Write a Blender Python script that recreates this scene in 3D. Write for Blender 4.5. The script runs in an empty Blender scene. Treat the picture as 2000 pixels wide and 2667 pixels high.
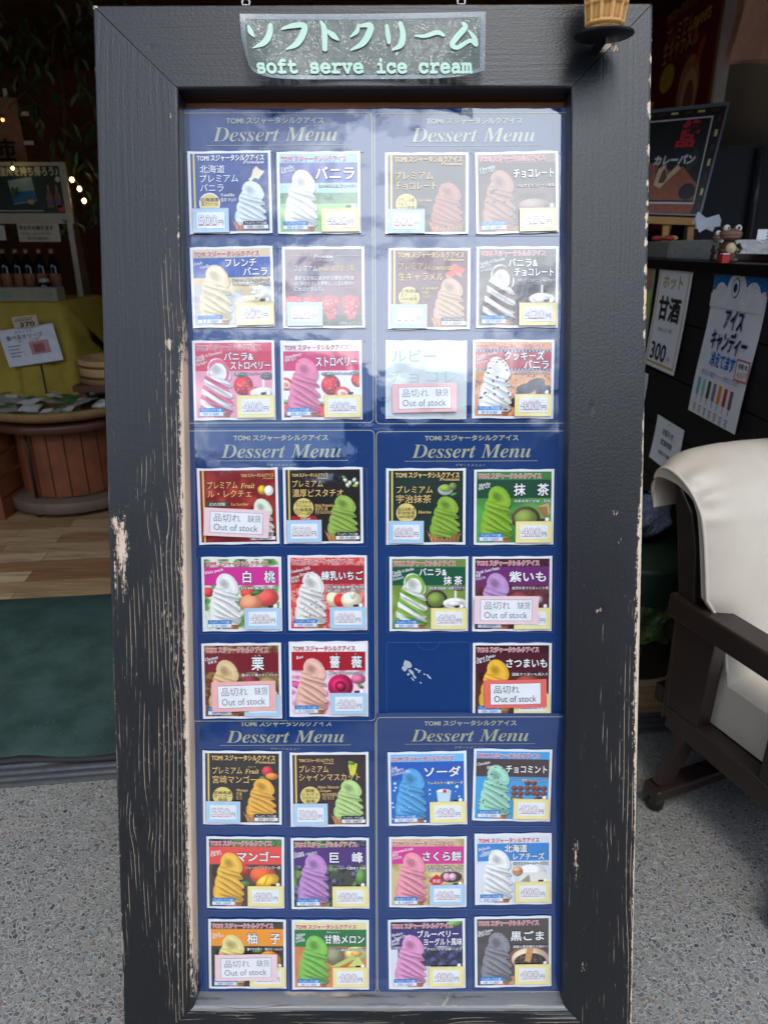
import bpy, bmesh, math, random
import numpy as np
from mathutils import Vector, Matrix

S = bpy.context.scene
COL = S.collection
random.seed(7)
RNG = np.random.RandomState(11)

# ------------------------------------------------------------------ camera
FPX, PITCH, CAMH = 1778.0, math.radians(21.3), 1.37      # focal length in pixels of the 2000x2667 photograph
cam_d = bpy.data.cameras.new('camera')
cam_d.sensor_fit = 'VERTICAL'
cam_d.sensor_height = 36.0
cam_d.sensor_width = 27.0
cam_d.lens = FPX / 2667 * 36
cam_d.clip_start, cam_d.clip_end = 0.02, 500
cam_d.dof.use_dof = True
cam_d.dof.focus_distance = 1.10
cam_d.dof.aperture_fstop = 6.5
cam = bpy.data.objects.new('camera', cam_d)
cam.location = (0, 0, CAMH)
cam.rotation_euler = (math.pi / 2 - PITCH, 0, 0)
COL.objects.link(cam)
S.camera = cam

# ------------------------------------------------------------------ world: sky with broken cloud
SUN_EL, SUN_AZ = math.radians(62), math.radians(172)     # compass: 0 = +y, clockwise; the sun stands behind the camera
wd = bpy.data.worlds.new('World')
S.world = wd
wd.use_nodes = True
nt = wd.node_tree
nt.nodes.clear()
w_out = nt.nodes.new('ShaderNodeOutputWorld')
w_sky = nt.nodes.new('ShaderNodeTexSky')
w_sky.sky_type = 'NISHITA'
w_sky.sun_disc = False
w_sky.sun_elevation = SUN_EL
w_sky.sun_rotation = SUN_AZ
w_b1 = nt.nodes.new('ShaderNodeBackground')
w_b1.inputs['Strength'].default_value = 0.14
w_b2 = nt.nodes.new('ShaderNodeBackground')
w_b2.inputs['Color'].default_value = (0.88, 0.94, 1.0, 1)
w_b2.inputs['Strength'].default_value = 2.6
w_mix = nt.nodes.new('ShaderNodeMixShader')
w_tc = nt.nodes.new('ShaderNodeTexCoord')
w_n = nt.nodes.new('ShaderNodeTexNoise')
w_n.inputs['Scale'].default_value = 4.2
w_n.inputs['Detail'].default_value = 7
w_n.inputs['Roughness'].default_value = 0.58
w_map = nt.nodes.new('ShaderNodeMapping')
w_map.inputs['Location'].default_value = (0.4, 0.3, 1.7)
w_map.inputs['Scale'].default_value = (1, 1, 1.9)
w_r = nt.nodes.new('ShaderNodeValToRGB')
w_r.color_ramp.elements[0].position = 0.47
w_r.color_ramp.elements[1].position = 0.62
nt.links.new(w_tc.outputs['Generated'], w_map.inputs[0])
nt.links.new(w_map.outputs[0], w_n.inputs['Vector'])
w_dot = nt.nodes.new('ShaderNodeVectorMath')             # a brighter bank of cloud high over the street
w_dot.operation = 'DOT_PRODUCT'
w_dot.inputs[1].default_value = (0.20, -0.74, 0.645)
w_bank = nt.nodes.new('ShaderNodeMapRange')
w_bank.inputs[1].default_value = 0.92
w_bank.inputs[2].default_value = 1.0
w_bank.inputs[3].default_value = -0.04
w_bank.inputs[4].default_value = 0.185
w_add = nt.nodes.new('ShaderNodeMath')
nt.links.new(w_tc.outputs['Generated'], w_dot.inputs[0])
nt.links.new(w_dot.outputs['Value'], w_bank.inputs[0])
nt.links.new(w_bank.outputs[0], w_add.inputs[0])
nt.links.new(w_n.outputs['Fac'], w_add.inputs[1])
nt.links.new(w_add.outputs[0], w_r.inputs[0])
nt.links.new(w_sky.outputs[0], w_b1.inputs[0])
nt.links.new(w_r.outputs[0], w_mix.inputs[0])
nt.links.new(w_b1.outputs[0], w_mix.inputs[1])
nt.links.new(w_b2.outputs[0], w_mix.inputs[2])
nt.links.new(w_mix.outputs[0], w_out.inputs[0])

sun_d = bpy.data.lights.new('sun', 'SUN')
sun_d.energy = 0.5
sun_d.angle = math.radians(14)
sun_d.color = (1.0, 0.95, 0.88)
sun = bpy.data.objects.new('sun', sun_d)
sv = Vector((math.sin(SUN_AZ) * math.cos(SUN_EL), math.cos(SUN_AZ) * math.cos(SUN_EL), math.sin(SUN_EL)))
sun.rotation_euler = sv.to_track_quat('Z', 'Y').to_euler()
sun.location = sv * 20
COL.objects.link(sun)

S.view_settings.view_transform = 'Standard'
S.view_settings.look = 'None'
S.view_settings.exposure = 0.66
S.view_settings.gamma = 1
S.render.engine = 'CYCLES'
S.cycles.use_denoising = True
S.cycles.max_bounces = 8
S.cycles.diffuse_bounces = 4
S.cycles.caustics_reflective = False
S.cycles.caustics_refractive = False
S.cycles.sample_clamp_indirect = 4

# ------------------------------------------------------------------ pixel -> place helpers (photograph pixels, onto real planes)
RX = np.array([1, 0, 0.])
DN = np.array([0, -math.sin(PITCH), -math.cos(PITCH)])
FW = np.array([0, math.cos(PITCH), -math.sin(PITCH)])
CP = np.array([0, 0, CAMH])


def ray(px, py):
    return (px - 1000) / FPX * RX + (py - 1333.5) / FPX * DN + FW


def atx(px, py, x):
    r = ray(px, py)
    return CP + r * (x / r[0])


def aty(px, py, y):
    r = ray(px, py)
    return CP + r * (y / r[1])


def atz(px, py, z=0.0):
    r = ray(px, py)
    return CP + r * ((z - CAMH) / r[2])


# board frame: local X to the right, Y up along the board, Z out of it; origin at the top corner of the frame's front
_dv = np.array([108, 28090 - 1333.5, FPX]); _dv /= np.linalg.norm(_dv)
_ux = np.array([1, -.003, 0.]); _ux -= _dv * (_ux @ _dv); _ux /= np.linalg.norm(_ux)
_nz = np.cross(_ux, _dv)
_tl = np.array([(241 - 1000) / FPX, (12 - 1333.5) / FPX, 1]) * FPX * .85 / 1460
_R = np.array([RX, DN, FW]).T
BO = CP + _R @ _tl
BX, BY, BZ = _R @ _ux, -(_R @ _dv), -(_R @ _nz)
MBOARD = Matrix(((BX[0], BY[0], BZ[0], BO[0]), (BX[1], BY[1], BZ[1], BO[1]), (BX[2], BY[2], BZ[2], BO[2]), (0, 0, 0, 1)))


def B(px, py, z=0.0):
    """pixel -> board-local x, y on the plane parallel to the board at local height z"""
    o = BO + BZ * z
    r = ray(px, py)
    q = CP + r * (((o - CP) @ BZ) / (r @ BZ)) - o
    return float(q @ BX), float(q @ BY)


# ------------------------------------------------------------------ node helper
def srgb(c):
    return tuple(((x / 255) / 12.92 if x / 255 <= .04045 else ((x / 255 + .055) / 1.055) ** 2.4) for x in c[:3])


def lin(c):
    return (*srgb(c), 1.0)


class G:
    def __init__(self, name):
        self.m = bpy.data.materials.new(name)
        self.m.use_nodes = True
        self.t = self.m.node_tree
        self.t.nodes.clear()
        self.o = self.t.nodes.new('ShaderNodeOutputMaterial')
        self.p = self.t.nodes.new('ShaderNodeBsdfPrincipled')
        self.t.links.new(self.p.outputs[0], self.o.inputs[0])

    def n(self, typ, **kw):
        d = self.t.nodes.new('ShaderNode' + typ)
        for k, v in kw.items():
            setattr(d, k, v)
        return d

    def s(self, sock, v):
        if v is None:
            return
        if isinstance(v, bpy.types.NodeSocket):
            self.t.links.new(v, sock)
        elif isinstance(v, (tuple, list)) and len(v) == 3 and sock.type == 'RGBA':
            sock.default_value = (*v, 1)
        else:
            sock.default_value = v

    def math(self, op, a, b=None, c=None, clamp=False):
        d = self.n('Math', operation=op, use_clamp=clamp)
        self.s(d.inputs[0], a)
        self.s(d.inputs[1], b)
        self.s(d.inputs[2], c)
        return d.outputs[0]

    def step(self, v, a, b):
        d = self.n('MapRange', interpolation_type='SMOOTHSTEP')
        self.s(d.inputs[0], v)
        self.s(d.inputs[1], a)
        self.s(d.inputs[2], b)
        return d.outputs[0]

    def mix(self, f, a, b, mode='MIX'):
        d = self.n('Mix', data_type='RGBA', blend_type=mode)
        self.s(d.inputs[0], f)
        self.s(d.inputs[6], a)
        self.s(d.inputs[7], b)
        return d.outputs[2]

    def obj(self, scale=(1, 1, 1), loc=(0, 0, 0), rot=(0, 0, 0)):
        tc = self.n('TexCoord')
        mp = self.n('Mapping')
        self.t.links.new(tc.outputs['Object'], mp.inputs[0])
        mp.inputs['Scale'].default_value = scale
        mp.inputs['Location'].default_value = loc
        mp.inputs['Rotation'].default_value = rot
        return mp.outputs[0]

    def noise(self, vec, scale=1, detail=3, rough=.5, dist=0.0, out='Fac'):
        d = self.n('TexNoise')
        self.s(d.inputs['Vector'], vec)
        d.inputs['Scale'].default_value = scale
        d.inputs['Detail'].default_value = detail
        d.inputs['Roughness'].default_value = rough
        d.inputs['Distortion'].default_value = dist
        return d.outputs[out]

    def bump(self, h, strength=.3, dist=.002):
        d = self.n('Bump')
        d.inputs['Strength'].default_value = strength
        d.inputs['Distance'].default_value = dist
        self.s(d.inputs['Height'], h)
        return d.outputs[0]

    def set(self, **kw):
        names = dict(col='Base Color', rough='Roughness', metal='Metallic', ior='IOR', spec='Specular IOR Level', coat='Coat Weight',
                     coatr='Coat Roughness', coatior='Coat IOR', coatn='Coat Normal', nrm='Normal', alpha='Alpha', trans='Transmission Weight',
                     ecol='Emission Color', estr='Emission Strength', sheen='Sheen Weight', sss='Subsurface Weight')
        for k, v in kw.items():
            self.s(self.p.inputs[names[k]], v)
        return self.m


MATS = {}


def M(name, c, rough=.5, var=.12, scale=25, bump=0.0, bscale=None, metal=0.0, spec=.5, **kw):
    """plain surface with a little procedural unevenness; c is the colour of the material itself, sRGB 0-255"""
    if name in MATS:
        return MATS[name]
    g = G(name)
    v = g.obj()
    n = g.noise(v, scale, 4, .6)
    a = srgb([max(0, x * (1 - var)) for x in c])
    b = srgb([min(255, x * (1 + var)) for x in c])
    g.set(col=g.mix(n, a, b), rough=g.math('ADD', rough - .06, g.math('MULTIPLY', n, .12)), metal=metal, spec=spec, **kw)
    if bump:
        g.set(nrm=g.bump(g.noise(v, bscale or scale * 6, 3), bump, .002))
    MATS[name] = g.m
    return g.m


# ------------------------------------------------------------------ mesh builder
class MB:
    def __init__(self):
        self.v, self.f, self.i, self.sm = [], [], [], []

    def add(self, vs, fs, mi=0, smooth=False):
        k = len(self.v)
        self.v += [tuple(map(float, p)) for p in vs]
        for f in fs:
            self.f.append(tuple(k + j for j in f))
            self.i.append(mi)
            self.sm.append(smooth)
        return self

    def quad(self, a, b, c, d, mi=0):
        return self.add([a, b, c, d], [(0, 1, 2, 3)], mi)

    def rect(self, x0, y0, x1, y1, z, mi=0):
        return self.quad((x0, y0, z), (x1, y0, z), (x1, y1, z), (x0, y1, z), mi)

    def frame(self, x0, y0, x1, y1, t, z, mi=0):
        a = [(x0, y0), (x1, y0), (x1, y1), (x0, y1)]
        b = [(x0 + t, y0 + t), (x1 - t, y0 + t), (x1 - t, y1 - t), (x0 + t, y1 - t)]
        vs = [(*p, z) for p in a + b]
        return self.add(vs, [(k, (k + 1) % 4, 4 + (k + 1) % 4, 4 + k) for k in range(4)], mi)

    def box(self, lo, hi, mi=0, m=None):
        (x0, y0, z0), (x1, y1, z1) = lo, hi
        vs = [Vector(p) for p in ((x0, y0, z0), (x1, y0, z0), (x1, y1, z0), (x0, y1, z0), (x0, y0, z1), (x1, y0, z1), (x1, y1, z1), (x0, y1, z1))]
        if m is not None:
            vs = [m @ p for p in vs]
        return self.add(vs, [(3, 2, 1, 0), (4, 5, 6, 7), (0, 1, 5, 4), (1, 2, 6, 5), (2, 3, 7, 6), (3, 0, 4, 7)], mi)

    def bar(self, a, b, w, h, mi=0, up=(0, 0, 1)):
        a, b = Vector(a), Vector(b)
        d = (b - a)
        L = d.length
        d.normalize()
        s = d.cross(Vector(up)).normalized()
        u = s.cross(d).normalized()
        m = Matrix(((s.x, d.x, u.x, a.x), (s.y, d.y, u.y, a.y), (s.z, d.z, u.z, a.z), (0, 0, 0, 1)))
        return self.box((-w / 2, 0, -h / 2), (w / 2, L, h / 2), mi, m)

    def prism(self, pts, z0, z1, mi=0, mside=None, f=lambda p: p):
        n = len(pts)
        lo = [f((x, y, z0)) for x, y in pts]
        hi = [f((x, y, z1)) for x, y in pts]
        self.add(lo + hi, [tuple(range(n))[::-1], tuple(range(n, 2 * n))], mi)
        return self.add(lo + hi, [(k, (k + 1) % n, n + (k + 1) % n, n + k) for k in range(n)], mi if mside is None else mside)

    def lathe(self, prof, c=(0, 0, 0), n=32, mi=0, smooth=True, m=None, closed=False):
        vs, fs = [], []
        for r, z in prof:
            for k in range(n):
                a = 2 * math.pi * k / n
                p = Vector((r * math.cos(a), r * math.sin(a), z))
                if m is not None:
                    p = m @ p
                vs.append((p.x + c[0], p.y + c[1], p.z + c[2]))
        for j in range(len(prof) - 1):
            for k in range(n):
                fs.append((j * n + k, j * n + (k + 1) % n, (j + 1) * n + (k + 1) % n, (j + 1) * n + k))
        self.add(vs, fs, mi, smooth)
        if closed:
            L = len(prof)
            self.add(vs[:n], [tuple(range(n))[::-1]], mi)
            self.add(vs[(L - 1) * n:], [tuple(range(n))], mi)
        return self

    def tube(self, pts, r, n=8, mi=0):
        pts = [Vector(p) for p in pts]
        vs, fs = [], []
        for k, p in enumerate(pts):
            d = (pts[min(k + 1, len(pts) - 1)] - pts[max(k - 1, 0)]).normalized()
            a = d.cross(Vector((.31, .52, .79))).normalized()
            b = d.cross(a)
            rr = r[k] if isinstance(r, (list, tuple)) else r
            for j in range(n):
                t = 2 * math.pi * j / n
                vs.append(p + rr * (a * math.cos(t) + b * math.sin(t)))
        for k in range(len(pts) - 1):
            for j in range(n):
                fs.append((k * n + j, k * n + (j + 1) % n, (k + 1) * n + (j + 1) % n, (k + 1) * n + j))
        fs += [tuple(range(n))[::-1], tuple((len(pts) - 1) * n + j for j in range(n))]
        return self.add(vs, fs, mi, True)

    def grid(self, P, mi=0, smooth=True):
        """P[a][b] -> point"""
        na, nb = len(P), len(P[0])
        vs = [p for row in P for p in row]
        return self.add(vs, [(a * nb + b, a * nb + b + 1, (a + 1) * nb + b + 1, (a + 1) * nb + b) for a in range(na - 1) for b in range(nb - 1)], mi, smooth)

    def ball(self, c, r, mi=0, n=16, k=10):
        rx, ry, rz = r if isinstance(r, (tuple, list)) else (r, r, r)
        prof = [(max(1e-4, math.sin(math.pi * j / k)), -math.cos(math.pi * j / k)) for j in range(k + 1)]
        return self.lathe(prof, c, n, mi, True, Matrix.Diagonal((rx, ry, rz)))

    def disc(self, cx, cy, rx, ry, z, mi=0, n=28, rot=0):
        vs = []
        for k in range(n):
            t = 2 * math.pi * k / n
            x, y = rx * math.cos(t), ry * math.sin(t)
            vs.append((cx + x * math.cos(rot) - y * math.sin(rot), cy + x * math.sin(rot) + y * math.cos(rot), z))
        return self.add(vs, [tuple(range(n))], mi)

    def build(self, name, mats, parent=None, mw=None, bevel=0, seg=2, sub=0, auto=False):
        me = bpy.data.meshes.new(name)
        me.from_pydata(self.v, [], self.f)
        for m in (mats if isinstance(mats, (list, tuple)) else [mats]):
            me.materials.append(m)
        me.polygons.foreach_set('material_index', self.i)
        me.polygons.foreach_set('use_smooth', self.sm)
        me.update()
        o = bpy.data.objects.new(name, me)
        COL.objects.link(o)
        if parent is not None:
            o.parent = parent
        if mw is not None:
            o.matrix_basis = mw
        if bevel:
            b = o.modifiers.new('edge', 'BEVEL')
            b.width = bevel
            b.segments = seg
            b.limit_method = 'ANGLE'
            b.angle_limit = math.radians(40)
        if sub:
            s = o.modifiers.new('smooth', 'SUBSURF')
            s.levels = s.render_levels = sub
        return o


def tag(o, label, cat, group=None, kind=None):
    if label:
        o['label'] = label
    if cat:
        o['category'] = cat
    if group:
        o['group'] = group
    if kind:
        o['kind'] = kind
    return o


def thing(name, label, cat, mw=None, group=None):
    o = bpy.data.objects.new(name, None)
    o.empty_display_size = .05
    COL.objects.link(o)
    if mw is not None:
        o.matrix_basis = mw
    return tag(o, label, cat, group)


def frame_m(o, x, y):
    """matrix with origin o, local X along x, local Y along y (unit vectors), Z = X x Y"""
    x, y = Vector(x).normalized(), Vector(y)
    z = x.cross(y).normalized()
    y = z.cross(x)
    return Matrix(((x.x, y.x, z.x, o[0]), (x.y, y.y, z.y, o[1]), (x.z, y.z, z.z, o[2]), (0, 0, 0, 1)))


# ------------------------------------------------------------------ lettering (Blender's own built-in font)
_GL = {}


def glyphs(s, off=0.0, res=2):
    k = (s, off, res)
    if k not in _GL:
        c = bpy.data.curves.new('t', 'FONT')
        c.body = s
        c.resolution_u = res
        c.offset = off
        o = bpy.data.objects.new('t', c)
        me = bpy.data.meshes.new_from_object(o)
        v = np.zeros(len(me.vertices) * 3)
        me.vertices.foreach_get('co', v)
        v = v.reshape(-1, 3)[:, :2]
        f = [tuple(p.vertices) for p in me.polygons]
        bpy.data.objects.remove(o)
        bpy.data.curves.remove(c)
        bpy.data.meshes.remove(me)
        _GL[k] = (v, f)
    return _GL[k]


def put(mb, s, x0, x1, ym, em, z, mi, off=0.0, shear=0.0, rot=0.0, res=2, warp=None, mid=.37):
    """writes s between x0 and x1 (letters squeezed to fit), middle line ym, letter size em"""
    v0, _ = glyphs(s, 0.0, res)
    if not len(v0):
        return
    v, f = glyphs(s, min(off, 0.0), res)
    a, b = v0[:, 0].min(), v0[:, 0].max()
    sx = (x1 - x0) / max(1e-6, b - a)
    n = 1 if off < .004 else 4 if off < .03 else 7           # heavier letters: the same letter laid down a few times, a hair apart
    for k in range(n):
        t = 2 * math.pi * (k + .5) / n
        ox, oy = (off * math.cos(t), off * math.sin(t)) if n > 1 else (0, 0)
        X = (v[:, 0] + ox - a) * sx
        Y = (v[:, 1] + oy - mid) * em
        X = X + shear * Y
        if rot:
            c, q = math.cos(rot), math.sin(rot)
            X, Y = X * c - Y * q, X * q + Y * c
        X, Y = X + x0, Y + ym
        pts = [(x, y, z + k * 2e-5) for x, y in zip(X, Y)]
        if warp:
            pts = [warp(*p) for p in pts]
        mb.add(pts, f, mi)


def it(s, bold=True):
    """Latin letters -> the font's slanted serif letters"""
    o = ''
    for ch in s:
        if 'A' <= ch <= 'Z':
            o += chr((0x1D468 if bold else 0x1D434) + ord(ch) - 65)
        elif 'a' <= ch <= 'z':
            o += 'ℎ' if (ch == 'h' and not bold) else chr((0x1D482 if bold else 0x1D44E) + ord(ch) - 97)
        else:
            o += ch
    return o


def mono(s):
    return ''.join(chr(0x1D68A + ord(c) - 97) if 'a' <= c <= 'z' else c for c in s)


def serif(s):
    return ''.join(chr(0x1D41A + ord(c) - 97) if 'a' <= c <= 'z' else chr(0x1D400 + ord(c) - 65) if 'A' <= c <= 'Z' else c for c in s)

# ------------------------------------------------------------------ printed paper under clear film
def film(g, w=1.0):
    """the clear glossy film everything on the menu board sits under: gently wavy, slightly dusty"""
    geo = g.n('NewGeometry')
    a = g.noise(geo.outputs['Position'], 9, 2, .5)
    b = g.noise(geo.outputs['Position'], 45, 2, .5)
    h = g.math('ADD', a, g.math('MULTIPLY', b, .05))
    d = g.noise(geo.outputs['Position'], 420, 4, .7)
    dust = g.step(d, .62, .8)
    smear = g.step(g.noise(geo.outputs['Position'], 7, 5, .65, .8), .5, .72)      # wiped, slightly greasy patches
    g.set(coat=w, coatior=2.12, coatr=g.math('ADD', g.math('ADD', .04, g.math('MULTIPLY', smear, .12)), g.math('MULTIPLY', dust, .25)), coatn=g.bump(h, .10, .03), spec=.25)
    return dust


def pm(name, c, rough=.55):
    if name in MATS:
        return MATS[name]
    g = G(name)
    dust = film(g)
    geo = g.n('NewGeometry')
    n = g.noise(geo.outputs['Position'], 30, 4, .6)
    col = g.mix(n, srgb([x * .94 for x in c]), srgb([min(255, x * 1.05) for x in c]))
    g.set(col=g.mix(g.math('MULTIPLY', dust, .05), col, (.6, .62, .65)), rough=rough)
    MATS[name] = g.m
    return g.m


def picture_mat():
    g = G('printed_picture')
    film(g)
    at = g.n('VertexColor', layer_name='Col')
    g.set(col=at.outputs['Color'], rough=.5)
    return g.m


PIC = picture_mat()
NP = 124


class Pic:
    """a printed picture: painted as ink on a fine sheet of points; x right, y down, 0..1"""

    def __init__(self, c, seed=0):
        self.a = np.ones((NP, NP, 3)) * np.array(c) / 255.
        g = (np.arange(NP) + .5) / NP
        self.X, self.Y = np.meshgrid(g, g)
        self.r = np.random.RandomState(seed)

    def lay(self, m, c):
        c = np.asarray(c, float) / 255.
        self.a = self.a * (1 - m[..., None]) + c * m[..., None]

    def soft(self, d):
        return np.clip(d * NP + .5, 0, 1)

    def rect(self, x0, y0, x1, y1, c):
        self.lay(self.soft(np.minimum(np.minimum(self.X - x0, x1 - self.X), np.minimum(self.Y - y0, y1 - self.Y))), c)

    def ell(self, cx, cy, rx, ry, c, sh=.4, rot=0, hi=.25, ring=0):
        x, y = self.X - cx, self.Y - cy
        x, y = x * math.cos(rot) + y * math.sin(rot), -x * math.sin(rot) + y * math.cos(rot)
        d = np.sqrt((x / rx) ** 2 + (y / ry) ** 2)
        m = self.soft((1 - d) * min(rx, ry))
        if ring:
            m = m * self.soft((d - ring) * min(rx, ry))
        e = np.clip(((self.X - cx + rx * .3) / rx) ** 2 + ((self.Y - cy + ry * .35) / ry) ** 2, 0, 2.2) / 2.2
        k = 1 + hi * (1 - e * 3).clip(0, 1) - sh * e
        self.lay(m, (np.array(c) / 255. * k[..., None]).clip(0, 1) * 255)

    def inside(self, pts):
        out = np.zeros((NP, NP))
        for dx, dy in ((-.25, -.25), (.25, -.25), (-.25, .25), (.25, .25)):
            X, Y = self.X + dx / NP, self.Y + dy / NP
            ins = np.zeros((NP, NP), bool)
            for (x0, y0), (x1, y1) in zip(pts, pts[1:] + pts[:1]):
                if y0 == y1:
                    continue
                c = ((Y < y0) != (Y < y1)) & (X < (x1 - x0) * (Y - y0) / (y1 - y0) + x0)
                ins ^= c
            out += ins / 4.
        return out

    def poly(self, pts, c):
        self.lay(self.inside(pts), c)

    def rough(self, k):
        """value noise with k cells across"""
        g = self.r.rand(k + 2, k + 2)
        x, y = self.X * k, self.Y * k
        i, j = x.astype(int), y.astype(int)
        u, v = x - i, y - j
        u, v = u * u * (3 - 2 * u), v * v * (3 - 2 * v)
        return (g[j, i] * (1 - u) + g[j, i + 1] * u) * (1 - v) + (g[j + 1, i] * (1 - u) + g[j + 1, i + 1] * u) * v

    def mottle(self, x0, y0, x1, y1, cs, k=9, edge=.5):
        """photograph-like blotches of the colours cs inside a box"""
        n = self.rough(k) * .6 + self.rough(k * 2 + 1) * .4
        n = ((n - n.min()) / (n.max() - n.min())) * (len(cs) - 1)
        cs = np.array(cs, float)
        i = np.clip(n.astype(int), 0, len(cs) - 2)
        f = np.clip((n - i - .5) / edge + .5, 0, 1)[..., None]
        self.lay(self.soft(np.minimum(np.minimum(self.X - x0, x1 - self.X), np.minimum(self.Y - y0, y1 - self.Y))), cs[i] * (1 - f) + cs[i + 1] * f)

    def dots(self, n, box, r, c, m=None):
        for _ in range(n):
            x, y = box[0] + self.r.rand() * (box[2] - box[0]), box[1] + self.r.rand() * (box[3] - box[1])
            if m is not None and m[min(NP - 1, int(y * NP)), min(NP - 1, int(x * NP))] < .5:
                continue
            q = r * (.5 + self.r.rand())
            self.ell(x, y, q, q * (.6 + .5 * self.r.rand()), c, 0.1, 0, 0)

    def swirl(self, box, c1, c2=None, specks=None, cone=1):
        x0, y0, x1, y1 = box
        W, H = x1 - x0, y1 - y0
        Lp = [(.46, .0), (.36, .03), (.285, .095), (.25, .165), (.262, .215), (.235, .25), (.175, .305), (.135, .385), (.15, .45), (.085, .52), (.06, .60), (.075, .655), (.02, .72),
              (.0, .80), (.02, .875), (.05, .94), (.10, 1.0)]
        Rp = [(.9, 1.01), (.985, .965), (.955, .915), (.90, .885), (1.0, .855), (.975, .80), (.885, .745), (.99, .725), (.985, .665), (.86, .585), (.80, .545), (.955, .545), (.965, .505),
              (.86, .44), (.875, .41), (.93, .37), (.945, .29), (.90, .19), (.81, .095), (.69, .03), (.56, .0)]
        pts = [(x0 + u * W, y0 + v * H) for u, v in Lp + Rp]
        if cone == 1:                                       # a short stub of plain cone
            self.poly([(x0 + .38 * W, y0 + .97 * H), (x0 + .95 * W, y0 + .96 * H), (x0 + .88 * W, 1.0), (x0 + .42 * W, 1.0)], (196, 132, 84))
            self.poly([(x0 + .72 * W, y0 + .97 * H), (x0 + .95 * W, y0 + .96 * H), (x0 + .88 * W, 1.0), (x0 + .75 * W, 1.0)], (160, 98, 60))
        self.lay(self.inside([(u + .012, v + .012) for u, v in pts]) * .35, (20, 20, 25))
        m = self.inside(pts)
        u, v = (self.X - x0) / W, (self.Y - y0) / H
        # folds: unevenly spaced lines running down to the right, each lit on its upper face and dark where it tucks under the one above
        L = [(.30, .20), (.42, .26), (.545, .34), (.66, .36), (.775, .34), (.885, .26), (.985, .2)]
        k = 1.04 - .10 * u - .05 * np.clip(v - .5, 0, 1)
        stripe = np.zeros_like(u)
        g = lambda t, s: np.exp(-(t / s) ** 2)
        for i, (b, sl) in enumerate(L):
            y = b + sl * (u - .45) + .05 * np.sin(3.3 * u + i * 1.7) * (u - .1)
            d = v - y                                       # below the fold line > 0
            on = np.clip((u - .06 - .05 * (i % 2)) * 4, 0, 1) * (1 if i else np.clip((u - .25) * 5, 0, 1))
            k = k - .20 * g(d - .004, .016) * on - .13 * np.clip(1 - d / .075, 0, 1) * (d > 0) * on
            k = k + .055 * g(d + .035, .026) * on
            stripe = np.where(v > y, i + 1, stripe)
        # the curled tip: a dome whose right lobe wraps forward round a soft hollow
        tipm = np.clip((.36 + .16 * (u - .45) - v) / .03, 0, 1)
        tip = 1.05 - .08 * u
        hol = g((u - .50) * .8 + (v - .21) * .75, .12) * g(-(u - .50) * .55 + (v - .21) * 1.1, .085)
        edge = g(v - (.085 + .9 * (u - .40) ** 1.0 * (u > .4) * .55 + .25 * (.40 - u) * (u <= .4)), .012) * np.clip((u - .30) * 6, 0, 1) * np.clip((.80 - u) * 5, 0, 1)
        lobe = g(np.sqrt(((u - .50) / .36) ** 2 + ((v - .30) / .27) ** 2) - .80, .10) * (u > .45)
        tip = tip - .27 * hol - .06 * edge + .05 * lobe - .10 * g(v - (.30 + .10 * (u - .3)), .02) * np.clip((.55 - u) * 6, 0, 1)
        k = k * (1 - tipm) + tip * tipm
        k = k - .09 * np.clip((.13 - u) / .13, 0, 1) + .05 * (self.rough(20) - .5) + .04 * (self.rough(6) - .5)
        col = np.ones_like(self.a) * np.array(c1, float) / 255.
        if c2 is not None:
            y2 = v - .34 * (u - .45) - .05 * np.sin(3.3 * u) * (u - .1)
            alt = ((y2 - .27) / .205 % 1.0) > .52
            r = np.sqrt(((u - .56) / .38) ** 2 + ((v - .27) / .27) ** 2)
            alt = np.where(tipm > .5, (r > .66) & (r < .92) & (u > .3), alt)
            col = np.where(alt[..., None], np.array(c2, float) / 255., col)
        dark = col ** 1.6 * .60
        t = np.clip((1.0 - k) / .55, 0, 1)[..., None]
        col = np.clip(col * np.clip(k, .9, 1.1)[..., None] * (1 - t) + dark * t, 0, 1)
        if specks:
            n, sc, sr = specks
            base, self.a = self.a, col
            self.dots(n, box, sr, sc)
            col, self.a = self.a, base
        self.a = self.a * (1 - m[..., None]) + col * m[..., None]
        return m

    def waffle(self, box, drop=.12):
        x0, y0, x1, y1 = box
        n = 14
        jag = [(x0 + (x1 - x0) * k / n, y0 + (x0 + .0) * 0 + (.028 if k % 2 else 0) + .10 * (1 - abs(2 * k / n - 1) ** 2)) for k in range(n + 1)]
        pts = jag + [(x1 - .05, 1.0), (x0 + .06, 1.0)]
        m = self.inside(pts)
        q = np.maximum(np.abs(np.sin((self.X + self.Y * .3) * 62)) ** 6, np.abs(np.sin((self.X - self.Y * .45) * 62)) ** 6)
        col = np.array((214, 146, 92)) * (1 - .28 * q[..., None]) * (1.05 - .35 * ((self.X - x0) / (x1 - x0)).clip(0, 1))[..., None]
        self.lay(m, col)

    def strawberry(self, cx, cy, r, cut=False):
        if cut:
            self.ell(cx, cy, r * 1.05, r * .85, (225, 70, 60), .3, .4)
            self.ell(cx, cy + r * .05, r * .75, r * .55, (250, 215, 190), .15, .4)
            self.ell(cx, cy + r * .05, r * .35, r * .25, (240, 130, 110), .15, .4)
        else:
            self.ell(cx, cy, r, r * 1.08, (215, 35, 45), .5)
            self.dots(26, (cx - r * .7, cy - r * .7, cx + r * .7, cy + r * .8), .008, (235, 170, 90))
            for a in range(5):
                t = -2.6 + a * .5
                self.ell(cx - r * .2 + math.cos(t) * r * .5, cy - r * .95 + math.sin(t) * r * .18, r * .3, r * .1, (90, 140, 60), .3, t)

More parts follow.
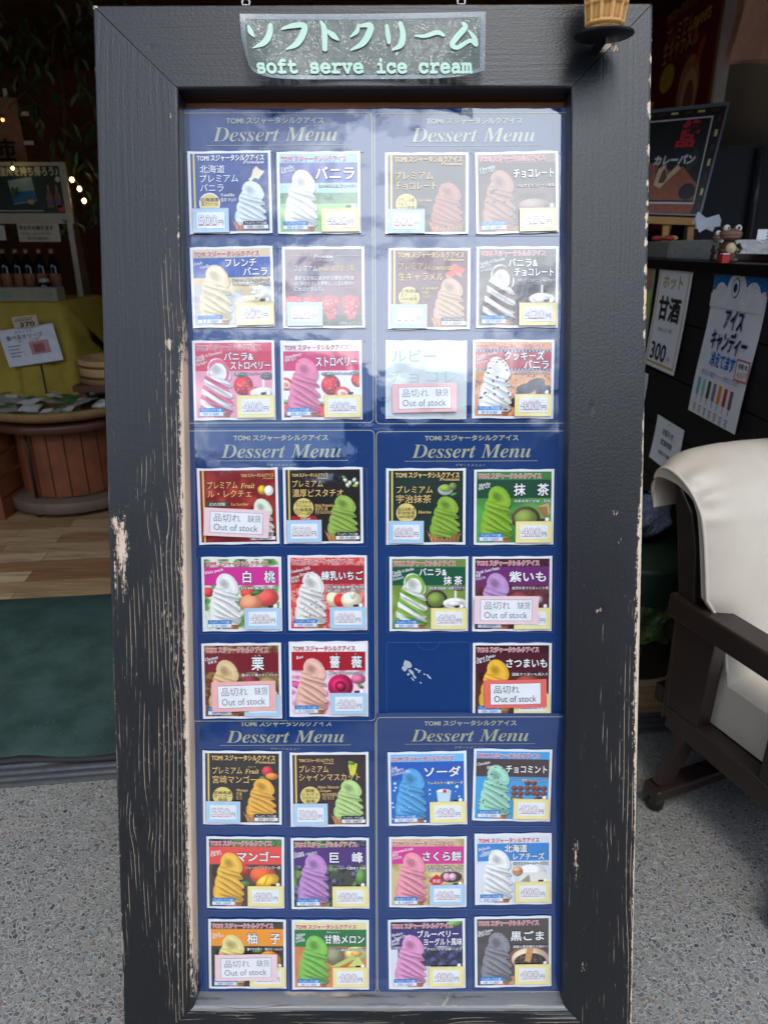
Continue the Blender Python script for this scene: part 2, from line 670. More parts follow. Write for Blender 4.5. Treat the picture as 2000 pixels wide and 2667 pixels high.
    def milk(self, cx, cy):
        self.ell(cx, cy + .05, .17, .075, (238, 232, 226), .15)
        self.ell(cx, cy + .06, .12, .045, (214, 206, 200), .2)
        self.rect(cx - .012, cy - .16, cx + .014, cy + .06, (245, 242, 238))
        self.ell(cx + .05, cy - .17, .09, .05, (120, 110, 100), .4)

    def cow(self):
        self.ell(.875, .68, .032, .018, (45, 35, 35), .2)
        self.ell(.90, .675, .02, .015, (60, 45, 45), .2)
        self.ell(.945, .675, .026, .03, (245, 245, 245), .15)

    def mesh(self, name, w, h, z, parent):
        xs, ys = np.meshgrid(np.linspace(0, 1, NP), np.linspace(0, 1, NP))
        v = np.stack([(xs - .5) * w, (.5 - ys) * h, np.full_like(xs, z)], -1).reshape(-1, 3)
        i = np.arange(NP * NP).reshape(NP, NP)
        q = np.stack([i[1:, :-1], i[1:, 1:], i[:-1, 1:], i[:-1, :-1]], -1).reshape(-1, 4)
        me = bpy.data.meshes.new(name)
        me.vertices.add(len(v))
        me.vertices.foreach_set('co', v.ravel())
        me.loops.add(q.size)
        me.loops.foreach_set('vertex_index', q.ravel())
        me.polygons.add(len(q))
        me.polygons.foreach_set('loop_start', np.arange(len(q)) * 4)
        me.update()
        at = me.color_attributes.new('Col', 'FLOAT_COLOR', 'POINT')
        a = np.clip(self.a, 0, 1)
        l = np.where(a <= .04045, a / 12.92, ((a + .055) / 1.055) ** 2.4)
        at.data.foreach_set('color', np.concatenate([l, np.ones((NP, NP, 1))], -1).astype(np.float32).ravel())
        me.materials.append(PIC)
        o = bpy.data.objects.new(name, me)
        COL.objects.link(o)
        o.parent = parent
        return o


# ink colours of the lettering
INK = [pm('ink_white', (244, 244, 244)), pm('ink_gold', (236, 196, 120)), pm('ink_red', (206, 30, 60)), pm('ink_black', (28, 26, 28)), pm('ink_blue', (30, 120, 190)),
       pm('ink_navy', (40, 50, 90)), pm('ink_pale_gold', (226, 206, 120)), pm('ink_grey', (110, 108, 112)), pm('ink_rose', (205, 120, 125)), pm('ink_brown', (84, 62, 30))]
WHITE, GOLD, RED, BLACK, BLUE, NAVY, PGOLD, GREY, ROSE, BROWN = range(10)
PAPER = pm('white_card_paper', (236, 237, 238))
LAB_BLUE = pm('label_blue', (35, 130, 200))
LAB_WHITE = pm('label_white', (235, 238, 240))
LOGO = 'TOMI スジャータシルクアイス'

ZC = -.0300            # height of the cards' backs on the board


def place(q, z):
    """quad of photo pixels (tl, tr, br, bl) -> board-local centre, turn, width, height"""
    p = [np.array(B(x, y, z)) for x, y in q]
    c = sum(p) / 4
    ex = (p[1] - p[0] + p[2] - p[3]) / 2
    ey = (p[0] - p[3] + p[1] - p[2]) / 2
    a = math.atan2(ex[1], ex[0]) * .5 + (math.atan2(ey[1], ey[0]) - math.pi / 2) * .5
    return c, a, float(np.hypot(*ex)), float(np.hypot(*ey))


def on_board(c, a, z):
    return MBOARD @ Matrix.Translation((c[0], c[1], z)) @ Matrix.Rotation(a, 4, 'Z')


def allergen(card, x0, y0, x1, y1, U, V, style, text):
    b = MB()
    ym = (y0 + y1) / 2
    z = .0016
    b.rect(U(x0) - .0006, V(y1) - .0006, U(x1) + .0006, V(y0) + .0006, z, 2)
    b.rect(U(x0), V(y1), U(x1), V(ym), z + .0003, 1)
    e = abs(V(ym) - V(y0))
    put(b, 'アレルゲン（アイス部）', U(x0 + .02), U(x1 - .02), V((y0 + ym) / 2), e * .82, z + .0007, 3, .012, res=1)
    put(b, text, U(x0 + .05), U(x1 - .05), V((y1 + ym) / 2), e * .82, z + .0007, 2 if style else 4, .008, res=1)
    b.build('allergen_label', [LAB_BLUE, LAB_WHITE, LAB_BLUE if style else INK[BLACK], INK[WHITE], INK[BLACK]], card)


def menu_card(q, label, kind, d):
    c, a, w, h = place(q, ZC)
    b = MB()
    n = 10
    top = [((-.5 + k / n) * w, h / 2 + .0006 * math.sin(k * 1.7 + w * 9e3)) for k in range(n + 1)]
    bot = [((-.5 + k / n) * w, -h / 2 + .0006 * math.sin(k * 1.3 + h * 7e3)) for k in range(n + 1)][::-1]
    b.prism(bot[::-1] + top[::-1], 0, .0008)
    card = b.build('menu_card', PAPER if kind != 'blank' else pm('blank_card_paper', (206, 214, 212)), mw=on_board(c, a, ZC))
    tag(card, label, 'menu card', 'soft serve menu cards in the framed board')
    if kind == 'blank':
        t = MB()
        put(t, 'ルビー', -.42 * w, .12 * w, .30 * h, .022, .0012, 0, .006)
        put(t, 'チョコレ', -.46 * w, .38 * w, .04 * h, .024, .0012, 1, -.018)
        t.build('handwriting', [pm('green_marker', (104, 176, 146)), pm('faded_marker', (168, 196, 186))], card)
        return card
    mx, my = .034, .030
    pw, ph = w * (1 - 2 * mx), h * (1 - 2 * my)
    U = lambda u: (u - .5) * pw
    V = lambda v: (.5 - v) * ph
    d['pic'].mesh('picture', pw, ph, .0012, card)
    t = MB()
    z = .0022

    def w_(s, x0, x1, ym, em, mi, off=.0, ol=None, oo=.05, **k):
        if ol is not None:
            put(t, s, U(x0), U(x1), V(ym), em * ph, z - .0004, ol, off + oo, **k)
        put(t, s, U(x0), U(x1), V(ym), em * ph, z, mi, off, **k)

    if kind == 'std':
        w_(LOGO, .02, .86, .062, .082, RED, .03, WHITE, .07)
        rot = math.radians(12)
        for j, (s, x0, x1) in enumerate(d['eng']):
            latin = s[0].isascii()
            put(t, it(s) if latin else s, U(x0), U(x1), V(.195 + j * .048 - .03 * x0), (.062 if latin else .045) * ph, z, WHITE, .004 if latin else .012, rot=rot)
        for s, x0, x1, ym, em in d['title']:
            w_(s, x0, x1, ym, em * 1.06, WHITE, .024, BLACK, .03)
        for j, s in enumerate(d['sub']):
            w_(s, d.get('sx', .50), .985, .415 + j * .052, .046, WHITE, .01, d.get('subink', BLACK), .09, res=1)
        allergen(card, .04, .875, .35, .975, U, V, 1, d.get('all', '乳成分（27品目中）'))
        if d.get('extra'):
            for e in d['extra']:
                w_(*e)
    elif kind == 'prem':
        gold = PGOLD if not d.get('white') else WHITE
        if d.get('small'):
            w_(LOGO, *d['small'], .075, .058, GOLD, .03)
            w_(it('Premium'), d['small'][1] - .14, d['small'][1], .115, .034, GOLD)
        else:
            w_(LOGO, .09, .95, .062, .088, WHITE if d.get('white') else GOLD, .03)
            w_(it('Premium'), .68, .95, .118, .058, WHITE if d.get('white') else GOLD, .006)
        for s, x0, x1, ym, em in d['title']:
            if s.isascii():
                w_(it(s) if s == 'Fruit' else s, x0, x1, ym, em, GOLD)
            else:
                w_(s, x0, x1, ym, em, WHITE if d.get('white') else GOLD, .004)
        if d['badge']:
          t.disc(U(.235), V(d.get('by', .64)), .135 * pw, .135 * ph, z - .0006, 6 if not d.get('white') else 0, 36)
        if d['badge']:
          t.disc(U(.235), V(d.get('by', .64)), .120 * pw, .120 * ph, z - .0003, d.get('bcol', 6), 36)
        nb = len(d['badge'])
        for j, s in enumerate(d['badge']):
            hw = .030 * len(s) if len(s) < 5 else .105
            w_(s, .235 - hw, .235 + hw, d.get('by', .64) + (j - (nb - 1) / 2) * .052 - (.02 if nb < 3 else .0), .052, BROWN, .008)
        for s, x0, x1, ym in d['eng']:
            w_(serif(s) if s[0].isascii() and not d.get('engit') else it(s) if s[0].isascii() else s, x0, x1, ym, .055, WHITE if d.get('white') else GOLD, .002)
        for e in d.get('extra', []):
            w_(*e)
        if not d.get('noall'):
            allergen(card, .665, .88, .985, .975, U, V, 0, d.get('all', '乳成分（27品目中）'))
    elif kind == 'text':
        t.rect(U(.05), V(.094), U(.34), V(.091), z, WHITE)
        t.rect(U(.66), V(.094), U(.96), V(.091), z, WHITE)
        w_(it('Premium'), .375, .625, .095, .066, WHITE, .002)
        w_('プレミアムシリーズ', .37, .63, .148, .036, WHITE, 0)
        w_('プレミアム', .12, .42, .255, .085, WHITE, .004)
        w_(it('Fruit'), .44, .58, .258, .07, GOLD, .002)
        w_('あまおう苺', .60, .90, .255, .085, GOLD, .004)
        w_('濃厚な甘味にほのかな酸味が特徴', .12, .90, .38, .062, WHITE, .008)
        w_('の「あまおう」を使用し、上品な味わい', .12, .90, .45, .062, WHITE, .008)
        w_('に仕上げました。', .12, .50, .52, .062, WHITE, .008)
        w_('※写真はイメージです。', .69, .98, .97, .036, WHITE, 0)
    t.build('lettering', INK, card)
    return card


TAGM = {'Y': pm('tag_yellow', (243, 232, 150)), 'B': pm('tag_blue', (172, 212, 238)), 'W': pm('tag_white', (238, 240, 243)), 'E': pm('tag_edge', (232, 190, 190))}


def price_tag(card_q, fx0, fy0, fx1, fy1, col, price, label):
    """a printed slip lying on its card inside the pocket"""
    (ax, ay), (bx, by), (cx, cy), (dx, dy) = card_q
    P = lambda u, v: ((ax * (1 - u) + bx * u) * (1 - v) + (dx * (1 - u) + cx * u) * v, (ay * (1 - u) + by * u) * (1 - v) + (dy * (1 - u) + cy * u) * v)
    q = [P(fx0, fy0), P(fx1, fy0), P(fx1, fy1), P(fx0, fy1)]
    z = ZC + .0034
    c, a, w, h = place(q, z)
    b = MB()
    b.box((-w / 2, -h / 2, 0), (w / 2, h / 2, .0006), 0)
    b.frame(-w / 2, -h / 2, w / 2, h / 2, .0007, .0009, 3)
    b.rect(-w * .38, -h * .33, w * .38, h * .33, .0010, 2)
    o = b.build('price_tag', [TAGM[col], TAGM[col], TAGM['W'], TAGM['E']], mw=on_board(c, a, z))
    tag(o, label, 'price tag', 'price tags on the menu cards')
    t = MB()
    put(t, price, -.33 * w, .18 * w, .02 * h, h * .52, .0014, 0, .036)
    put(t, price, -.33 * w, .18 * w, .02 * h, h * .52, .0018, 1, .004)
    t.rect(-.335 * w, -.215 * h, .19 * w, -.195 * h, .0014, 2)
    put(t, '円', .22 * w, .345 * w, -.10 * h, h * .25, .0014, 3, .0)
    t.build('lettering', [pm('digit_outline', (168, 116, 128)), TAGM['W'], INK[ROSE], INK[GREY]], o)
    return o


def stock_slip(q, label, edge, zh=True, dark=0):
    z = ZC + .0056
    c, a, w, h = place(q, z)
    b = MB()
    n = 12
    P = [[((-.5 + k / n) * w, (-.5 + j) * h, .0012 + .0011 * math.sin(k / n * 5 + w * 900)) for j in (0, .5, 1)] for k in range(n + 1)]
    Q = [[((-.40 + .8 * k / n) * w, (-.5 + .13 + .74 * j) * h, .0016 + .0011 * math.sin((.1 + .8 * k / n) * 5 + w * 900)) for j in (0, .5, 1)] for k in range(n + 1)]
    R = [[((-.405 + .81 * k / n) * w, (-.5 + .12 + .76 * j) * h, .0014 + .0011 * math.sin((.095 + .81 * k / n) * 5 + w * 900)) for j in (0, .5, 1)] for k in range(n + 1)]
    fl = lambda G_: [r[::-1] for r in G_]
    b.grid(fl(P), 0).grid(fl(R), 2).grid(fl(Q), 1)
    back = [[(x, y, zz - .0008) for x, y, zz in r] for r in P]
    b.grid(back, 0)
    o = b.build('out_of_stock_slip', [edge, pm('slip_white', (240, 241, 245)), pm('slip_line', (120, 70, 80))], mw=on_board(c, a, z))
    tag(o, label, 'notice slip', 'out of stock slips taped over menu cards')
    t = MB()
    wz = lambda x, y, zz: (x, y, zz + .0011 * math.sin((x / w + .5) * 5 + w * 900))
    put(t, '品切れ', -.345 * w, .06 * w, .17 * h, h * .31, .0021, dark, -.006, warp=wz)
    if zh:
        put(t, '缺货', .17 * w, .375 * w, .17 * h, h * .29, .0021, dark, -.006, warp=wz)
    put(t, 'Out of stock', -.345 * w, .33 * w, -.16 * h, h * .33, .0021, dark, -.002, warp=wz)
    t.build('lettering', [pm('slip_grey', (138, 132, 136)), pm('slip_dark', (74, 72, 78))], o)
    return o

# ------------------------------------------------------------------ the black framed board
def rail_material(name, along):
    g = G(name)
    v = g.obj()
    sx = g.n('SeparateXYZ')
    g.t.links.new(v, sx.inputs[0])
    x, y, z = sx.outputs
    if along == 'x':
        x, y = y, x
    at = g.n('VertexColor', layer_name='Mask')
    sc = g.n('SeparateColor')
    g.t.links.new(at.outputs['Color'], sc.inputs[0])
    wear, line, tone = sc.outputs

    def vec(kx, ky, kz=1, xx=x):
        c = g.n('CombineXYZ')
        g.s(c.inputs[0], g.math('MULTIPLY', xx, kx))
        g.s(c.inputs[1], g.math('MULTIPLY', y, ky))
        g.s(c.inputs[2], g.math('MULTIPLY', z, kz))
        return c.outputs[0]
    warp = g.math('MULTIPLY', g.math('SUBTRACT', g.noise(vec(7, 1.6, 5), 1, 2, .5), .5), .034)
    xw = g.math('ADD', x, warp)
    knot = []
    for kx, ky, ka in KNOTS[along]:                                     # knots push the fibres aside
        dx = g.math('SUBTRACT', x, kx)
        dy = g.math('SUBTRACT', y, ky)
        q = g.math('ADD', g.math('POWER', g.math('DIVIDE', dx, ka), 2), g.math('POWER', g.math('DIVIDE', dy, ka * 1.9), 2))
        fall = g.math('POWER', 2.718, g.math('MULTIPLY', q, -.7))
        xw = g.math('SUBTRACT', xw, g.math('MULTIPLY', g.math('MULTIPLY', dx, fall), .78))
        knot.append(g.math('POWER', 2.718, g.math('MULTIPLY', q, -6.0)))
    grain = g.noise(vec(190, 4.5, 60, xw), 1, 4, .6)                  # long fibres
    rings = g.math('SINE', g.math('MULTIPLY', xw, 2 * math.pi / .0068))
    broken = g.noise(vec(55, 9, 20), 1, 3, .6)
    th = g.math('SUBTRACT', .90, g.math('MULTIPLY', line, .50))
    L = g.math('MULTIPLY', g.step(rings, .93, .99), g.step(broken, g.math('SUBTRACT', th, .10), g.math('ADD', th, .04)))
    fl = g.noise(vec(620, 70, 200, xw), 1, 2, .5)
    t2 = g.math('SUBTRACT', .80, g.math('MULTIPLY', line, .20))
    F = g.math('MULTIPLY', g.step(fl, t2, g.math('ADD', t2, .06)), g.step(broken, .42, .62))
    edge_n = g.math('ADD', g.math('MULTIPLY', g.noise(vec(520, 42, 150, xw), 1, 4, .7), .62), g.math('MULTIPLY', g.noise(vec(190, 150, 150), 1, 4, .7), .38))
    E_ = g.step(g.math('ADD', wear, g.math('MULTIPLY', g.math('SUBTRACT', edge_n, .5), 2.6)), .47, .56)
    E_ = g.math('MULTIPLY', E_, g.step(wear, .03, .12))
    raw_m = g.math('MAXIMUM', E_, g.math('MAXIMUM', g.math('MULTIPLY', L, .72), g.math('MULTIPLY', F, .7)))
    big = g.noise(vec(9, 3, 4), 1, 3, .6)
    paint = g.mix(g.math('MULTIPLY', big, .9), srgb((14, 15, 18)), srgb((28, 28, 30)))
    paint = g.mix(g.math('MULTIPLY', g.step(grain, .45, .72), .35), paint, srgb((12, 13, 15)))
    grey = g.math('MULTIPLY', g.step(g.math('ADD', tone, g.math('MULTIPLY', g.math('SUBTRACT', grain, .5), 1.4)), .45, .8), .75)
    paint = g.mix(grey, paint, srgb((150, 150, 150)))
    for k_ in knot:
        paint = g.mix(g.math('MULTIPLY', k_, .7), paint, srgb((9, 9, 10)))
        raw_m = g.math('MULTIPLY', raw_m, g.math('SUBTRACT', 1.0, g.math('MULTIPLY', k_, .6)))
    raw = g.mix(g.noise(vec(90, 8, 30, xw), 1, 3, .6), srgb((196, 166, 134)), srgb((236, 216, 194)))
    col = g.mix(raw_m, paint, raw)
    rough = g.math('ADD', g.math('MULTIPLY', raw_m, .3), g.math('ADD', .36, g.math('MULTIPLY', line, .12)))
    for k_ in knot:
        grain = g.math('SUBTRACT', grain, g.math('MULTIPLY', k_, g.math('ADD', .3, g.math('MULTIPLY', rings, .5))))
    h = g.math('ADD', g.math('MULTIPLY', grain, .7), g.math('SUBTRACT', g.math('MULTIPLY', g.noise(vec(330, 190, 260), 1, 3, .6), .6), g.math('MULTIPLY', raw_m, .5)))
    return g.set(col=col, rough=rough, nrm=g.bump(h, .42, .0021), spec=.62)


KNOTS = {'y': [(*B(x_, y_), a_) for x_, y_, a_ in ((420, 1348, .018), (318, 1335, .014), (1565, 1590, .020), (1545, 675, .012), (470, 1750, .010), (365, 2145, .016), (1540, 1060, .012), (1575, 2230, .010), (420, 2560, .012))],
         'x': [(-B(0, y_)[1] * -1, B(x_, y_)[0], a_) for x_, y_, a_ in ((392, 125, .012), (1130, 2650, .018), (640, 2600, .014))]}
RV = rail_material('black_paint_on_upright', 'y')
RH = rail_material('black_paint_on_crosspiece', 'x')

CH = []       # chips of paint: photo x, y, half sizes, strength


def chips():
    for p in ((1694, 152, 5, 11, 1), (1692, 205, 6, 12, .9), (1690, 280, 7, 18, 1), (1692, 305, 5, 14, .8), (1689, 392, 7, 15, 1), (1686, 478, 5, 14, .8), (1686, 530, 5, 10, .9),
              (1684, 562, 6, 14, .9), (1683, 585, 5, 14, .9), (1682, 630, 6, 14, 1), (1681, 702, 6, 18, 1), (1680, 768, 6, 30, 1), (1678, 810, 5, 30, .9), (1677, 870, 5, 20, .8),
              (243, 17, 12, 6, 1), (246, 185, 5, 10, .9), (248, 252, 4, 9, .7), (446, 301, 5, 8, .9), (441, 896, 9, 18, .95), (462, 440, 3, 30, .5), (465, 600, 3, 60, .6),
              (318, 1420, 17, 85, .9), (300, 1362, 12, 26, .8), (324, 1520, 9, 60, .65), (300, 1480, 5, 90, .6), (1570, 122, 32, 13, 1), (1600, 128, 14, 7, .9), (1560, 1285, 5, 25, .5),
              (1605, 1335, 14, 7, .7), (1615, 1410, 12, 10, .5), (1560, 1590, 16, 9, .6), (1520, 2520, 10, 30, .45), (300, 2130, 5, 30, .9), (305, 2330, 6, 50, .8), (316, 2450, 6, 60, .9),
              (318, 2560, 6, 40, .9), (308, 2260, 5, 40, .7), (1500, 2240, 10, 90, .55), (780, 2608, 60, 10, .75), (600, 2605, 80, 9, .6), (1100, 2600, 120, 8, .5),
              (1330, 2603, 60, 9, .9), (1180, 2618, 120, 7, .45)):
        CH.append((*B(p[0], p[1]), p[2] * .00047, p[3] * .00045, p[4] * .92))


chips()
IN = [(.1269, -.1227), (.7272, -.1239), (.7371, -1.6030), (.1177, -1.6004)]
OUT = [(0, 0), (.85, 0), (.85, -1.7200), (0, -1.7180)]
HT = 1.718


def wear_at(x, y, rail, s):
    """r: bare wood, g: lines of bare grain, b: grey weathering"""
    t = -y / HT
    w = 0.0
    for cx, cy, rx, ry, k in CH:
        d = ((x - cx) / rx) ** 2 + ((y - cy) / ry) ** 2
        if d < 4:
            w = max(w, k * math.exp(-d * .55))
    ln, gr = .12, 0.0
    if rail == 'l':
        ln = .10 + .55 * min(1, max(0, (t - .20) / .32)) + .45 * min(1, max(0, (s - .45) / .4)) * min(1, max(0, (t - .08) / .12)) - .25 * max(0, min(1, (t - .82) / .1))
        if s > .92:
            k = max(0, min(1, (t - .24) / .10)) * max(0, min(1, (1.0 - t) / .18))
            w = max(w, k * (.26 + .66 * (s - .92) / .08))
        if s < .06:
            w = max(w, .40 * max(0, min(1, (t - .5) / .1)) * (1 - s / .06))
        gr = .25 * max(0, min(1, (t - .3) / .2)) * (.4 + .6 * math.exp(-((s - .38) / .2) ** 2))
    elif rail == 'r':
        ln = .08 + .58 * min(1, max(0, (t - .36) / .34)) * (.5 + .5 * (1 - s)) - .1 * max(0, min(1, (t - .8) / .1)) + .3 * max(0, 1 - s / .3) * min(1, max(0, (t - .36) / .05))
        if s < .12:
            k = max(0, min(1, (t - .34) / .03))
            wd_ = .035 + .05 * max(0, min(1, (t - .42) / .05)) * max(0, min(1, (.74 - t) / .1))
            w = max(w, k * max(0, .92 - .62 * s / wd_))
        if s < .02:
            w = max(w, .30)
        gr = .12 * max(0, min(1, (t - .5) / .2))
    elif rail == 't':
        ln = .04
    else:
        ln, gr = .62, .40
        if s > .93:
            gr = .85
    return w, ln, gr


def rail(name, a0, a1, b0, b1, key, mat, nt):
    """outer edge a0-a1, inner edge b0-b1; mitred ends, worn front arris"""
    sv_ = [0, .006, .018, .034, .05, .07, .095] + [round(.095 + .81 * k / 26, 4) for k in range(1, 26)] + [.905, .93, .95, .966, .982, .994, 1]
    P, C = [], []
    rs = np.random.RandomState(len(name) * 7 + ord(key))
    nib = rs.rand(nt + 1) ** 6 * .0026
    for j in range(nt + 1):
        t = j / nt
        row = []
        for s in sv_:
            ta = min(max(t, .0006), .9994)
            ox, oy = a0[0] + (a1[0] - a0[0]) * ta, a0[1] + (a1[1] - a0[1]) * ta
            ix, iy = b0[0] + (b1[0] - b0[0]) * ta, b0[1] + (b1[1] - b0[1]) * ta
            x, y = ox + (ix - ox) * s, oy + (iy - oy) * s
            r = .0028
            e = min(s, 1 - s) * .125
            zz = -max(0, r - e) ** 2 / r * 1.0
            if s == 0:
                k = nib[j]
                x, y = x + (ix - ox) * k * 3, y + (iy - oy) * k * 3
                zz = -r
            if s == 1:
                zz = -r
            row.append((x, y, zz))
            C.append(wear_at(x, y, key, s))
        P.append(row)
    b = MB()
    b.grid(P, 0, True)
    ns = len(sv_)
    sides = [[(p[0][0], p[0][1], zz) for p in P] for zz in (-.0028, -.02, -.05)]
    inner = [[(p[-1][0], p[-1][1], zz) for p in P] for zz in (-.0028, -.014, -.026, -.05)]
    cs = [wear_at(p[0][0], p[0][1], key, 0) for p in P]
    ci = [wear_at(p[-1][0], p[-1][1], key, 1) for p in P]
    b.grid(sides, 0)
    b.grid(inner[::-1], 0)
    C += [(w * .8, l, gq) for _ in range(3) for w, l, gq in cs]
    C += [(min(1, w * (1.1 if key == 'l' else .7)), l, gq) for _ in range(4) for w, l, gq in ci]
    k = len(b.v)
    e0, e1 = P[0], P[-1]
    for e in (e0, e1):                                       # mitre faces
        b.add([(*e[0][:2], -.0028), (*e[-1][:2], -.0028), (*e[-1][:2], -.05), (*e[0][:2], -.05)], [(0, 1, 2, 3)])
    b.add([(*e0[0][:2], -.05), (*e0[-1][:2], -.05), (*e1[-1][:2], -.05), (*e1[0][:2], -.05)], [(0, 1, 2, 3)])
    C += [(0, .1, 0)] * (len(b.v) - k)
    o = b.build(name, mat, board)
    at = o.data.color_attributes.new('Mask', 'FLOAT_COLOR', 'POINT')
    at.data.foreach_set('color', np.array([(*c, 1) for c in C], np.float32).ravel())
    return o


board = thing('menu_board', 'tall black timber framed menu board leaning back with worn paint and mitred corners', 'menu board', MBOARD)
rail('top_rail', OUT[0], OUT[1], IN[0], IN[1], 't', RH, 150)
rail('side_rail', OUT[0], OUT[3], IN[0], IN[3], 'l', RV, 330)
rail('side_rail', OUT[1], OUT[2], IN[1], IN[2], 'r', RV, 330)
rail('bottom_rail', OUT[3], OUT[2], IN[3], IN[2], 'b', RH, 150)
g = G('brown_backing_wood')
v_ = g.obj((60, 2, 2))
nn_ = g.noise(v_, 1, 4, .6)
g.set(col=g.mix(nn_, srgb((140, 84, 52)), srgb((196, 130, 86))), rough=.55)
MB().box((.02, -1.70, -.066), (.83, -.02, -.052)).build('backing_panel', g.m, board)
b = MB()
b.box((.11, -.13, -.0515), (.745, -.1, -.0345)).box((.11, -1.61, -.0515), (.745, -1.6, -.0345))
MB().box((.10, -1.61, -.0515), (.75, -.10, -.0420)).build('inner_panel', g.m, board)
FOOT = M('black_timber', (40, 41, 44), .6, .2)
for x in (.12, .68):
    MB().box((x, -1.793, -.050), (x + .07, -1.7205, -.006)).build('foot', FOOT, board, bevel=.002)
WIRE = M('white_coated_wire', (215, 215, 212), .4)
for px in (641, 1201):
    x, y = B(px, 11, -.02)
    p0 = Vector((x, -.001, -.02))
    inv = MBOARD.inverted()
    p1 = inv @ (MBOARD @ p0 + Vector((0, .12, .75)))
    b = MB()
    b.tube([p0 + Vector((0, 0, 0)), p0 + Vector((0, .012, 0))], .0028, 8)
    ring = [p0 + Vector((.006 * math.sin(k * .7), .016 + .006 * math.cos(k * .7), 0)) for k in range(9)]
    b.tube(ring, .0013, 6)
    b.tube([p0 + Vector((0, .020, 0)), p1], .0016, 6)
    b.build('hanging_wire', WIRE, board)

# ------------------------------------------------------------------ laminated header sign
def catmull(pts, n=8):
    P = [np.array(p, float) for p in pts]
    P = [2 * P[0] - P[1]] + P + [2 * P[-1] - P[-2]]
    out = []
    for k in range(1, len(P) - 2):
        a, b_, c, d = P[k - 1:k + 3]
        for j in range(n):
            t = j / n
            out.append(.5 * ((2 * b_) + (c - a) * t + (2 * a - 5 * b_ + 4 * c - d) * t * t + (3 * b_ - a - 3 * c + d) * t ** 3))
    return out + [P[-2]]


def brush(mb, pts, f, mi=0):
    """a brush stroke: (x, y, width) points, laid with the mapping f(x, y) -> xyz"""
    C = catmull(pts)
    Lp, Rp = [], []
    for k, p in enumerate(C):
        d = C[min(k + 1, len(C) - 1)][:2] - C[max(k - 1, 0)][:2]
        d /= max(1e-6, np.hypot(*d))
        nrm = np.array((-d[1], d[0])) * max(1.5, p[2]) / 2
        Lp.append(p[:2] + nrm)
        Rp.append(p[:2] - nrm)
    d0 = C[0][:2] - C[1][:2]
    d0 /= max(1e-6, np.hypot(*d0))
    d1 = C[-1][:2] - C[-2][:2]
    d1 /= max(1e-6, np.hypot(*d1))
    vs = [f(*p) for p in Lp] + [f(*p) for p in Rp] + [f(*(C[0][:2] + d0 * C[0][2] * .4)), f(*(C[-1][:2] + d1 * C[-1][2] * .4))]
    n = len(C)
    fs = [(k, k + 1, n + k + 1, n + k) for k in range(n - 1)] + [(0, n, 2 * n), (n - 1, 2 * n - 1, 2 * n + 1)]
    mb.add(vs, fs, mi)


def sign_bottom(u):
    return 207 - 2 * u - 20 * math.exp(-(u / .09) ** 1.5) - 44 * math.exp(-u / .016) - 22 * math.exp(-((1 - u) / .09) ** 1.2)


def sign_pt(u, v, lift=0.0):
    """u across 0..1, v down 0..1 on the curled plastic"""
    xl = 624.6 + 6 * v + 9 * v ** 3
    xr = 1264.7 - 2.5 * v
    yt = 35.7 - 5.7 * u + 3 * math.sin(u * math.pi)
    yb = sign_bottom(u)
    c = abs(2 * u - 1) ** 2.6 * v ** 2
    z = .0016 + .030 * c + .002 * v + .0012 * math.sin(u * 11) * v + .006 * abs(2 * u - 1) ** 6
    px, py = xl + (xr - xl) * u, yt + (yb - yt) * v
    x, y = B(px, py, z + lift)
    return (x, y, z + lift)


g = G('clear_laminate')
geo = g.n('NewGeometry')
h = g.noise(geo.outputs['Position'], 40, 3, .6)
cr = g.noise(geo.outputs['Position'], 260, 4, .7)
g.set(col=g.mix(g.step(cr, .58, .75), srgb((138, 154, 146)), srgb((225, 232, 228))), alpha=g.math('ADD', .42, g.math('MULTIPLY', g.step(cr, .6, .8), .35)), rough=.35, coat=1.0, coatr=.05,
      coatn=g.bump(h, .35, .02))
LAM = g.m
g = G('laminate_rim')
geo = g.n('NewGeometry')
g.set(col=srgb((185, 198, 205)), alpha=.42, rough=.25, coat=1, coatr=.06, coatn=g.bump(g.noise(geo.outputs['Position'], 60, 3), .5, .02))
RIM = g.m
MINT = M('mint_lettering', (194, 228, 208), .5, .03)
b = MB()
P = [[sign_pt(i / 60, j / 16) for j in range(17)] for i in range(61)]
b.grid([r[::-1] for r in P], 0)
sign = b.build('header_sign', LAM, mw=MBOARD)
tag(sign, 'curled clear plastic sign with mint brush lettering pinned across the board top', 'sign')
b = MB()
f_ = lambda u, v: sign_pt(u, v, .0006)
wu, wv = .021, .085
for (u0, u1, v0, v1, nu, nv) in ((0, 1, 0, wv, 60, 2), (0, 1, 1 - wv * .7, 1, 60, 2), (0, wu, wv, 1 - wv * .7, 2, 14), (1 - wu, 1, wv, 1 - wv * .7, 2, 14)):
    b.grid([[f_(u0 + (u1 - u0) * i / nu, v0 + (v1 - v0) * (nv - j) / nv) for j in range(nv + 1)] for i in range(nu + 1)], 0)
b.build('rim', RIM, sign)


def to_sign(x, y):
    """crop position -> on the sign"""
    px, py = x / 2.242 + 580, y / 2.242
    u = min(1, max(0, (px - 626) / 637))
    v = min(1, max(0, (py - 35) / (172)))
    for _ in range(4):
        q = sign_pt(u, v)
        # refine against the drawn outline
        yt = 35.7 - 5.7 * u + 3 * math.sin(u * math.pi)
        yb = sign_bottom(u)
        v = (py - yt) / (yb - yt)
    return sign_pt(u, v, .0022)


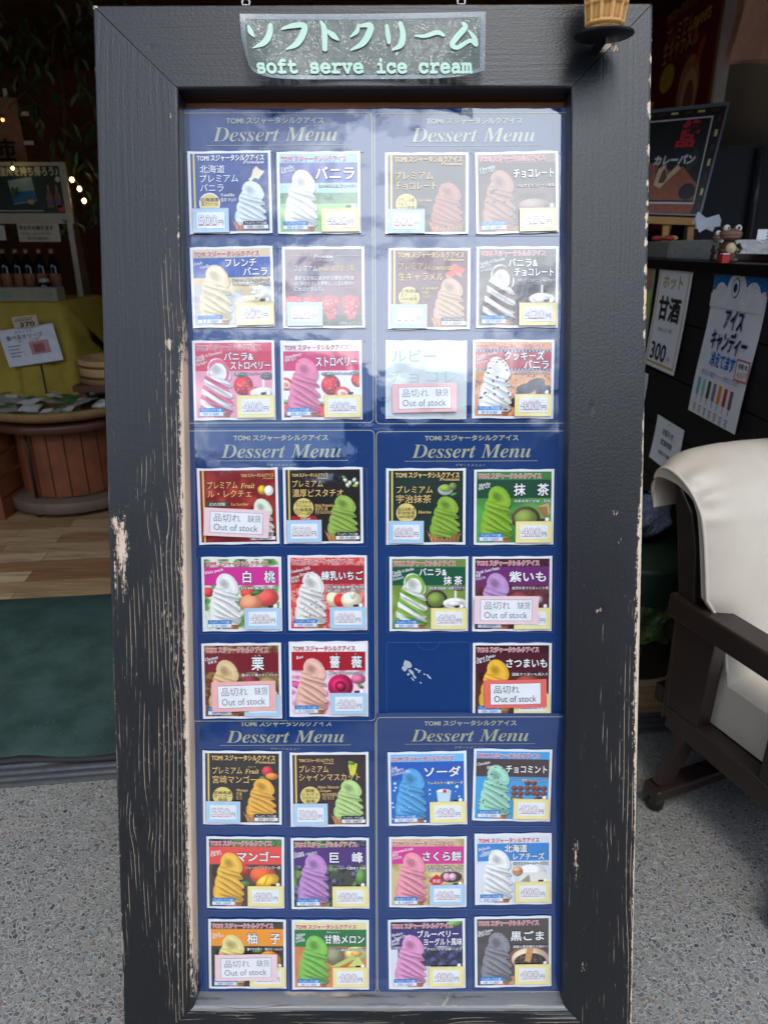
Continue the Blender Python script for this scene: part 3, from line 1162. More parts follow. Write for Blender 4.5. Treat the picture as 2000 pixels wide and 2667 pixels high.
b = MB()
for st in (((150, 150, 14), (163, 185, 30), (182, 215, 8)), ((280, 142, 26), (272, 198, 36), (238, 248, 34), (168, 280, 6)),
           ((346, 168, 12), (410, 150, 30), (476, 150, 32), (464, 205, 40), (425, 258, 34), (364, 288, 8)),
           ((574, 126, 16), (592, 175, 34), (592, 292, 28)), ((608, 178, 16), (642, 206, 34), (672, 232, 14)),
           ((792, 142, 10), (782, 182, 26), (742, 216, 8)), ((790, 152, 14), (858, 148, 34), (852, 196, 40), (812, 254, 34), (742, 293, 8)),
           ((956, 146, 20), (962, 200, 28), (968, 252, 20)), ((1034, 132, 26), (1050, 200, 34), (1036, 262, 34), (985, 293, 8)),
           ((1120, 208, 10), (1180, 210, 22), (1250, 189, 28), (1290, 206, 18)),
           ((1398, 132, 18), (1412, 160, 32), (1362, 220, 34), (1338, 262, 30), (1372, 276, 26), (1440, 238, 24), (1478, 262, 22)), ((1432, 176, 10), (1466, 220, 28), (1480, 264, 24))):
    brush(b, st, to_sign)
for s, x0, x1, off in (('soft', 182, 420, .035), ('serve', 500, 808, .035), ('ice', 893, 1066, .035), ('cream', 1143, 1456, .035)):
    v, f = glyphs(mono(s), 0, 3)
    a, c = v[:, 0].min(), v[:, 0].max()
    for k in range(7):
        ox, oy = off * 1.1 * math.cos(k * .9), off * 1.1 * math.sin(k * .9)
        b.add([Vector(to_sign(x0 + (p[0] + ox - a) / (c - a) * (x1 - x0), 425 - (p[1] + oy) * 122)) + Vector((0, 0, k * 2e-5)) for p in v], f, 0)
b.build('lettering', MINT, sign)

# ------------------------------------------------------------------ dark blue menu sheets with clear pockets
BLUE_SHEET = pm('dark_blue_sheet', (0, 52, 112))
LINE = pm('pale_gold_line', (176, 176, 150))
HEAD = pm('pale_gold_heading', (170, 172, 146))
POCKET = pm('pocket_seam', (66, 92, 150))


def stroke(mb, pts, w, z, mi, closed=False):
    n = len(pts)
    vs, fs = [], []
    for k in range(n):
        a = np.array(pts[(k - 1) % n if closed else max(k - 1, 0)])
        c = np.array(pts[(k + 1) % n if closed else min(k + 1, n - 1)])
        d = (c - a) / max(1e-9, np.hypot(*(c - a)))
        nn = np.array((-d[1], d[0])) * w / 2
        p = np.array(pts[k])
        zz = z(p[1]) if callable(z) else z
        vs += [(*(p + nn), zz), (*(p - nn), zz)]
    for k in range(n if closed else n - 1):
        j = (k + 1) % n
        fs.append((2 * k + 1, 2 * j + 1, 2 * j, 2 * k))
    mb.add(vs, fs, mi)


def round_rect(x0, y0, x1, y1, r, n=5):
    out = []
    for cx, cy, a in ((x1 - r, y1 - r, 0), (x0 + r, y1 - r, 90), (x0 + r, y0 + r, 180), (x1 - r, y0 + r, 270)):
        for k in range(n + 1):
            t = math.radians(a + 90 * k / n)
            out.append((cx + r * math.cos(t), cy + r * math.sin(t)))
    return out


ZS = -.0325


def sheet(label, px, line, heads, pockets, z0, flap=None):
    """px: x0 top, x1 top, y top, x0 bottom, x1 bottom, y bottom in the photo"""
    zf = (lambda y: z0) if flap is None else (lambda y: z0 + .0072 * max(0, min(1, (y - flap[1]) / (flap[0] - flap[1]))) ** .8)
    xa, xb, yt, xc, xd, yb = px
    b = MB()
    n = 24
    L = []
    for k in range(n + 1):
        t = k / n
        l = B(xa + (xc - xa) * t, yt + (yb - yt) * t, ZS)
        r = B(xb + (xd - xb) * t, yt + (yb - yt) * t, ZS)
        L.append([(l[0] + (r[0] - l[0]) * j / 6, l[1] + (r[1] - l[1]) * j / 6, zf(l[1])) for j in range(7)])
    b.grid(L[::-1], 0)
    b.grid([[(x, y, z - .0006) for x, y, z in r] for r in L], 0)
    o = b.build('menu_sheet', BLUE_SHEET, mw=MBOARD)
    tag(o, label, 'menu sheet', 'dark blue menu sheets in the framed board')
    b = MB()
    (lx0, ly0, lx1, ly1) = line
    p0, p1 = B(lx0, ly1, ZS), B(lx1, ly0, ZS)
    stroke(b, round_rect(p0[0], p0[1], p1[0], p1[1], .007), .0011, lambda y: zf(y) + .0004, 0, True)
    b.build('border_line', LINE, o)
    b = MB()
    wz = lambda x, y, z: (x, y, zf(y) + z)
    for (s, x0, x1, y0, y1, ink, off) in heads:
        a, c = B(x0, y1, ZS), B(x1, y0, ZS)
        if s == '-':
            b.quad(wz(a[0], a[1], .0006), wz(c[0], a[1], .0006), wz(c[0], a[1] + .0007, .0006), wz(a[0], a[1] + .0007, .0006), 0)
            continue
        v, f = glyphs(s, off, 4)
        lo, hi = v.min(0), v.max(0)
        q = (v - lo) / (hi - lo)
        b.add([wz(a[0] + p[0] * (c[0] - a[0]), a[1] + p[1] * (c[1] - a[1]), .0006) for p in q], f, ink)
    b.build('heading', [HEAD, LINE], o)
    for (x0, y0, x1, y1, notch) in pockets:
        a, c = B(x0, y1, ZS), B(x1, y0, ZS)
        b = MB()
        r = round_rect(a[0], a[1], c[0], c[1], .003, 3)
        stroke(b, r, .0009, z0 + .0012, 0, True)
        if notch:
            m = (a[0] + c[0]) / 2
            stroke(b, [(m + .018 * math.cos(math.pi + math.pi * k / 12), c[1] + .013 * math.sin(math.pi + math.pi * k / 12)) for k in range(13)], .0007, z0 + .0013, 0)
        b.build('pocket', POCKET, o)
    return o


DM = it('Dessert Menu')
JP = 'デザートメニュー'


def hd(lg, dm, ln, jp):
    return [(LOGO, *lg, 0, .03), (DM, *dm, 0, -.004), ('-', *ln, 0, 0), (JP, *jp, 0, 0)]


sheet('upper left blue menu sheet, cards from white vanilla to pink strawberry', (462, 975, 283, 486, 977.5, 1112.5), (400, 293, 968.5, 1102.5),
      hd((589.5, 844, 305, 324), (554.7, 878.5, 331.5, 369.5), (537.7, 897, 379, 380), (676, 756, 384.5, 392.5)),
      [(485, 396, 716, 614, 0), (719, 396, 949, 614, 1), (492, 645, 721, 858, 0), (724, 645, 955, 858, 1), (497, 888, 722, 1098, 0), (725, 888, 956, 1098, 1)], ZS)
sheet('blue menu sheet at the upper right washed out by sky glare, with the blank card', (975, 1490, 280, 977.5, 1482, 1112.5), (979, 293.5, 1540, 1104),
      hd((1110, 1360, 306, 325), (1070, 1392.6, 333, 371.5), (1054, 1412, 380, 381), (1186, 1268, 386, 393)),
      [(1001, 398, 1229, 615, 1), (1232, 398, 1462, 615, 1), (1002, 647, 1229, 862, 1), (1232, 647, 1460, 862, 0), (1003, 888, 1223, 1097, 1), (1226, 888, 1449, 1097, 0)], ZS)
sheet('middle blue menu sheet by the left upright, red pear card at its top', (482, 978, 1113.5, 505, 981.5, 1881), (440, 1120.5, 974.5, 1878),
      hd((608.7, 855, 1131.6, 1149), (576.4, 888.4, 1157, 1193), (559, 907, 1200, 1201), (694, 771, 1207, 1215)),
      [(512, 1220, 729, 1424, 0), (733, 1220, 956, 1424, 1), (520, 1450, 740, 1650, 0), (744, 1450, 959, 1650, 1), (526, 1675, 742, 1876, 0), (746, 1675, 962, 1876, 1)], ZS + .0004)
sheet('blue menu sheet midway down with matcha cards and the one empty pocket', (978, 1484, 1113.5, 981.5, 1476, 1858), (983.5, 1122, 1540, 1900),
      hd((1106, 1350, 1132, 1149), (1072, 1382, 1157, 1193), (1054, 1400, 1201, 1202), (1186, 1263.5, 1207.5, 1215)),
      [(1003, 1222, 1222, 1424, 1), (1226, 1222, 1448, 1424, 0), (1007, 1449, 1223, 1648, 1), (1226, 1449, 1444, 1648, 0), (1007, 1672, 1224, 1856, 1), (1226, 1672, 1442, 1856, 0)], ZS - .0004)
sheet('lowest blue menu sheet beside the left upright with its top line tucked under another sheet', (500, 981.5, 1874, 520, 983.5, 2591), (460, 1850, 977, 2587),
      hd((627, 864, 1876, 1893.5), (590, 896, 1902.6, 1935), (574, 914.6, 1941, 1942), (705, 781, 1947, 1954)),
      [(528, 1957, 740, 2153, 0), (744, 1957, 962, 2153, 1), (534, 2179, 745, 2371, 0), (749, 2179, 964, 2371, 1), (540, 2393, 749, 2582, 0), (753, 2393, 966, 2582, 1)], ZS - .0008)
_f0, _f1 = B(1200, 1853, ZS)[1], B(1200, 1945, ZS)[1]
sheet('lowest blue menu sheet on the right with soda and mint cards, overlapping the one above', (981.5, 1476, 1853.5, 983.5, 1466, 2590), (984, 1862, 1540, 2584),
      hd((1104, 1343, 1871, 1887.5), (1070, 1375, 1896, 1930), (1054, 1392, 1936.7, 1937.5), (1183.5, 1261, 1942, 1949.6)),
      [(1006, 1958, 1222, 2152, 1), (1226, 1958, 1442, 2152, 0), (1008, 2178, 1222, 2368, 1), (1226, 2178, 1440, 2368, 0), (1008, 2392, 1222, 2578, 1), (1226, 2392, 1440, 2578, 0)], ZS, (_f0 - .012, _f1))

# ------------------------------------------------------------------ the cards
def std(strip, band, scene, sw, sw2=None, specks=None, seed=0):
    p = Pic(scene if not callable(scene) else (200, 200, 200), seed)
    if callable(scene):
        scene(p)
    if callable(strip):
        strip(p)
    else:
        p.rect(-.1, -.1, 1.1, .115, strip)
    p.rect(-.1, .115, 1.1, .375, band)
    return p


def prem(bg, sw, seed=0, box=(.55, .36, .96, .93)):
    p = Pic(bg, seed)
    a = p.rough(4)[..., None]
    p.a = p.a * (.88 + .24 * a)
    p.rect(.035, -.1, .058, 1.1, (232, 200, 96))
    p.rect(.045, -.1, .052, 1.1, (250, 232, 160))
    p.deco = None
    p.box = box
    p.sw = sw
    return p


def finish_prem(p, waffle=True, specks=None):
    p.swirl(p.box, p.sw, None, specks, 0)
    if waffle:
        p.waffle((.51, .83, .985, 1.0))
    return p


SW = (.05, .205, .485, .93)


def s_meadow(p):
    p.a[:] = np.array((168, 212, 236)) / 255.
    p.mottle(0, .50, 1, .66, [(70, 122, 84), (104, 150, 104), (84, 136, 92)], 14)
    p.mottle(0, .64, 1, 1, [(126, 186, 108), (150, 204, 124), (140, 196, 116)], 6)


def s_choc(p):
    p.a[:] = np.array((84, 66, 60)) / 255.
    p.mottle(.4, .4, 1, 1, [(70, 54, 50), (104, 82, 74), (134, 112, 104)], 5)
    p.ell(.72, .66, .2, .08, (150, 126, 116), .3)
    p.mottle(0, .92, 1, 1, [(90, 60, 46), (160, 110, 80)], 12)


def s_custard(p):
    p.rect(0, .37, 1, .47, (226, 204, 160))
    p.poly([(.0, .40), (.15, .52), (.5, .56), (.62, .54), (.66, .66), (.70, .66), (.72, .54), (.85, .50), (1, .42), (1, .37), (0, .37)], (232, 206, 150))
    p.ell(.78, .66, .2, .05, (238, 216, 164), .25)
    for a in range(6):
        p.ell(.84 + .06 * math.cos(a), .57 + .055 * math.sin(a), .055, .028, (236, 242, 224), .25, a)
    p.ell(.84, .57, .02, .02, (220, 220, 140), .2)


def s_straw(white):
    def f(p):
        p.a[:] = np.array((246, 244, 242) if white else (240, 158, 178)) / 255.
        if white:
            p.strawberry(.03, .55, .10, True)
            p.strawberry(.98, .50, .09)
            p.strawberry(.03, .90, .10)
            p.strawberry(.52, .93, .10)
        p.strawberry(.62, .57, .125)
        p.strawberry(.78, .68, .105, True)
        if not white:
            p.milk(.88, .62)
    return f


def s_milkchoc(p):
    p.a[:] = np.array((72, 58, 56)) / 255.
    p.mottle(0, 0, 1, 1, [(56, 46, 46), (84, 68, 64), (110, 96, 90)], 4)
    p.milk(.82, .60)


def s_cookie(p):
    p.mottle(0, 0, 1, 1, [(150, 84, 40), (222, 152, 92), (236, 178, 122)], 26, .3)
    for cx, cy, r in ((.66, .62, .12), (.80, .55, .12), (.90, .64, .11), (.60, .78, .13), (.78, .76, .12)):
        p.ell(cx, cy, r, r * .5, (44, 38, 38), .3, -.2)
        p.ell(cx, cy + r * .26, r * .95, r * .16, (226, 222, 214), .2, -.2)
        p.ell(cx, cy + r * .38, r, r * .34, (36, 31, 32), .3, -.2)


def s_matcha(p):
    p.mottle(0, .37, 1, 1, [(58, 132, 56), (92, 164, 74)], 3)
    p.ell(.66, .66, .19, .17, (92, 70, 50), .5)
    p.ell(.66, .66, .15, .125, (128, 148, 70), .35)
    p.poly([(.80, .50), (.96, .44), (.99, .58), (.90, .66)], (206, 168, 116))
    for k in range(5):
        p.poly([(.80 + k * .03, .50), (.82 + k * .03, .49), (.91 + k * .012, .64), (.90 + k * .012, .65)], (150, 112, 70))


def s_peach(p):
    p.mottle(0, 0, 1, 1, [(40, 84, 40), (110, 160, 84), (224, 234, 214), (70, 120, 56)], 8)
    p.ell(.05, .47, .07, .07, (222, 70, 80), .4)
    p.ell(.58, .47, .10, .10, (236, 84, 66), .4)
    p.ell(.82, .55, .17, .13, (236, 92, 84), .35)
    p.ell(.62, .63, .15, .13, (244, 150, 110), .35)
    p.ell(.70, .48, .09, .03, (66, 126, 62), .3, -.4)


def s_redberry(p):
    p.mottle(0, 0, 1, 1, [(170, 24, 36), (226, 74, 74), (240, 150, 140), (200, 40, 48)], 20, .4)
    p.ell(.58, .58, .10, .11, (236, 218, 178), .25)
    p.ell(.66, .60, .08, .09, (226, 60, 50), .3)
    p.ell(.82, .60, .14, .12, (240, 228, 196), .25)
    p.ell(.84, .50, .04, .09, (244, 234, 206), .25)


def s_chest(p):
    p.mottle(0, 0, 1, 1, [(60, 26, 24), (120, 66, 48), (150, 120, 70), (92, 40, 40)], 16, .4)
    p.ell(.62, .50, .12, .09, (140, 60, 66), .5)
    p.ell(.86, .55, .14, .10, (160, 140, 80), .4)


def s_rose(p):
    p.mottle(0, .37, 1, 1, [(226, 130, 176), (246, 214, 228), (206, 76, 130)], 6)
    p.ell(.08, .58, .11, .05, (206, 80, 150), .3, .4)
    p.ell(.66, .60, .17, .17, (190, 26, 84), .45)
    for r in (.12, .08, .045):
        p.ell(.66, .60, r, r * .9, (214, 50, 106) if r != .08 else (150, 14, 60), .35, r * 9)
    p.ell(.90, .50, .10, .07, (216, 110, 140), .4)
    p.ell(.93, .60, .05, .025, (104, 132, 70), .3, .6)


def s_vmatcha(p):
    p.mottle(0, .37, 1, 1, [(104, 134, 52), (140, 164, 78)], 3)
    p.ell(.60, .58, .15, .14, (76, 62, 44), .5)
    p.ell(.60, .58, .12, .105, (124, 146, 66), .35)
    p.milk(.86, .58)


def s_purple(p):
    p.mottle(0, 0, 1, 1, [(70, 22, 38), (112, 52, 62), (84, 30, 46)], 6)
    p.ell(.62, .58, .15, .10, (136, 66, 72), .4, .3)
    p.ell(.86, .62, .16, .13, (112, 58, 54), .4)
    p.ell(.86, .58, .05, .05, (190, 160, 180), .3)


def s_satsuma(p):
    p.mottle(0, 0, 1, 1, [(58, 20, 28), (90, 46, 36), (70, 28, 30)], 5)
    p.ell(.72, .55, .18, .12, (150, 76, 66), .4)


def s_soda(p):
    p.a[:] = np.array((20, 108, 196)) / 255.
    p.a *= (1.08 - .22 * p.Y)[..., None]
    for x, y, r in ((.06, .42, .018), (.07, .48, .016), (.05, .52, .014), (.02, .70, .014), (.03, .76, .014), (.53, .52, .012), (.53, .58, .012), (.90, .48, .022), (.93, .62, .012),
                    (.46, .97, .018), (.05, .97, .012), (.88, .55, .008), (.02, .93, .01)):
        p.ell(x, y, r, r, (206, 232, 246), .15)
    p.poly([(.62, .54), (.82, .54), (.78, .80), (.65, .80)], (196, 222, 236))
    p.ell(.72, .54, .10, .03, (226, 236, 242), .2)
    p.ell(.73, .54, .025, .025, (206, 30, 40), .3)


def s_mint(p):
    p.a[:] = np.array((62, 160, 222)) / 255.
    for (cx, cy, q) in ((.58, .60, .3), (.76, .52, .1), (.90, .60, -.2)):
        for i in range(2):
            for j in range(3):
                p.ell(cx - .05 + i * .085, cy - .06 + j * .075, .044, .036, (120, 62, 56), .5, q)
    p.ell(.56, .72, .06, .035, (110, 190, 90), .3, .2)
    p.ell(.64, .72, .05, .03, (124, 200, 96), .3, -.2)


def s_mango(p):
    p.mottle(0, 0, 1, 1, [(46, 34, 30), (84, 66, 54), (64, 50, 42)], 4)
    p.mottle(.3, -.1, 1.1, .115, [(40, 70, 36), (90, 134, 70), (38, 56, 32)], 18)
    p.ell(.48, .45, .10, .09, (206, 54, 44), .4)
    p.ell(.74, .53, .18, .14, (230, 98, 50), .45)
    p.ell(.80, .63, .17, .10, (246, 190, 50), .35, -.5)
    p.poly([(.80, .54), (.82, .54), (.74, .74), (.72, .74)], (220, 140, 30))
    p.ell(.50, .66, .07, .04, (80, 120, 70), .3, .3)


def s_grape(p):
    p.mottle(0, 0, 1, 1, [(36, 34, 40), (62, 66, 60), (110, 150, 72), (44, 40, 50)], 7)
    for k in range(46):
        x, y = p.r.rand(), p.r.rand() * .5 + (.40 if k > 12 else -.1)
        p.ell(x, y, .05, .05, (66, 62, 88), .75, 0, .9)
    p.ell(.92, .55, .07, .12, (96, 148, 66), .4, .2)


def s_yuzu(p):
    p.mottle(0, 0, 1, 1, [(40, 36, 34), (66, 62, 56)], 5)
    p.ell(.64, .46, .07, .02, (90, 140, 60), .3)
    p.ell(.80, .60, .16, .15, (226, 160, 60), .4)


def s_melon(p):
    p.mottle(0, .37, 1, 1, [(196, 110, 56), (222, 140, 84)], 4)
    p.ell(.56, .52, .13, .14, (140, 138, 104), .35)
    p.ell(.86, .48, .16, .11, (222, 216, 130), .3)
    p.ell(.86, .48, .08, .05, (216, 170, 90), .25)
    p.poly([(.50, .68), (.82, .50), (.84, .56), (.62, .68)], (190, 206, 110))
    p.poly([(.74, .68), (.88, .52), (.98, .68)], (204, 218, 124))


def s_sakura(p):
    p.mottle(0, 0, 1, 1, [(176, 146, 84), (214, 190, 138), (196, 168, 104)], 5)
    p.ell(.66, .56, .17, .075, (200, 178, 120), .4)
    p.ell(.82, .57, .15, .085, (74, 70, 52), .4)
    p.ell(.76, .57, .05, .06, (232, 160, 186), .3)
    p.ell(.84, .57, .05, .055, (238, 176, 198), .3)
    p.poly([(.62, .53), (.73, .63), (.62, .73), (.51, .63)], (206, 30, 50))
    p.dots(10, (0, .0, 1, .11), .02, (240, 180, 190))


def s_cheese(p):
    p.mottle(0, 0, 1, 1, [(196, 212, 224), (224, 232, 238), (208, 220, 230)], 5)
    p.ell(.76, .55, .20, .12, (240, 240, 234), .2)
    p.rect(.58, .55, .95, .68, (232, 230, 222))
    p.poly([(.60, .68), (.72, .58), (.74, .70)], (150, 150, 146))
    p.ell(.56, .53, .075, .075, (204, 166, 124), .3)


def s_blue(p):
    p.mottle(0, 0, 1, 1, [(30, 30, 46), (58, 60, 86), (40, 40, 60)], 7)
    p.rect(-.1, .68, .55, 1.1, (226, 228, 232))
    p.rect(-.1, .42, .10, 1.1, (222, 224, 230))
    p.mottle(-.1, .375, 1.1, .42, [(60, 62, 84), (226, 228, 232)], 6)
    for x, y in ((.50, .50), (.60, .61), (.74, .50), (.86, .56), (.95, .48), (.56, .45), (.90, .66), (.72, .67), (.3, .03), (.5, .06), (.7, .02)):
        p.ell(x, y, .075, .075, (46, 50, 84), .6, 0, .8)
        p.ell(x, y + .01, .026, .024, (26, 28, 50), .3)
    p.ell(.88, .03, .13, .05, (110, 170, 70), .3, -.3)


def s_sesame(p):
    p.mottle(0, 0, 1, 1, [(64, 58, 58), (88, 80, 78)], 5)
    p.ell(.74, .62, .30, .22, (116, 84, 66), .3)
    p.ell(.74, .61, .26, .17, (222, 196, 166), .25)
    p.ell(.74, .65, .22, .13, (52, 42, 40), .3)
    p.dots(60, (.55, .56, .93, .75), .008, (120, 100, 90))
    p.poly([(.70, .42), (.80, .40), (.74, .66), (.66, .64)], (208, 150, 90))
    p.mottle(.42, .86, .75, 1.1, [(150, 100, 60), (210, 160, 110)], 30)


W_ = (242, 241, 236)


def flavour(scene, strip, band, sw, sw2=None, specks=None, seed=1):
    p = std(strip, band, scene, sw, sw2, specks, seed)
    p.cow()
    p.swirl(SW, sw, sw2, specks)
    return p


YT = (.525, .69, .985, .975)
Q = {
    'hokkaido': [(488.2, 394.8), (704.5, 392.3), (711.4, 608), (496, 609.5)], 'vanilla': [(720.2, 395.4), (938, 394.8), (939.6, 608), (724.9, 610.5)],
    'pchoc': [(1003, 397.3), (1219.6, 398), (1219.6, 609.5), (1003, 611)], 'choc': [(1235.9, 398), (1452, 393), (1455, 606.4), (1240, 610)],
    'french': [(494.5, 644.5), (709, 640.7), (718.6, 851.3), (503.9, 853.5)], 'amaou': [(733.4, 642.9), (949, 642.6), (950.6, 854.5), (739, 855)],
    'vstraw': [(500.8, 887), (714.5, 886.5), (719, 1092.7), (507, 1095)], 'straw': [(730, 887), (942, 886.5), (944.3, 1091.8), (734.6, 1093.4)],
    'caramel': [(1011, 646), (1225.8, 646.6), (1222.7, 858.2), (1011, 858.2)], 'vchoc': [(1240, 642.6), (1454.4, 642), (1451.5, 852.6), (1239, 854.5)],
    'blank': [(1004.5, 886.5), (1217, 886.5), (1213.3, 1091), (1003.9, 1091.8)], 'cookie': [(1231.8, 885), (1443.7, 885), (1439, 1089.3), (1228, 1090)],
    'pear': [(513, 1220), (723, 1217.5), (729, 1415.5), (520, 1418.6)], 'pistachio': [(736.2, 1217.5), (944, 1216.6), (947, 1415), (741, 1416)],
    'uji': [(1006, 1220), (1212.7, 1219.4), (1211.4, 1417.5), (1005.5, 1418)], 'matcha': [(1234.6, 1223), (1443, 1221.6), (1439.6, 1418), (1232.7, 1419)],
    'peach': [(525.2, 1450.7), (732.6, 1449.5), (736.2, 1643), (529, 1644.5)], 'milkberry': [(749.7, 1446.5), (955.6, 1445.6), (956.8, 1641), (752, 1642.4)],
    'chestnut': [(526, 1676), (733, 1673.8), (734.7, 1869), (529, 1872)], 'rose': [(753, 1670.8), (958.6, 1670), (959, 1864.5), (754.3, 1867)],
    'vmatcha': [(1014, 1449.8), (1219, 1449.8), (1218.6, 1643.5), (1014.5, 1643.5)], 'purple': [(1230, 1449), (1436.8, 1449), (1435.9, 1643), (1229, 1643.8)],
    'satsuma': [(1231, 1674.5), (1435.5, 1674.5), (1434.5, 1866), (1230, 1866)],
    'pmango': [(528, 1956), (734.4, 1955.2), (733.8, 2148.5), (530.4, 2144.8)], 'muscat': [(755.5, 1961), (959.5, 1957.5), (961.2, 2152), (757.5, 2152.6)],
    'soda': [(1010, 1959.3), (1214.5, 1955.2), (1216, 2145.5), (1012.7, 2151)], 'mint': [(1233.7, 1948), (1438, 1953.7), (1430.8, 2138.6), (1229, 2137)],
    'mango': [(538, 2177.5), (740.7, 2180.4), (741.3, 2365.6), (540.5, 2364.7)], 'kyoho': [(757.2, 2182.7), (961.2, 2181.3), (961.8, 2365.6), (760.4, 2366.4)],
    'yuzu': [(542.5, 2394.8), (744.8, 2393), (746.5, 2576), (546.3, 2571)], 'melon': [(760, 2395.4), (961.2, 2396), (961.2, 2575.3), (762.2, 2576.2)],
    'sakura': [(1013.4, 2178.6), (1215.9, 2178.6), (1213.3, 2360), (1013.4, 2364.2)], 'cheese': [(1236, 2172.8), (1436.9, 2167.6), (1434.6, 2352.5), (1236, 2357.4)],
    'blueberry': [(1010.5, 2396.7), (1211.3, 2390.9), (1211.3, 2573), (1012.7, 2575.8)], 'sesame': [(1235.4, 2388.6), (1436, 2383.7), (1433.3, 2566.7), (1236, 2572.2)],
}


def T1(s, x0=.46, x1=.96, em=.175, y=.255):
    return [(s, x0, x1, y, em)]


def T2(a, c, ax=(.40, .80), cx=(.46, .96), em=.115):
    return [(a, *ax, .185, em), (c, *cx, .305, em)]


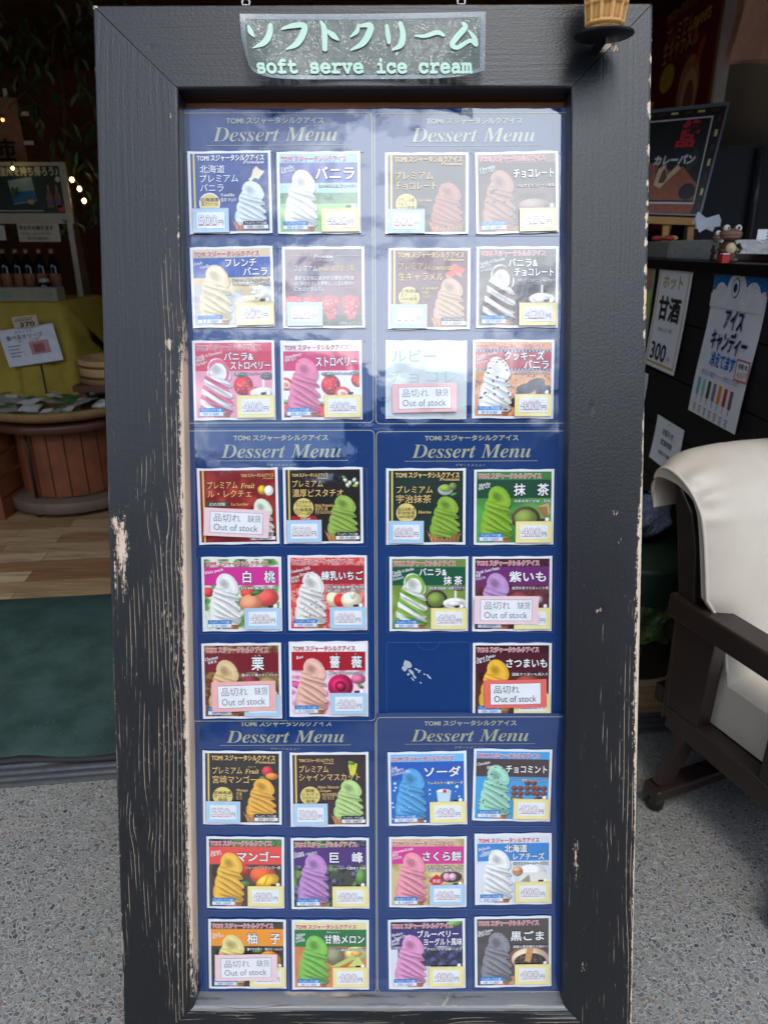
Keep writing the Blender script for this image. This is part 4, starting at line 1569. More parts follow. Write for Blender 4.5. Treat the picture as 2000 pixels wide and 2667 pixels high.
STD = {
    'vanilla': (s_meadow, (150, 206, 238), (66, 78, 156), W_, None, None, T1('バニラ'), [('Vanilla', .02, .18), ('香草 바닐라', .02, .20)], ['コクのある定番フレーバー'], '400', 'Y', '乳成分・卵（27品目中）', 'white vanilla swirl over a green meadow and blue band'),
    'choc': (s_choc, (132, 98, 86), (66, 52, 52), (176, 132, 116), None, (10, (92, 70, 64), .022), T1('チョコレート', .46, .97, .125), [('Chocolate', .02, .22), ('巧克力 초콜릿', .02, .22)], ['ミルクチョコレート風味'], '450', 'Y', None, 'pale brown chocolate swirl on dark brown, washed out by glare'),
    'french': (s_custard, (224, 202, 160), (44, 82, 168), (240, 222, 176), None, None, T2('フレンチ', 'バニラ', (.42, .82), (.65, .96)), [('French', .01, .12), ('Vanilla', .09, .22)], ['コクのあるカスタード', 'マダガスカル産バニラビーンズ使用'], '400', 'Y', '乳・卵（27品目中）', 'cream yellow swirl before a blue band and poured custard'),
    'vstraw': (s_straw(False), (226, 76, 96), (212, 44, 60), W_, (228, 112, 134), None, T2('バニラ&', 'ストロベリー', (.38, .76), (.46, .98)), [('Vanilla & Strawberry', .01, .36), ('香草&草莓', .01, .13), ('바닐라&딸기', .01, .16)], ['甘酸っぱいストロベリーとバニラ'], '400', 'Y', '乳成分・卵（27品目中）', 'white and pink striped swirl on pink with a strawberry'),
    'straw': (s_straw(True), (246, 246, 246), (212, 36, 92), (236, 132, 162), None, (12, (190, 60, 100), .006), T1('ストロベリー', .43, .97, .145), [('Strawberry', .02, .24), ('草莓 딸기', .02, .17)], ['いちご果肉入りのフレッシュな味わい'], '400', 'Y', None, 'all pink swirl among strawberries on a white ground'),
    'vchoc': (s_milkchoc, (84, 80, 76), (62, 58, 58), (238, 234, 226), (96, 66, 56), None, T2('バニラ&', 'チョコレート', (.38, .76), (.46, .97)), [('Vanilla & Chocolate', .01, .34), ('香草&巧克力', .01, .16), ('바닐라&초콜릿', .01, .17)], ['人気のチョコとバニラの組み合わせ'], '420', 'Y', '乳成分・卵（27品目中）', 'white and chocolate striped swirl with poured milk on dark grey'),
    'cookie': (s_cookie, None, (180, 36, 46), W_, None, (46, (50, 44, 44), .013), T2('クッキーズ', 'バニラ', (.38, .90), (.64, .96), .125), [('Cookies Vanilla', .01, .28), ('香草饼干', .01, .13), ('쿠키바닐라', .01, .16)], ['人気のほろにがクッキー入り'], '400', 'Y', '乳成分・小麦・大豆（27品目中）', 'white swirl flecked black beside dark sandwich cookies'),
    'matcha': (s_matcha, (64, 134, 62), (22, 74, 48), (142, 186, 52), None, None, T1('抹　茶', .50, .96, .17), [('Matcha', .02, .18), ('抹茶 녹차', .02, .18)], ['抹茶本来の甘味・苦味'], '400', 'Y', None, 'bright green swirl with a tea bowl and bamboo whisk'),
    'peach': (s_peach, None, (214, 52, 150), W_, None, (14, (190, 180, 160), .005), T1('白　桃', .52, .95, .17), [('White peach', .01, .26)], ['白桃果肉入り'], '400', 'B', '乳・もも（27品目中）', 'white swirl before ripe peaches and a magenta band'),
    'milkberry': (s_redberry, None, (170, 44, 56), (240, 236, 230), None, (26, (150, 70, 70), .009), T1('練乳いちご', .42, .98, .13), [('Condensed Milk', .01, .27), ('Strawberry', .12, .32), ('炼乳草莓', .01, .12), ('연유딸기', .01, .12)], ['北海道産練乳使用', '練乳の濃厚感 いちごのフレッシュ感'], '400', 'B', None, 'white swirl flecked red over a strawberry background'),
    'chestnut': (s_chest, None, (124, 32, 42), (228, 198, 148), None, (8, (120, 84, 60), .006), [('栗', .64, .80, .255, .19)], [('Chestnut', .01, .19), ('板栗 밤', .05, .17)], ['香ばしい栗のチップ入り'], '400', 'B', None, 'tan swirl on deep red with chestnuts, half hidden by a slip'),
    'rose': (s_rose, (246, 246, 246), (172, 30, 44), (246, 192, 172), None, None, T1('薔　薇', .52, .95, .17), [('Rose', .06, .16)], ['薔薇の香りとまろやかな乳感'], '400', 'B', '乳（27品目中）', 'peach pink swirl beside a deep pink rose'),
    'vmatcha': (s_vmatcha, (112, 142, 62), (18, 88, 58), (240, 240, 230), (136, 186, 70), None, [('バニラ&', .37, .74, .185, .115), ('抹 茶', .70, .95, .305, .125)], [('Vanilla & Matcha', .01, .30), ('香草&抹茶', .01, .13), ('바닐라&녹차', .01, .16)], ['愛知県 西尾産の抹茶とバニラ'], '400', 'Y', None, 'white and green striped swirl on an olive ground'),
    'purple': (s_purple, (76, 28, 46), (112, 42, 112), (192, 152, 202), None, None, T1('紫いも', .46, .95, .15), [('Purple Sweet Potato', .01, .33), ('紫薯', .01, .07), ('자색고구마', .01, .14)], ['自然な甘さとほっこり感'], '400', 'Y', '乳（27品目中）', 'lavender swirl on a purple band, mostly hidden by a slip'),
    'satsuma': (s_satsuma, (60, 24, 30), (80, 24, 36), (246, 192, 62), None, None, T1('さつまいも', .42, .97, .135), [('Sweet Potato', .01, .27), ('红薯 고구마', .01, .20)], ['国産さつまいも具入り'], '400', 'Y', None, 'golden yellow swirl on dark maroon, cut off by the sheet below'),
    'soda': (s_soda, (112, 192, 238), (14, 88, 184), (88, 172, 228), None, (12, (210, 232, 244), .007), T1('ソーダ', .46, .95, .15), [('Soda', .01, .09), ('苏打 碳酸汽水', .01, .18), ('소다(레모네이드 향료)', .01, .27)], ['ラムネ入りの爽快ソーダ'], '400', 'Y', None, 'bright blue swirl with bubbles and an iced glass'),
    'mint': (s_mint, (72, 166, 226), (72, 50, 50), (166, 222, 196), None, (34, (60, 60, 54), .009), T1('チョコミント', .41, .97, .12), [('Chocolate', .01, .19), ('Mint', .14, .23)], ['パリパリ食感のチョコレート入り'], '420', 'Y', '乳・大豆（27品目中）', 'mint green swirl with chips and chocolate squares'),
    'mango': (s_mango, None, (234, 78, 68), (246, 192, 72), None, None, T1('マンゴー', .39, .97, .15), [('Mango', .02, .16), ('芒果 망고', .02, .18)], ['ジューシーなマンゴー感'], '400', 'Y', None, 'orange yellow swirl on a red band with cut mango'),
    'kyoho': (s_grape, None, (78, 38, 118), (198, 144, 204), None, None, T1('巨　峰', .50, .95, .16), [('Grape', .01, .14), ('巨峰葡萄 거봉(포도)', .01, .33)], ['ジューシーな酸味と渋味'], '400', 'Y', None, 'mauve swirl on deep purple with dark grapes'),
    'yuzu': (s_yuzu, None, (246, 154, 34), (236, 222, 146), None, (10, (190, 190, 80), .007), T1('柚　子', .50, .96, .17), [('Yuzu', .02, .13), ('柚子 유자', .02, .18)], ['爽やかな香り・柚子ピール入り'], '400', 'Y', None, 'pale yellow swirl on an orange band, covered by a slip'),
    'melon': (s_melon, (232, 224, 160), (34, 118, 60), (132, 198, 84), None, None, T1('甘熟メロン', .42, .97, .135), [('Melon', .02, .15), ('香甜瓜', .02, .12), ('단숙메론', .02, .15)], ['メロンの美味しさそのままに'], '400', 'Y', '乳成分・りんご（27品目中）', 'green swirl on orange with melon wedges'),
    'sakura': (s_sakura, None, (218, 48, 144), (244, 156, 172), None, (10, (250, 210, 214), .007), T1('さくら餅', .43, .96, .145), [('Sakuramochi taste', .01, .30), ('樱花饼', .01, .09), ('사쿠라(떡)', .01, .14)], ['もち米入り', '「滋賀羽二重糯」使用'], '400', 'B', '乳（27品目中）', 'rose pink swirl on gold with a leaf wrapped rice cake'),
    'cheese': (s_cheese, (222, 230, 238), (52, 134, 208), (243, 243, 240), None, None, [('北海道', .38, .69, .185, .115), ('レアチーズ', .50, .93, .305, .105)], [('Hokkaido', .01, .18), ('Cheesecake', .06, .24), ('北海道鲜芝士蛋糕', .03, .26)], ['北海道産クリームチーズ使用'], '400', 'Y', '乳成分（28品目中）', 'white swirl on pale blue beside a white cheesecake'),
    'blueberry': (s_blue, None, (58, 44, 116), (232, 156, 200), None, (14, (180, 100, 150), .007), T2('ブルーベリー', 'ヨーグルト風味', (.37, .94), (.46, .99), .11), [('Blueberry', .01, .17), ('Yogurt Flavor', .05, .28), ('蓝莓 酸奶', .01, .13), ('블루베리', .01, .12)], ['クセになる甘酸っぱさ'], '400', 'Y', None, 'pink swirl with a heap of blueberries'),
    'sesame': (s_sesame, (82, 76, 76), (78, 71, 69), (142, 142, 148), None, (40, (100, 100, 106), .008), T1('黒ごま', .47, .93, .145), [('Black Sesame', .01, .22), ('黑芝麻 흑임자', .01, .19)], ['胡麻の風味豊かな味わい'], '400', 'Y', '乳成分・ごま（27品目中）', 'grey swirl beside a bowl of black sesame'),
}


def brief(t, n):
    w = t.replace(',', '').split()[:n]
    while w[-1] in ('a', 'an', 'the', 'and', 'with', 'on', 'of', 'over', 'before', 'by', 'beside', 'from', 'black', 'white', 'half', 'in'):
        w.pop()
    return ' '.join(w)


seed = 3
for k, (scene, strip, band, sw, sw2, specks, title, eng, sub, price, tc, al, txt) in STD.items():
    seed += 1
    pic = flavour(scene, (lambda p: None) if strip is None else strip, band, sw, sw2, specks, seed)
    if k == 'cookie':
        for yy in (.122, .368):
            pic.rect(-.1, yy - .014, 1.1, yy + .014, (40, 50, 100))
            for q in range(22):
                pic.ell(.02 + q * .046, yy, .009, .009, (240, 240, 240), .1)
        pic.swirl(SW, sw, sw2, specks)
    d = dict(pic=pic, title=title, eng=eng, sub=sub)
    if al:
        d['all'] = al
    if k == 'rose':
        d['extra'] = [('ば', .60, .62, .14, .03, WHITE), ('ら', .86, .88, .14, .03, WHITE)]
    if k == 'chestnut':
        d['extra'] = [('くり', .68, .76, .145, .035, WHITE)]
    if k == 'melon':
        d['extra'] = [('かんじゅく', .45, .63, .145, .035, WHITE)]
    if k == 'sakura':
        d['extra'] = [('季節', .565, .675, .63, .06, WHITE)]
        d['subink'] = BROWN
    if k == 'cheese':
        d['extra'] = [('NEW', .50, .62, .53, .05, RED)]
    menu_card(Q[k], 'menu card with ' + txt, 'std', d)
    price_tag(Q[k], *YT, tc, price, ('yellow' if tc == 'Y' else 'blue') + ' price tag on card with ' + brief(txt, 10))

# premium cards ---------------------------------------------------------------
BT = (.035, .69, .475, .985)
d = {}
p = prem((44, 70, 134), (226, 238, 240))
finish_prem(p)
p.poly([(.80, .22), (.84, .17), (.88, .21), (.95, .24), (.90, .30), (.87, .34), (.82, .32), (.77, .37), (.74, .34), (.78, .30)], (236, 226, 190))
d['hokkaido'] = dict(pic=p, white=1, title=[('北海道', .12, .44, .205, .115), ('プレミアム', .12, .61, .325, .115), ('バニラ', .12, .42, .445, .115)], badge=['北海道産', '生クリーム'],
                     eng=[('Vanilla', .38, .56, .535), ('香草 바닐라', .38, .58, .60)], txt='white swirl on blue with a pale island map', price='500')
p = prem((58, 54, 56), (176, 112, 96))
d['pchoc'] = dict(pic=finish_prem(p), title=[('プレミアム', .09, .58, .275, .12), ('チョコレート', .09, .62, .405, .12)], badge=['フランス産', 'チョコレート', '100%使用'], eng=[('Chocolate', .38, .57, .59)], engit=1,
                  noall=1, txt='chocolate swirl in a waffle cone on dark grey under glare', price='600')
p = prem((92, 46, 58), (200, 164, 132))
for a in ((.82, .22, .4), (.90, .26, -.5), (.78, .30, .1)):
    p.poly([(a[0] - .07, a[1]), (a[0], a[1] - .05), (a[0] + .07, a[1] - .01), (a[0] + .02, a[1] + .06)], (206, 76, 52))
    p.poly([(a[0] - .07, a[1]), (a[0] + .02, a[1] + .06), (a[0] + .02, a[1] + .09), (a[0] - .06, a[1] + .05)], (236, 130, 90))
d['caramel'] = dict(pic=finish_prem(p), title=[('プレミアム', .10, .50, .21, .105), ('sweets', .54, .80, .22, .10), ('生キャラメル', .10, .68, .345, .12)], badge=['北海道産', '生クリーム', '100%使用', '生キャラメルソース入り'], by=.61,
                    eng=[('Caramel', .41, .61, .49), ('焦糖', .41, .49, .55), ('카라멜', .41, .51, .61)], all='乳（27品目中）', txt='caramel swirl on maroon with red caramel blocks', price='500')
p = prem((140, 34, 34), (226, 236, 214), 5, (.62, .40, .97, .97))
p.mottle(.09, -.1, 1.1, 1.1, [(110, 24, 26), (160, 44, 40), (130, 30, 30), (176, 60, 52)], 3)
p.ell(.82, .28, .055, .065, (226, 182, 50), .4)
p.ell(.91, .29, .06, .07, (238, 240, 230), .15)
p.poly([(.07, .44), (.38, .44), (.36, .47), (.38, .50), (.07, .50), (.09, .47)], (40, 92, 60))
d['pear'] = dict(pic=finish_prem(p, False), small=(.55, .98), title=[('プレミアム', .10, .50, .205, .115), ('Fruit', .54, .73, .215, .10), ('ル・レクチェ', .10, .68, .325, .115)], badge=[], by=2.3,
                 eng=[('Le Lectier', .41, .64, .47)], extra=[('幻の洋梨', .12, .33, .47, .05, WHITE, .01)], txt='pale swirl and cut pear on red, half hidden by a slip', price='')
p = prem((30, 26, 26), (156, 186, 84))
for a in ((.80, .15), (.86, .19), (.92, .15), (.83, .22), (.95, .20)):
    p.ell(*a, .035, .024, (214, 214, 190), .3, a[0] * 9)
p.ell(.78, .11, .03, .015, (110, 170, 80), .3, .6)
p.ell(.93, .23, .035, .02, (140, 180, 70), .3, .1)
p.poly([(.06, .64), (.40, .64), (.42, .70), (.08, .72)], (170, 30, 36))
d['pistachio'] = dict(pic=finish_prem(p), small=(.09, .57), title=[('プレミアム', .09, .50, .195, .11), ('濃厚ピスタチオ', .09, .77, .325, .12)], badge=['ピスタチオ', 'プラリネ入り', '北海道産', '生クリーム使用'], by=.53,
                      eng=[('Rich Pistachio', .39, .65, .495), ('香浓开心果', .39, .56, .545), ('진한 피스타치오', .39, .61, .595)], extra=[('NEW', .20, .33, .685, .05, WHITE)], all='乳成分・大豆（28品目中）',
                      txt='green swirl on black with pistachio nuts', price='550')
p = prem((24, 46, 38), (142, 182, 62))
p.ell(.76, .27, .10, .075, (196, 206, 200), .3)
p.ell(.76, .25, .085, .05, (140, 170, 70), .25)
p.ell(.86, .22, .05, .05, (120, 140, 70), .35)
p.ell(.87, .33, .05, .018, (90, 150, 70), .3, -.4)
d['uji'] = dict(pic=finish_prem(p), title=[('プレミアム', .10, .59, .265, .115), ('宇治抹茶', .10, .57, .395, .125)], badge=['石臼挽き', '宇治抹茶', '100%使用'], by=.59, eng=[('Matcha', .39, .57, .575)], engit=1, noall=1,
                txt='green swirl in a waffle cone on dark green', price='600')
p = prem((38, 34, 32), (244, 182, 70))
p.ell(.84, .26, .075, .075, (206, 50, 70), .4)
p.ell(.90, .33, .085, .05, (240, 140, 60), .3)
p.ell(.78, .35, .045, .02, (70, 130, 66), .3, .3)
d['pmango'] = dict(pic=finish_prem(p), title=[('プレミアム', .10, .50, .245, .115), ('Fruit', .54, .73, .25, .10), ('宮崎マンゴー', .10, .70, .375, .12)], badge=['宮崎県産', 'マンゴー', '使用'], by=.62,
                   eng=[('Mango', .42, .58, .525), ('芒果', .42, .50, .585), ('망고', .42, .50, .64)], extra=[('フルーツ', .58, .69, .19, .03, GOLD)], txt='orange swirl on black with a red mango', price='550')
p = prem((48, 26, 30), (190, 220, 140))
for q in range(16):
    p.ell(.82 + .05 * math.sin(q * 2.1) * (1 - q / 26), .14 + q * .010, .022, .022, (204, 200, 60), .4)
p.ell(.80, .12, .05, .025, (84, 150, 66), .3, .3)
d['muscat'] = dict(pic=finish_prem(p), small=(.09, .56), title=[('プレミアム', .09, .49, .20, .115), ('シャインマスカット', .09, .92, .315, .115)], badge=['国産', 'シャイン', 'マスカット', '使用'], by=.585,
                   eng=[('Shine Muscat', .34, .63, .455), ('Grapes', .37, .52, .505), ('阳光玫瑰葡萄', .40, .60, .565), ('샤인 머스캣', .40, .56, .615)], all='乳成分（28品目中）', txt='pale green swirl on black with green grapes', price='500')
for k, e in d.items():
    menu_card(Q[k], 'premium menu card with ' + e['txt'], 'prem', e)
    if e['price']:
        price_tag(Q[k], *BT, 'B', e['price'], 'blue price tag on premium card with ' + brief(e['txt'], 9))
p = Pic((112, 82, 96), 9)
p.mottle(-.1, -.1, 1.1, 1.1, [(86, 74, 96), (124, 88, 96), (98, 60, 70)], 4)
p.mottle(-.1, .86, 1.1, 1.1, [(30, 44, 34), (50, 66, 46)], 8)
for x in (.10, .34, .58, .84):
    p.poly([(x - .11, .63), (x + .10, .62), (x + .12, .70), (x + .06, .90), (x - .02, .92), (x - .10, .72)], (214, 60, 74))
    p.ell(x, .72, .10, .12, (220, 62, 76), .4)
    p.dots(22, (x - .09, .64, x + .09, .84), .010, (246, 150, 150))
menu_card(Q['amaou'], 'premium menu card of printed text only above a row of red strawberries', 'text', dict(pic=p))
price_tag(Q['amaou'], .045, .68, .485, .97, 'B', '500', 'pale blue price tag over the row of printed strawberries on the text card')
menu_card(Q['blank'], 'blank white card with faded green handwriting and a slip taped over it', 'blank', {})

PINK = pm('slip_pink', (244, 184, 180))
PALE = pm('slip_pale_pink', (244, 210, 214))
SALM = pm('slip_salmon', (240, 112, 104))


def crop(ox, oy, sc, pts):
    return [(ox + x / sc, oy + y / sc) for x, y in pts]


stock_slip(crop(960, 620, 3.19, [(192, 1212), (733, 1205), (730, 1440), (203, 1455)]), 'pink edged out of stock slip over the blank white card', PINK)
stock_slip(crop(480, 1100, 3.318, [(175, 733), (740, 763), (728, 1003), (172, 975)]), 'tilted pale pink out of stock slip over the red pear card', PALE)
stock_slip(crop(480, 1420, 3.318, [(238, 1192), (792, 1163), (793, 1425), (247, 1440)]), 'pink out of stock slip over the chestnut card', PINK)
stock_slip(crop(960, 1420, 3.19, [(877, 420), (1410, 425), (1406, 662), (873, 648)]), 'pale pink out of stock slip over the lavender swirl card', PALE)
stock_slip(crop(960, 1420, 3.19, [(957, 1120), (1475, 1115), (1478, 1340), (963, 1355)]), 'salmon red edged out of stock slip with darker print over the golden swirl card', SALM, False, 1)
stock_slip(crop(500, 2150, 3.456, [(210, 1162), (770, 1158), (768, 1392), (212, 1392)]), 'pale pink out of stock slip over the yellow citrus card at the bottom', PALE)

# torn sticker remains in the empty pocket
b = MB()
rs = np.random.RandomState(4)
for (x, y, w, h, a) in ((322, 985, 74, 60, -.75), (296, 1020, 50, 40, -.7), (352, 1050, 60, 26, -.8), (380, 1090, 50, 16, -.85), (398, 1030, 40, 14, -.5), (420, 1045, 16, 30, -.6), (500, 1090, 56, 16, -.85),
                        (462, 1070, 20, 12, -.4), (365, 1110, 40, 12, -.8), (432, 1140, 20, 10, -.6), (330, 1070, 20, 26, -.7)):
    n = 11
    pts = []
    for k in range(n):
        t = 2 * math.pi * k / n
        r = .8 + .35 * rs.rand()
        u, v = w / 2 * r * math.cos(t), h / 2 * r * math.sin(t)
        pts.append(B(960 + (x + u * math.cos(a) + v * math.sin(a)) / 3.19, 1420 + (y - u * math.sin(a) + v * math.cos(a)) / 3.19, ZS))
    b.prism(pts[::-1], ZS + .0016, ZS + .0020)
tag(b.build('torn_sticker', pm('torn_paper', (178, 188, 196)), mw=MBOARD), 'torn silver white sticker remains in the empty pocket', 'sticker')

# ------------------------------------------------------------------ ice cream cone holder on the frame's corner
pc = B(1570, 92, .048)
cpos = MBOARD @ Vector((pc[0], pc[1], .048))
cone = thing('cone_holder', 'small black disc bracket with a waffle cone on the frame top corner', 'cone holder', Matrix.Translation(cpos))
PLATE = M('black_disc_plastic', (22, 22, 24), .4, .2)
MB().lathe([(.0001, -.002), (.040, -.002), (.0435, 0), (.043, .002), (.0001, .0035)], n=40).build('disc', PLATE, cone)
MB().bar((0, .012, -.005), (0, .050, -.010), .016, .006).build('bracket', PLATE, cone)
g = G('waffle_cone')
v_ = g.obj()
geo = g.n('NewGeometry')
pt = g.step(geo.outputs['Pointiness'], .46, .53)
base_ = g.mix(g.noise(v_, 90, 4, .6), srgb((216, 156, 78)), srgb((244, 198, 122)))
g.set(col=g.mix(pt, srgb((176, 112, 50)), base_), rough=.6, nrm=g.bump(g.noise(v_, 300, 3), .3, .001))
P = []
nz, na = 60, 96
for j in range(nz + 1):
    z = j / nz * .105
    r0 = .0235 + .125 * z
    row = []
    for k in range(na + 1):
        a = 2 * math.pi * k / na
        ra = abs(math.sin(a * 5.5 + .3)) ** 8
        rb = max(math.exp(-((z - q) / .0018) ** 2) for q in (.010, .034, .064, .1))
        r = r0 + .0032 * max(ra if z > .008 else 0, rb) - (.0012 * math.sin(a * 3) if z < .004 else 0)
        row.append((r * math.cos(a), r * math.sin(a), z + .003))
    P.append(row)
b = MB()
b.grid(P, 0)
b.lathe([(.0001, .09), (.036, .09)], n=40)
b.build('waffle_cone', g.m, cone)

# ------------------------------------------------------------------ setting
E_ = np.array([.9928, .1195])                        # along the shop front
N_ = np.array([-.1195, .9928])                       # into the shop
F0 = np.array([0, 1.574])


def fp(t, d, z=0.0):
    p = F0 + E_ * t + N_ * d
    return (float(p[0]), float(p[1]), z)


def floor_sheet(name, pts, z, mat, label=None):
    o = MB().add([(x, y, z) for x, y in pts], [tuple(range(len(pts)))]).build(name, mat)
    o['kind'] = 'structure'
    return o


g = G('exposed_aggregate')
tc = g.n('TexCoord')


def voro(scale, feat='F1', out='Color', rnd=1.0):
    d_ = g.n('TexVoronoi', feature=feat)
    g.t.links.new(wv, d_.inputs['Vector'])
    d_.inputs['Scale'].default_value = scale
    d_.inputs['Randomness'].default_value = rnd
    return d_.outputs[out]


nv = g.noise(tc.outputs['Object'], 60, 2, .5, out='Color')
wv_ = g.n('VectorMath', operation='SCALE')
g.t.links.new(nv, wv_.inputs[0])
wv_.inputs['Scale'].default_value = .022
wa = g.n('VectorMath', operation='ADD')
g.t.links.new(tc.outputs['Object'], wa.inputs[0])
g.t.links.new(wv_.outputs[0], wa.inputs[1])
wv = wa.outputs[0]
stone = g.n('SeparateColor')
g.t.links.new(voro(98), stone.inputs[0])
edge = voro(98, 'DISTANCE_TO_EDGE', 'Distance')
keep = g.step(stone.outputs[1], .22, .26)
shape = g.math('MULTIPLY', g.step(edge, .07, .17), keep)
small = g.n('SeparateColor')
g.t.links.new(voro(290), small.inputs[0])
sm_ = g.math('MULTIPLY', g.step(voro(290, 'DISTANCE_TO_EDGE', 'Distance'), .08, .2), g.step(small.outputs[0], .5, .55))
mort = g.mix(g.noise(tc.outputs['Object'], 240, 4, .7), srgb((104, 103, 98)), srgb((162, 159, 151)))
mort = g.mix(g.math('MULTIPLY', sm_, .75), mort, g.mix(small.outputs[2], srgb((70, 72, 74)), srgb((150, 150, 148))))
pal = g.mix(g.math('POWER', stone.outputs[0], 1.0), srgb((34, 35, 37)), srgb((128, 127, 125)))
pal = g.mix(g.math('MULTIPLY', g.step(stone.outputs[2], .86, .9), .6), pal, srgb((150, 128, 104)))
big = g.noise(tc.outputs['Object'], 1.6, 4, .6)
rim_ = g.math('MULTIPLY', g.math('MULTIPLY', g.step(edge, .02, .06), g.math('SUBTRACT', 1.0, g.step(edge, .09, .16))), keep)
spk = g.noise(tc.outputs['Object'], 520, 3, .7)
mort = g.mix(g.math('MULTIPLY', g.step(spk, .56, .68), .55), mort, srgb((60, 60, 60)))
mort = g.mix(g.math('MULTIPLY', rim_, .5), mort, srgb((196, 195, 190)))
gc = g.mix(g.math('MULTIPLY', shape, g.math('ADD', .45, g.math('MULTIPLY', stone.outputs[2], .5))), mort, pal)
gc = g.mix(g.math('MULTIPLY', g.step(big, .45, .75), .22), gc, srgb((60, 60, 62)))
g.set(col=gc, rough=g.math('SUBTRACT', .8, g.math('MULTIPLY', shape, .25)), nrm=g.bump(g.math('ADD', g.math('MULTIPLY', shape, .8), g.math('MULTIPLY', sm_, .3)), .6, .004))
floor_sheet('ground', [(-40, -40), (40, -40), (40, 40), (-40, 40)], 0, g.m)

g = G('shop_floor_boards')
v_ = g.obj(rot=(0, 0, -.119))
br = g.n('TexBrick')
g.t.links.new(v_, br.inputs[0])
br.offset = .37
br.inputs['Scale'].default_value = 1
br.inputs['Brick Width'].default_value = .62
br.inputs['Row Height'].default_value = .105
br.inputs['Mortar Size'].default_value = .0012
br.inputs['Color1'].default_value = lin((150, 104, 64))
br.inputs['Color2'].default_value = lin((214, 188, 146))
br.inputs['Mortar'].default_value = lin((60, 40, 26))
fv = g.obj((3, 42, 1), rot=(0, 0, -.119))
gr_ = g.noise(fv, 1, 4, .6)
g.set(col=g.mix(g.math('MULTIPLY', g.step(gr_, .4, .7), .5), br.outputs[0], srgb((98, 64, 40))), rough=.38)
o = floor_sheet('shop_floor', [fp(-4, .08)[:2], fp(3.2, .08)[:2], fp(3.2, 5.5)[:2], fp(-4, 5.5)[:2]], .004, g.m)

ALU = M('door_track_aluminium', (150, 152, 156), .32, .10, 40, metal=.85)
b = MB()
prof = [(0, .003), (0, .010), (.006, .012), (.008, .007), (.026, .007), (.028, .013), (.033, .013), (.035, .007), (.052, .007), (.054, .013), (.059, .013), (.061, .007), (.078, .007), (.08, .012), (.086, .010), (.086, .003)]
b.grid([[fp(t, d, z) for d, z in prof] for t in (-4, -2, 0, 1.2, 3.2)], 0, False)
tag(b.build('door_track', ALU), 'ribbed grey aluminium sliding door track along the shop threshold', 'door track')

g = G('green_mat')
v_ = g.obj()
n1 = g.noise(v_, 900, 3, .6)
n2 = g.noise(v_, 6, 4, .6)
fleck = g.step(g.noise(v_, 130, 2, .5), .68, .73)
g.set(col=g.mix(g.math('MULTIPLY', fleck, .4), g.mix(g.math('ADD', g.math('MULTIPLY', n1, .45), g.math('MULTIPLY', g.step(n2, .3, .7), .55)), srgb((42, 62, 59)), srgb((78, 102, 97))), srgb((130, 140, 130))), rough=.95, nrm=g.bump(n1, .8, .004), spec=.1)
b = MB()
rows = []
for i in range(29):
    t = i / 28
    x = -2.6 + 2.2 * t
    yn = 1.553 + .076 * (x + .765) + .006 * math.sin(x * 17) + .006 * math.sin(x * 41 + 1)
    yf = 2.55 + .116 * (x + 1.159)
    lift = .004 * math.sin(x * 9) ** 2
    rows.append([(x, yn, .016 + lift * .3), (x, yn + .008, .022 + lift)] + [(x, yn + (yf - yn) * q, .018 + lift * (1 - q)) for q in (.06, .25, .5, .75, .97)] + [(x, yf, .006)])
b.grid(rows[::-1], 0)
mat_o = tag(b.build('door_mat', g.m), 'large dark green carpet mat inside the shop doorway', 'mat')
b = MB()
b.grid([[(r[0][0], r[0][1] - .004, .013), (r[0][0], r[0][1] - .003, .020), (r[1][0], r[1][1], .0245), (r[1][0], r[1][1] + .006, .023)] for r in rows][::-1], 0)
b.build('rubber_edge', M('black_rubber', (24, 24, 26), .7), mat_o)

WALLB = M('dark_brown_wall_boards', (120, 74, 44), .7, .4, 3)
b = MB()
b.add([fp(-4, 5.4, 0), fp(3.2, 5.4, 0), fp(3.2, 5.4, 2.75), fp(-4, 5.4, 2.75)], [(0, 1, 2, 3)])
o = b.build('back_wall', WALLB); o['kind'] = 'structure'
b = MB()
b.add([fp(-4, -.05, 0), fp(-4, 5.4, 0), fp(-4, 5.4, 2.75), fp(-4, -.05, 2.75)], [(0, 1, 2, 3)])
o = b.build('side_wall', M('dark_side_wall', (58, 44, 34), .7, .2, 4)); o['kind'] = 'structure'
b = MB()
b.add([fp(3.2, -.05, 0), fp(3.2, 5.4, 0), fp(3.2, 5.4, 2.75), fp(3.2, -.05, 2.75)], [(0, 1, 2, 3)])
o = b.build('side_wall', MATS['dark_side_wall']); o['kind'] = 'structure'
b = MB()
for k in range(28):
    d0 = -.05 + k * .195
    b.box((-4, d0, 2.75), (3.2, d0 + .188, 2.78), 0, Matrix(((E_[0], N_[0], 0, F0[0]), (E_[1], N_[1], 0, F0[1]), (0, 0, 1, 0), (0, 0, 0, 1))))
b.box((-4, -.05, 2.785), (3.2, 5.4, 2.8), 0, Matrix(((E_[0], N_[0], 0, F0[0]), (E_[1], N_[1], 0, F0[1]), (0, 0, 1, 0), (0, 0, 0, 1))))
o = b.build('ceiling', M('ceiling_slats', (96, 66, 42), .6, .3, 8)); o['kind'] = 'structure'
MF = Matrix(((E_[0], N_[0], 0, F0[0]), (E_[1], N_[1], 0, F0[1]), (0, 0, 1, 0), (0, 0, 0, 1)))
b = MB()
b.box((-4.2, -.10, 2.42), (3.4, .06, 3.2), 0, MF)
b.box((-4.2, -.55, 2.66), (3.4, -.11, 2.74), 0, MF)
o = b.build('shop_eave', M('eave_timber', (66, 50, 38), .7, .2, 6)); o['kind'] = 'structure'

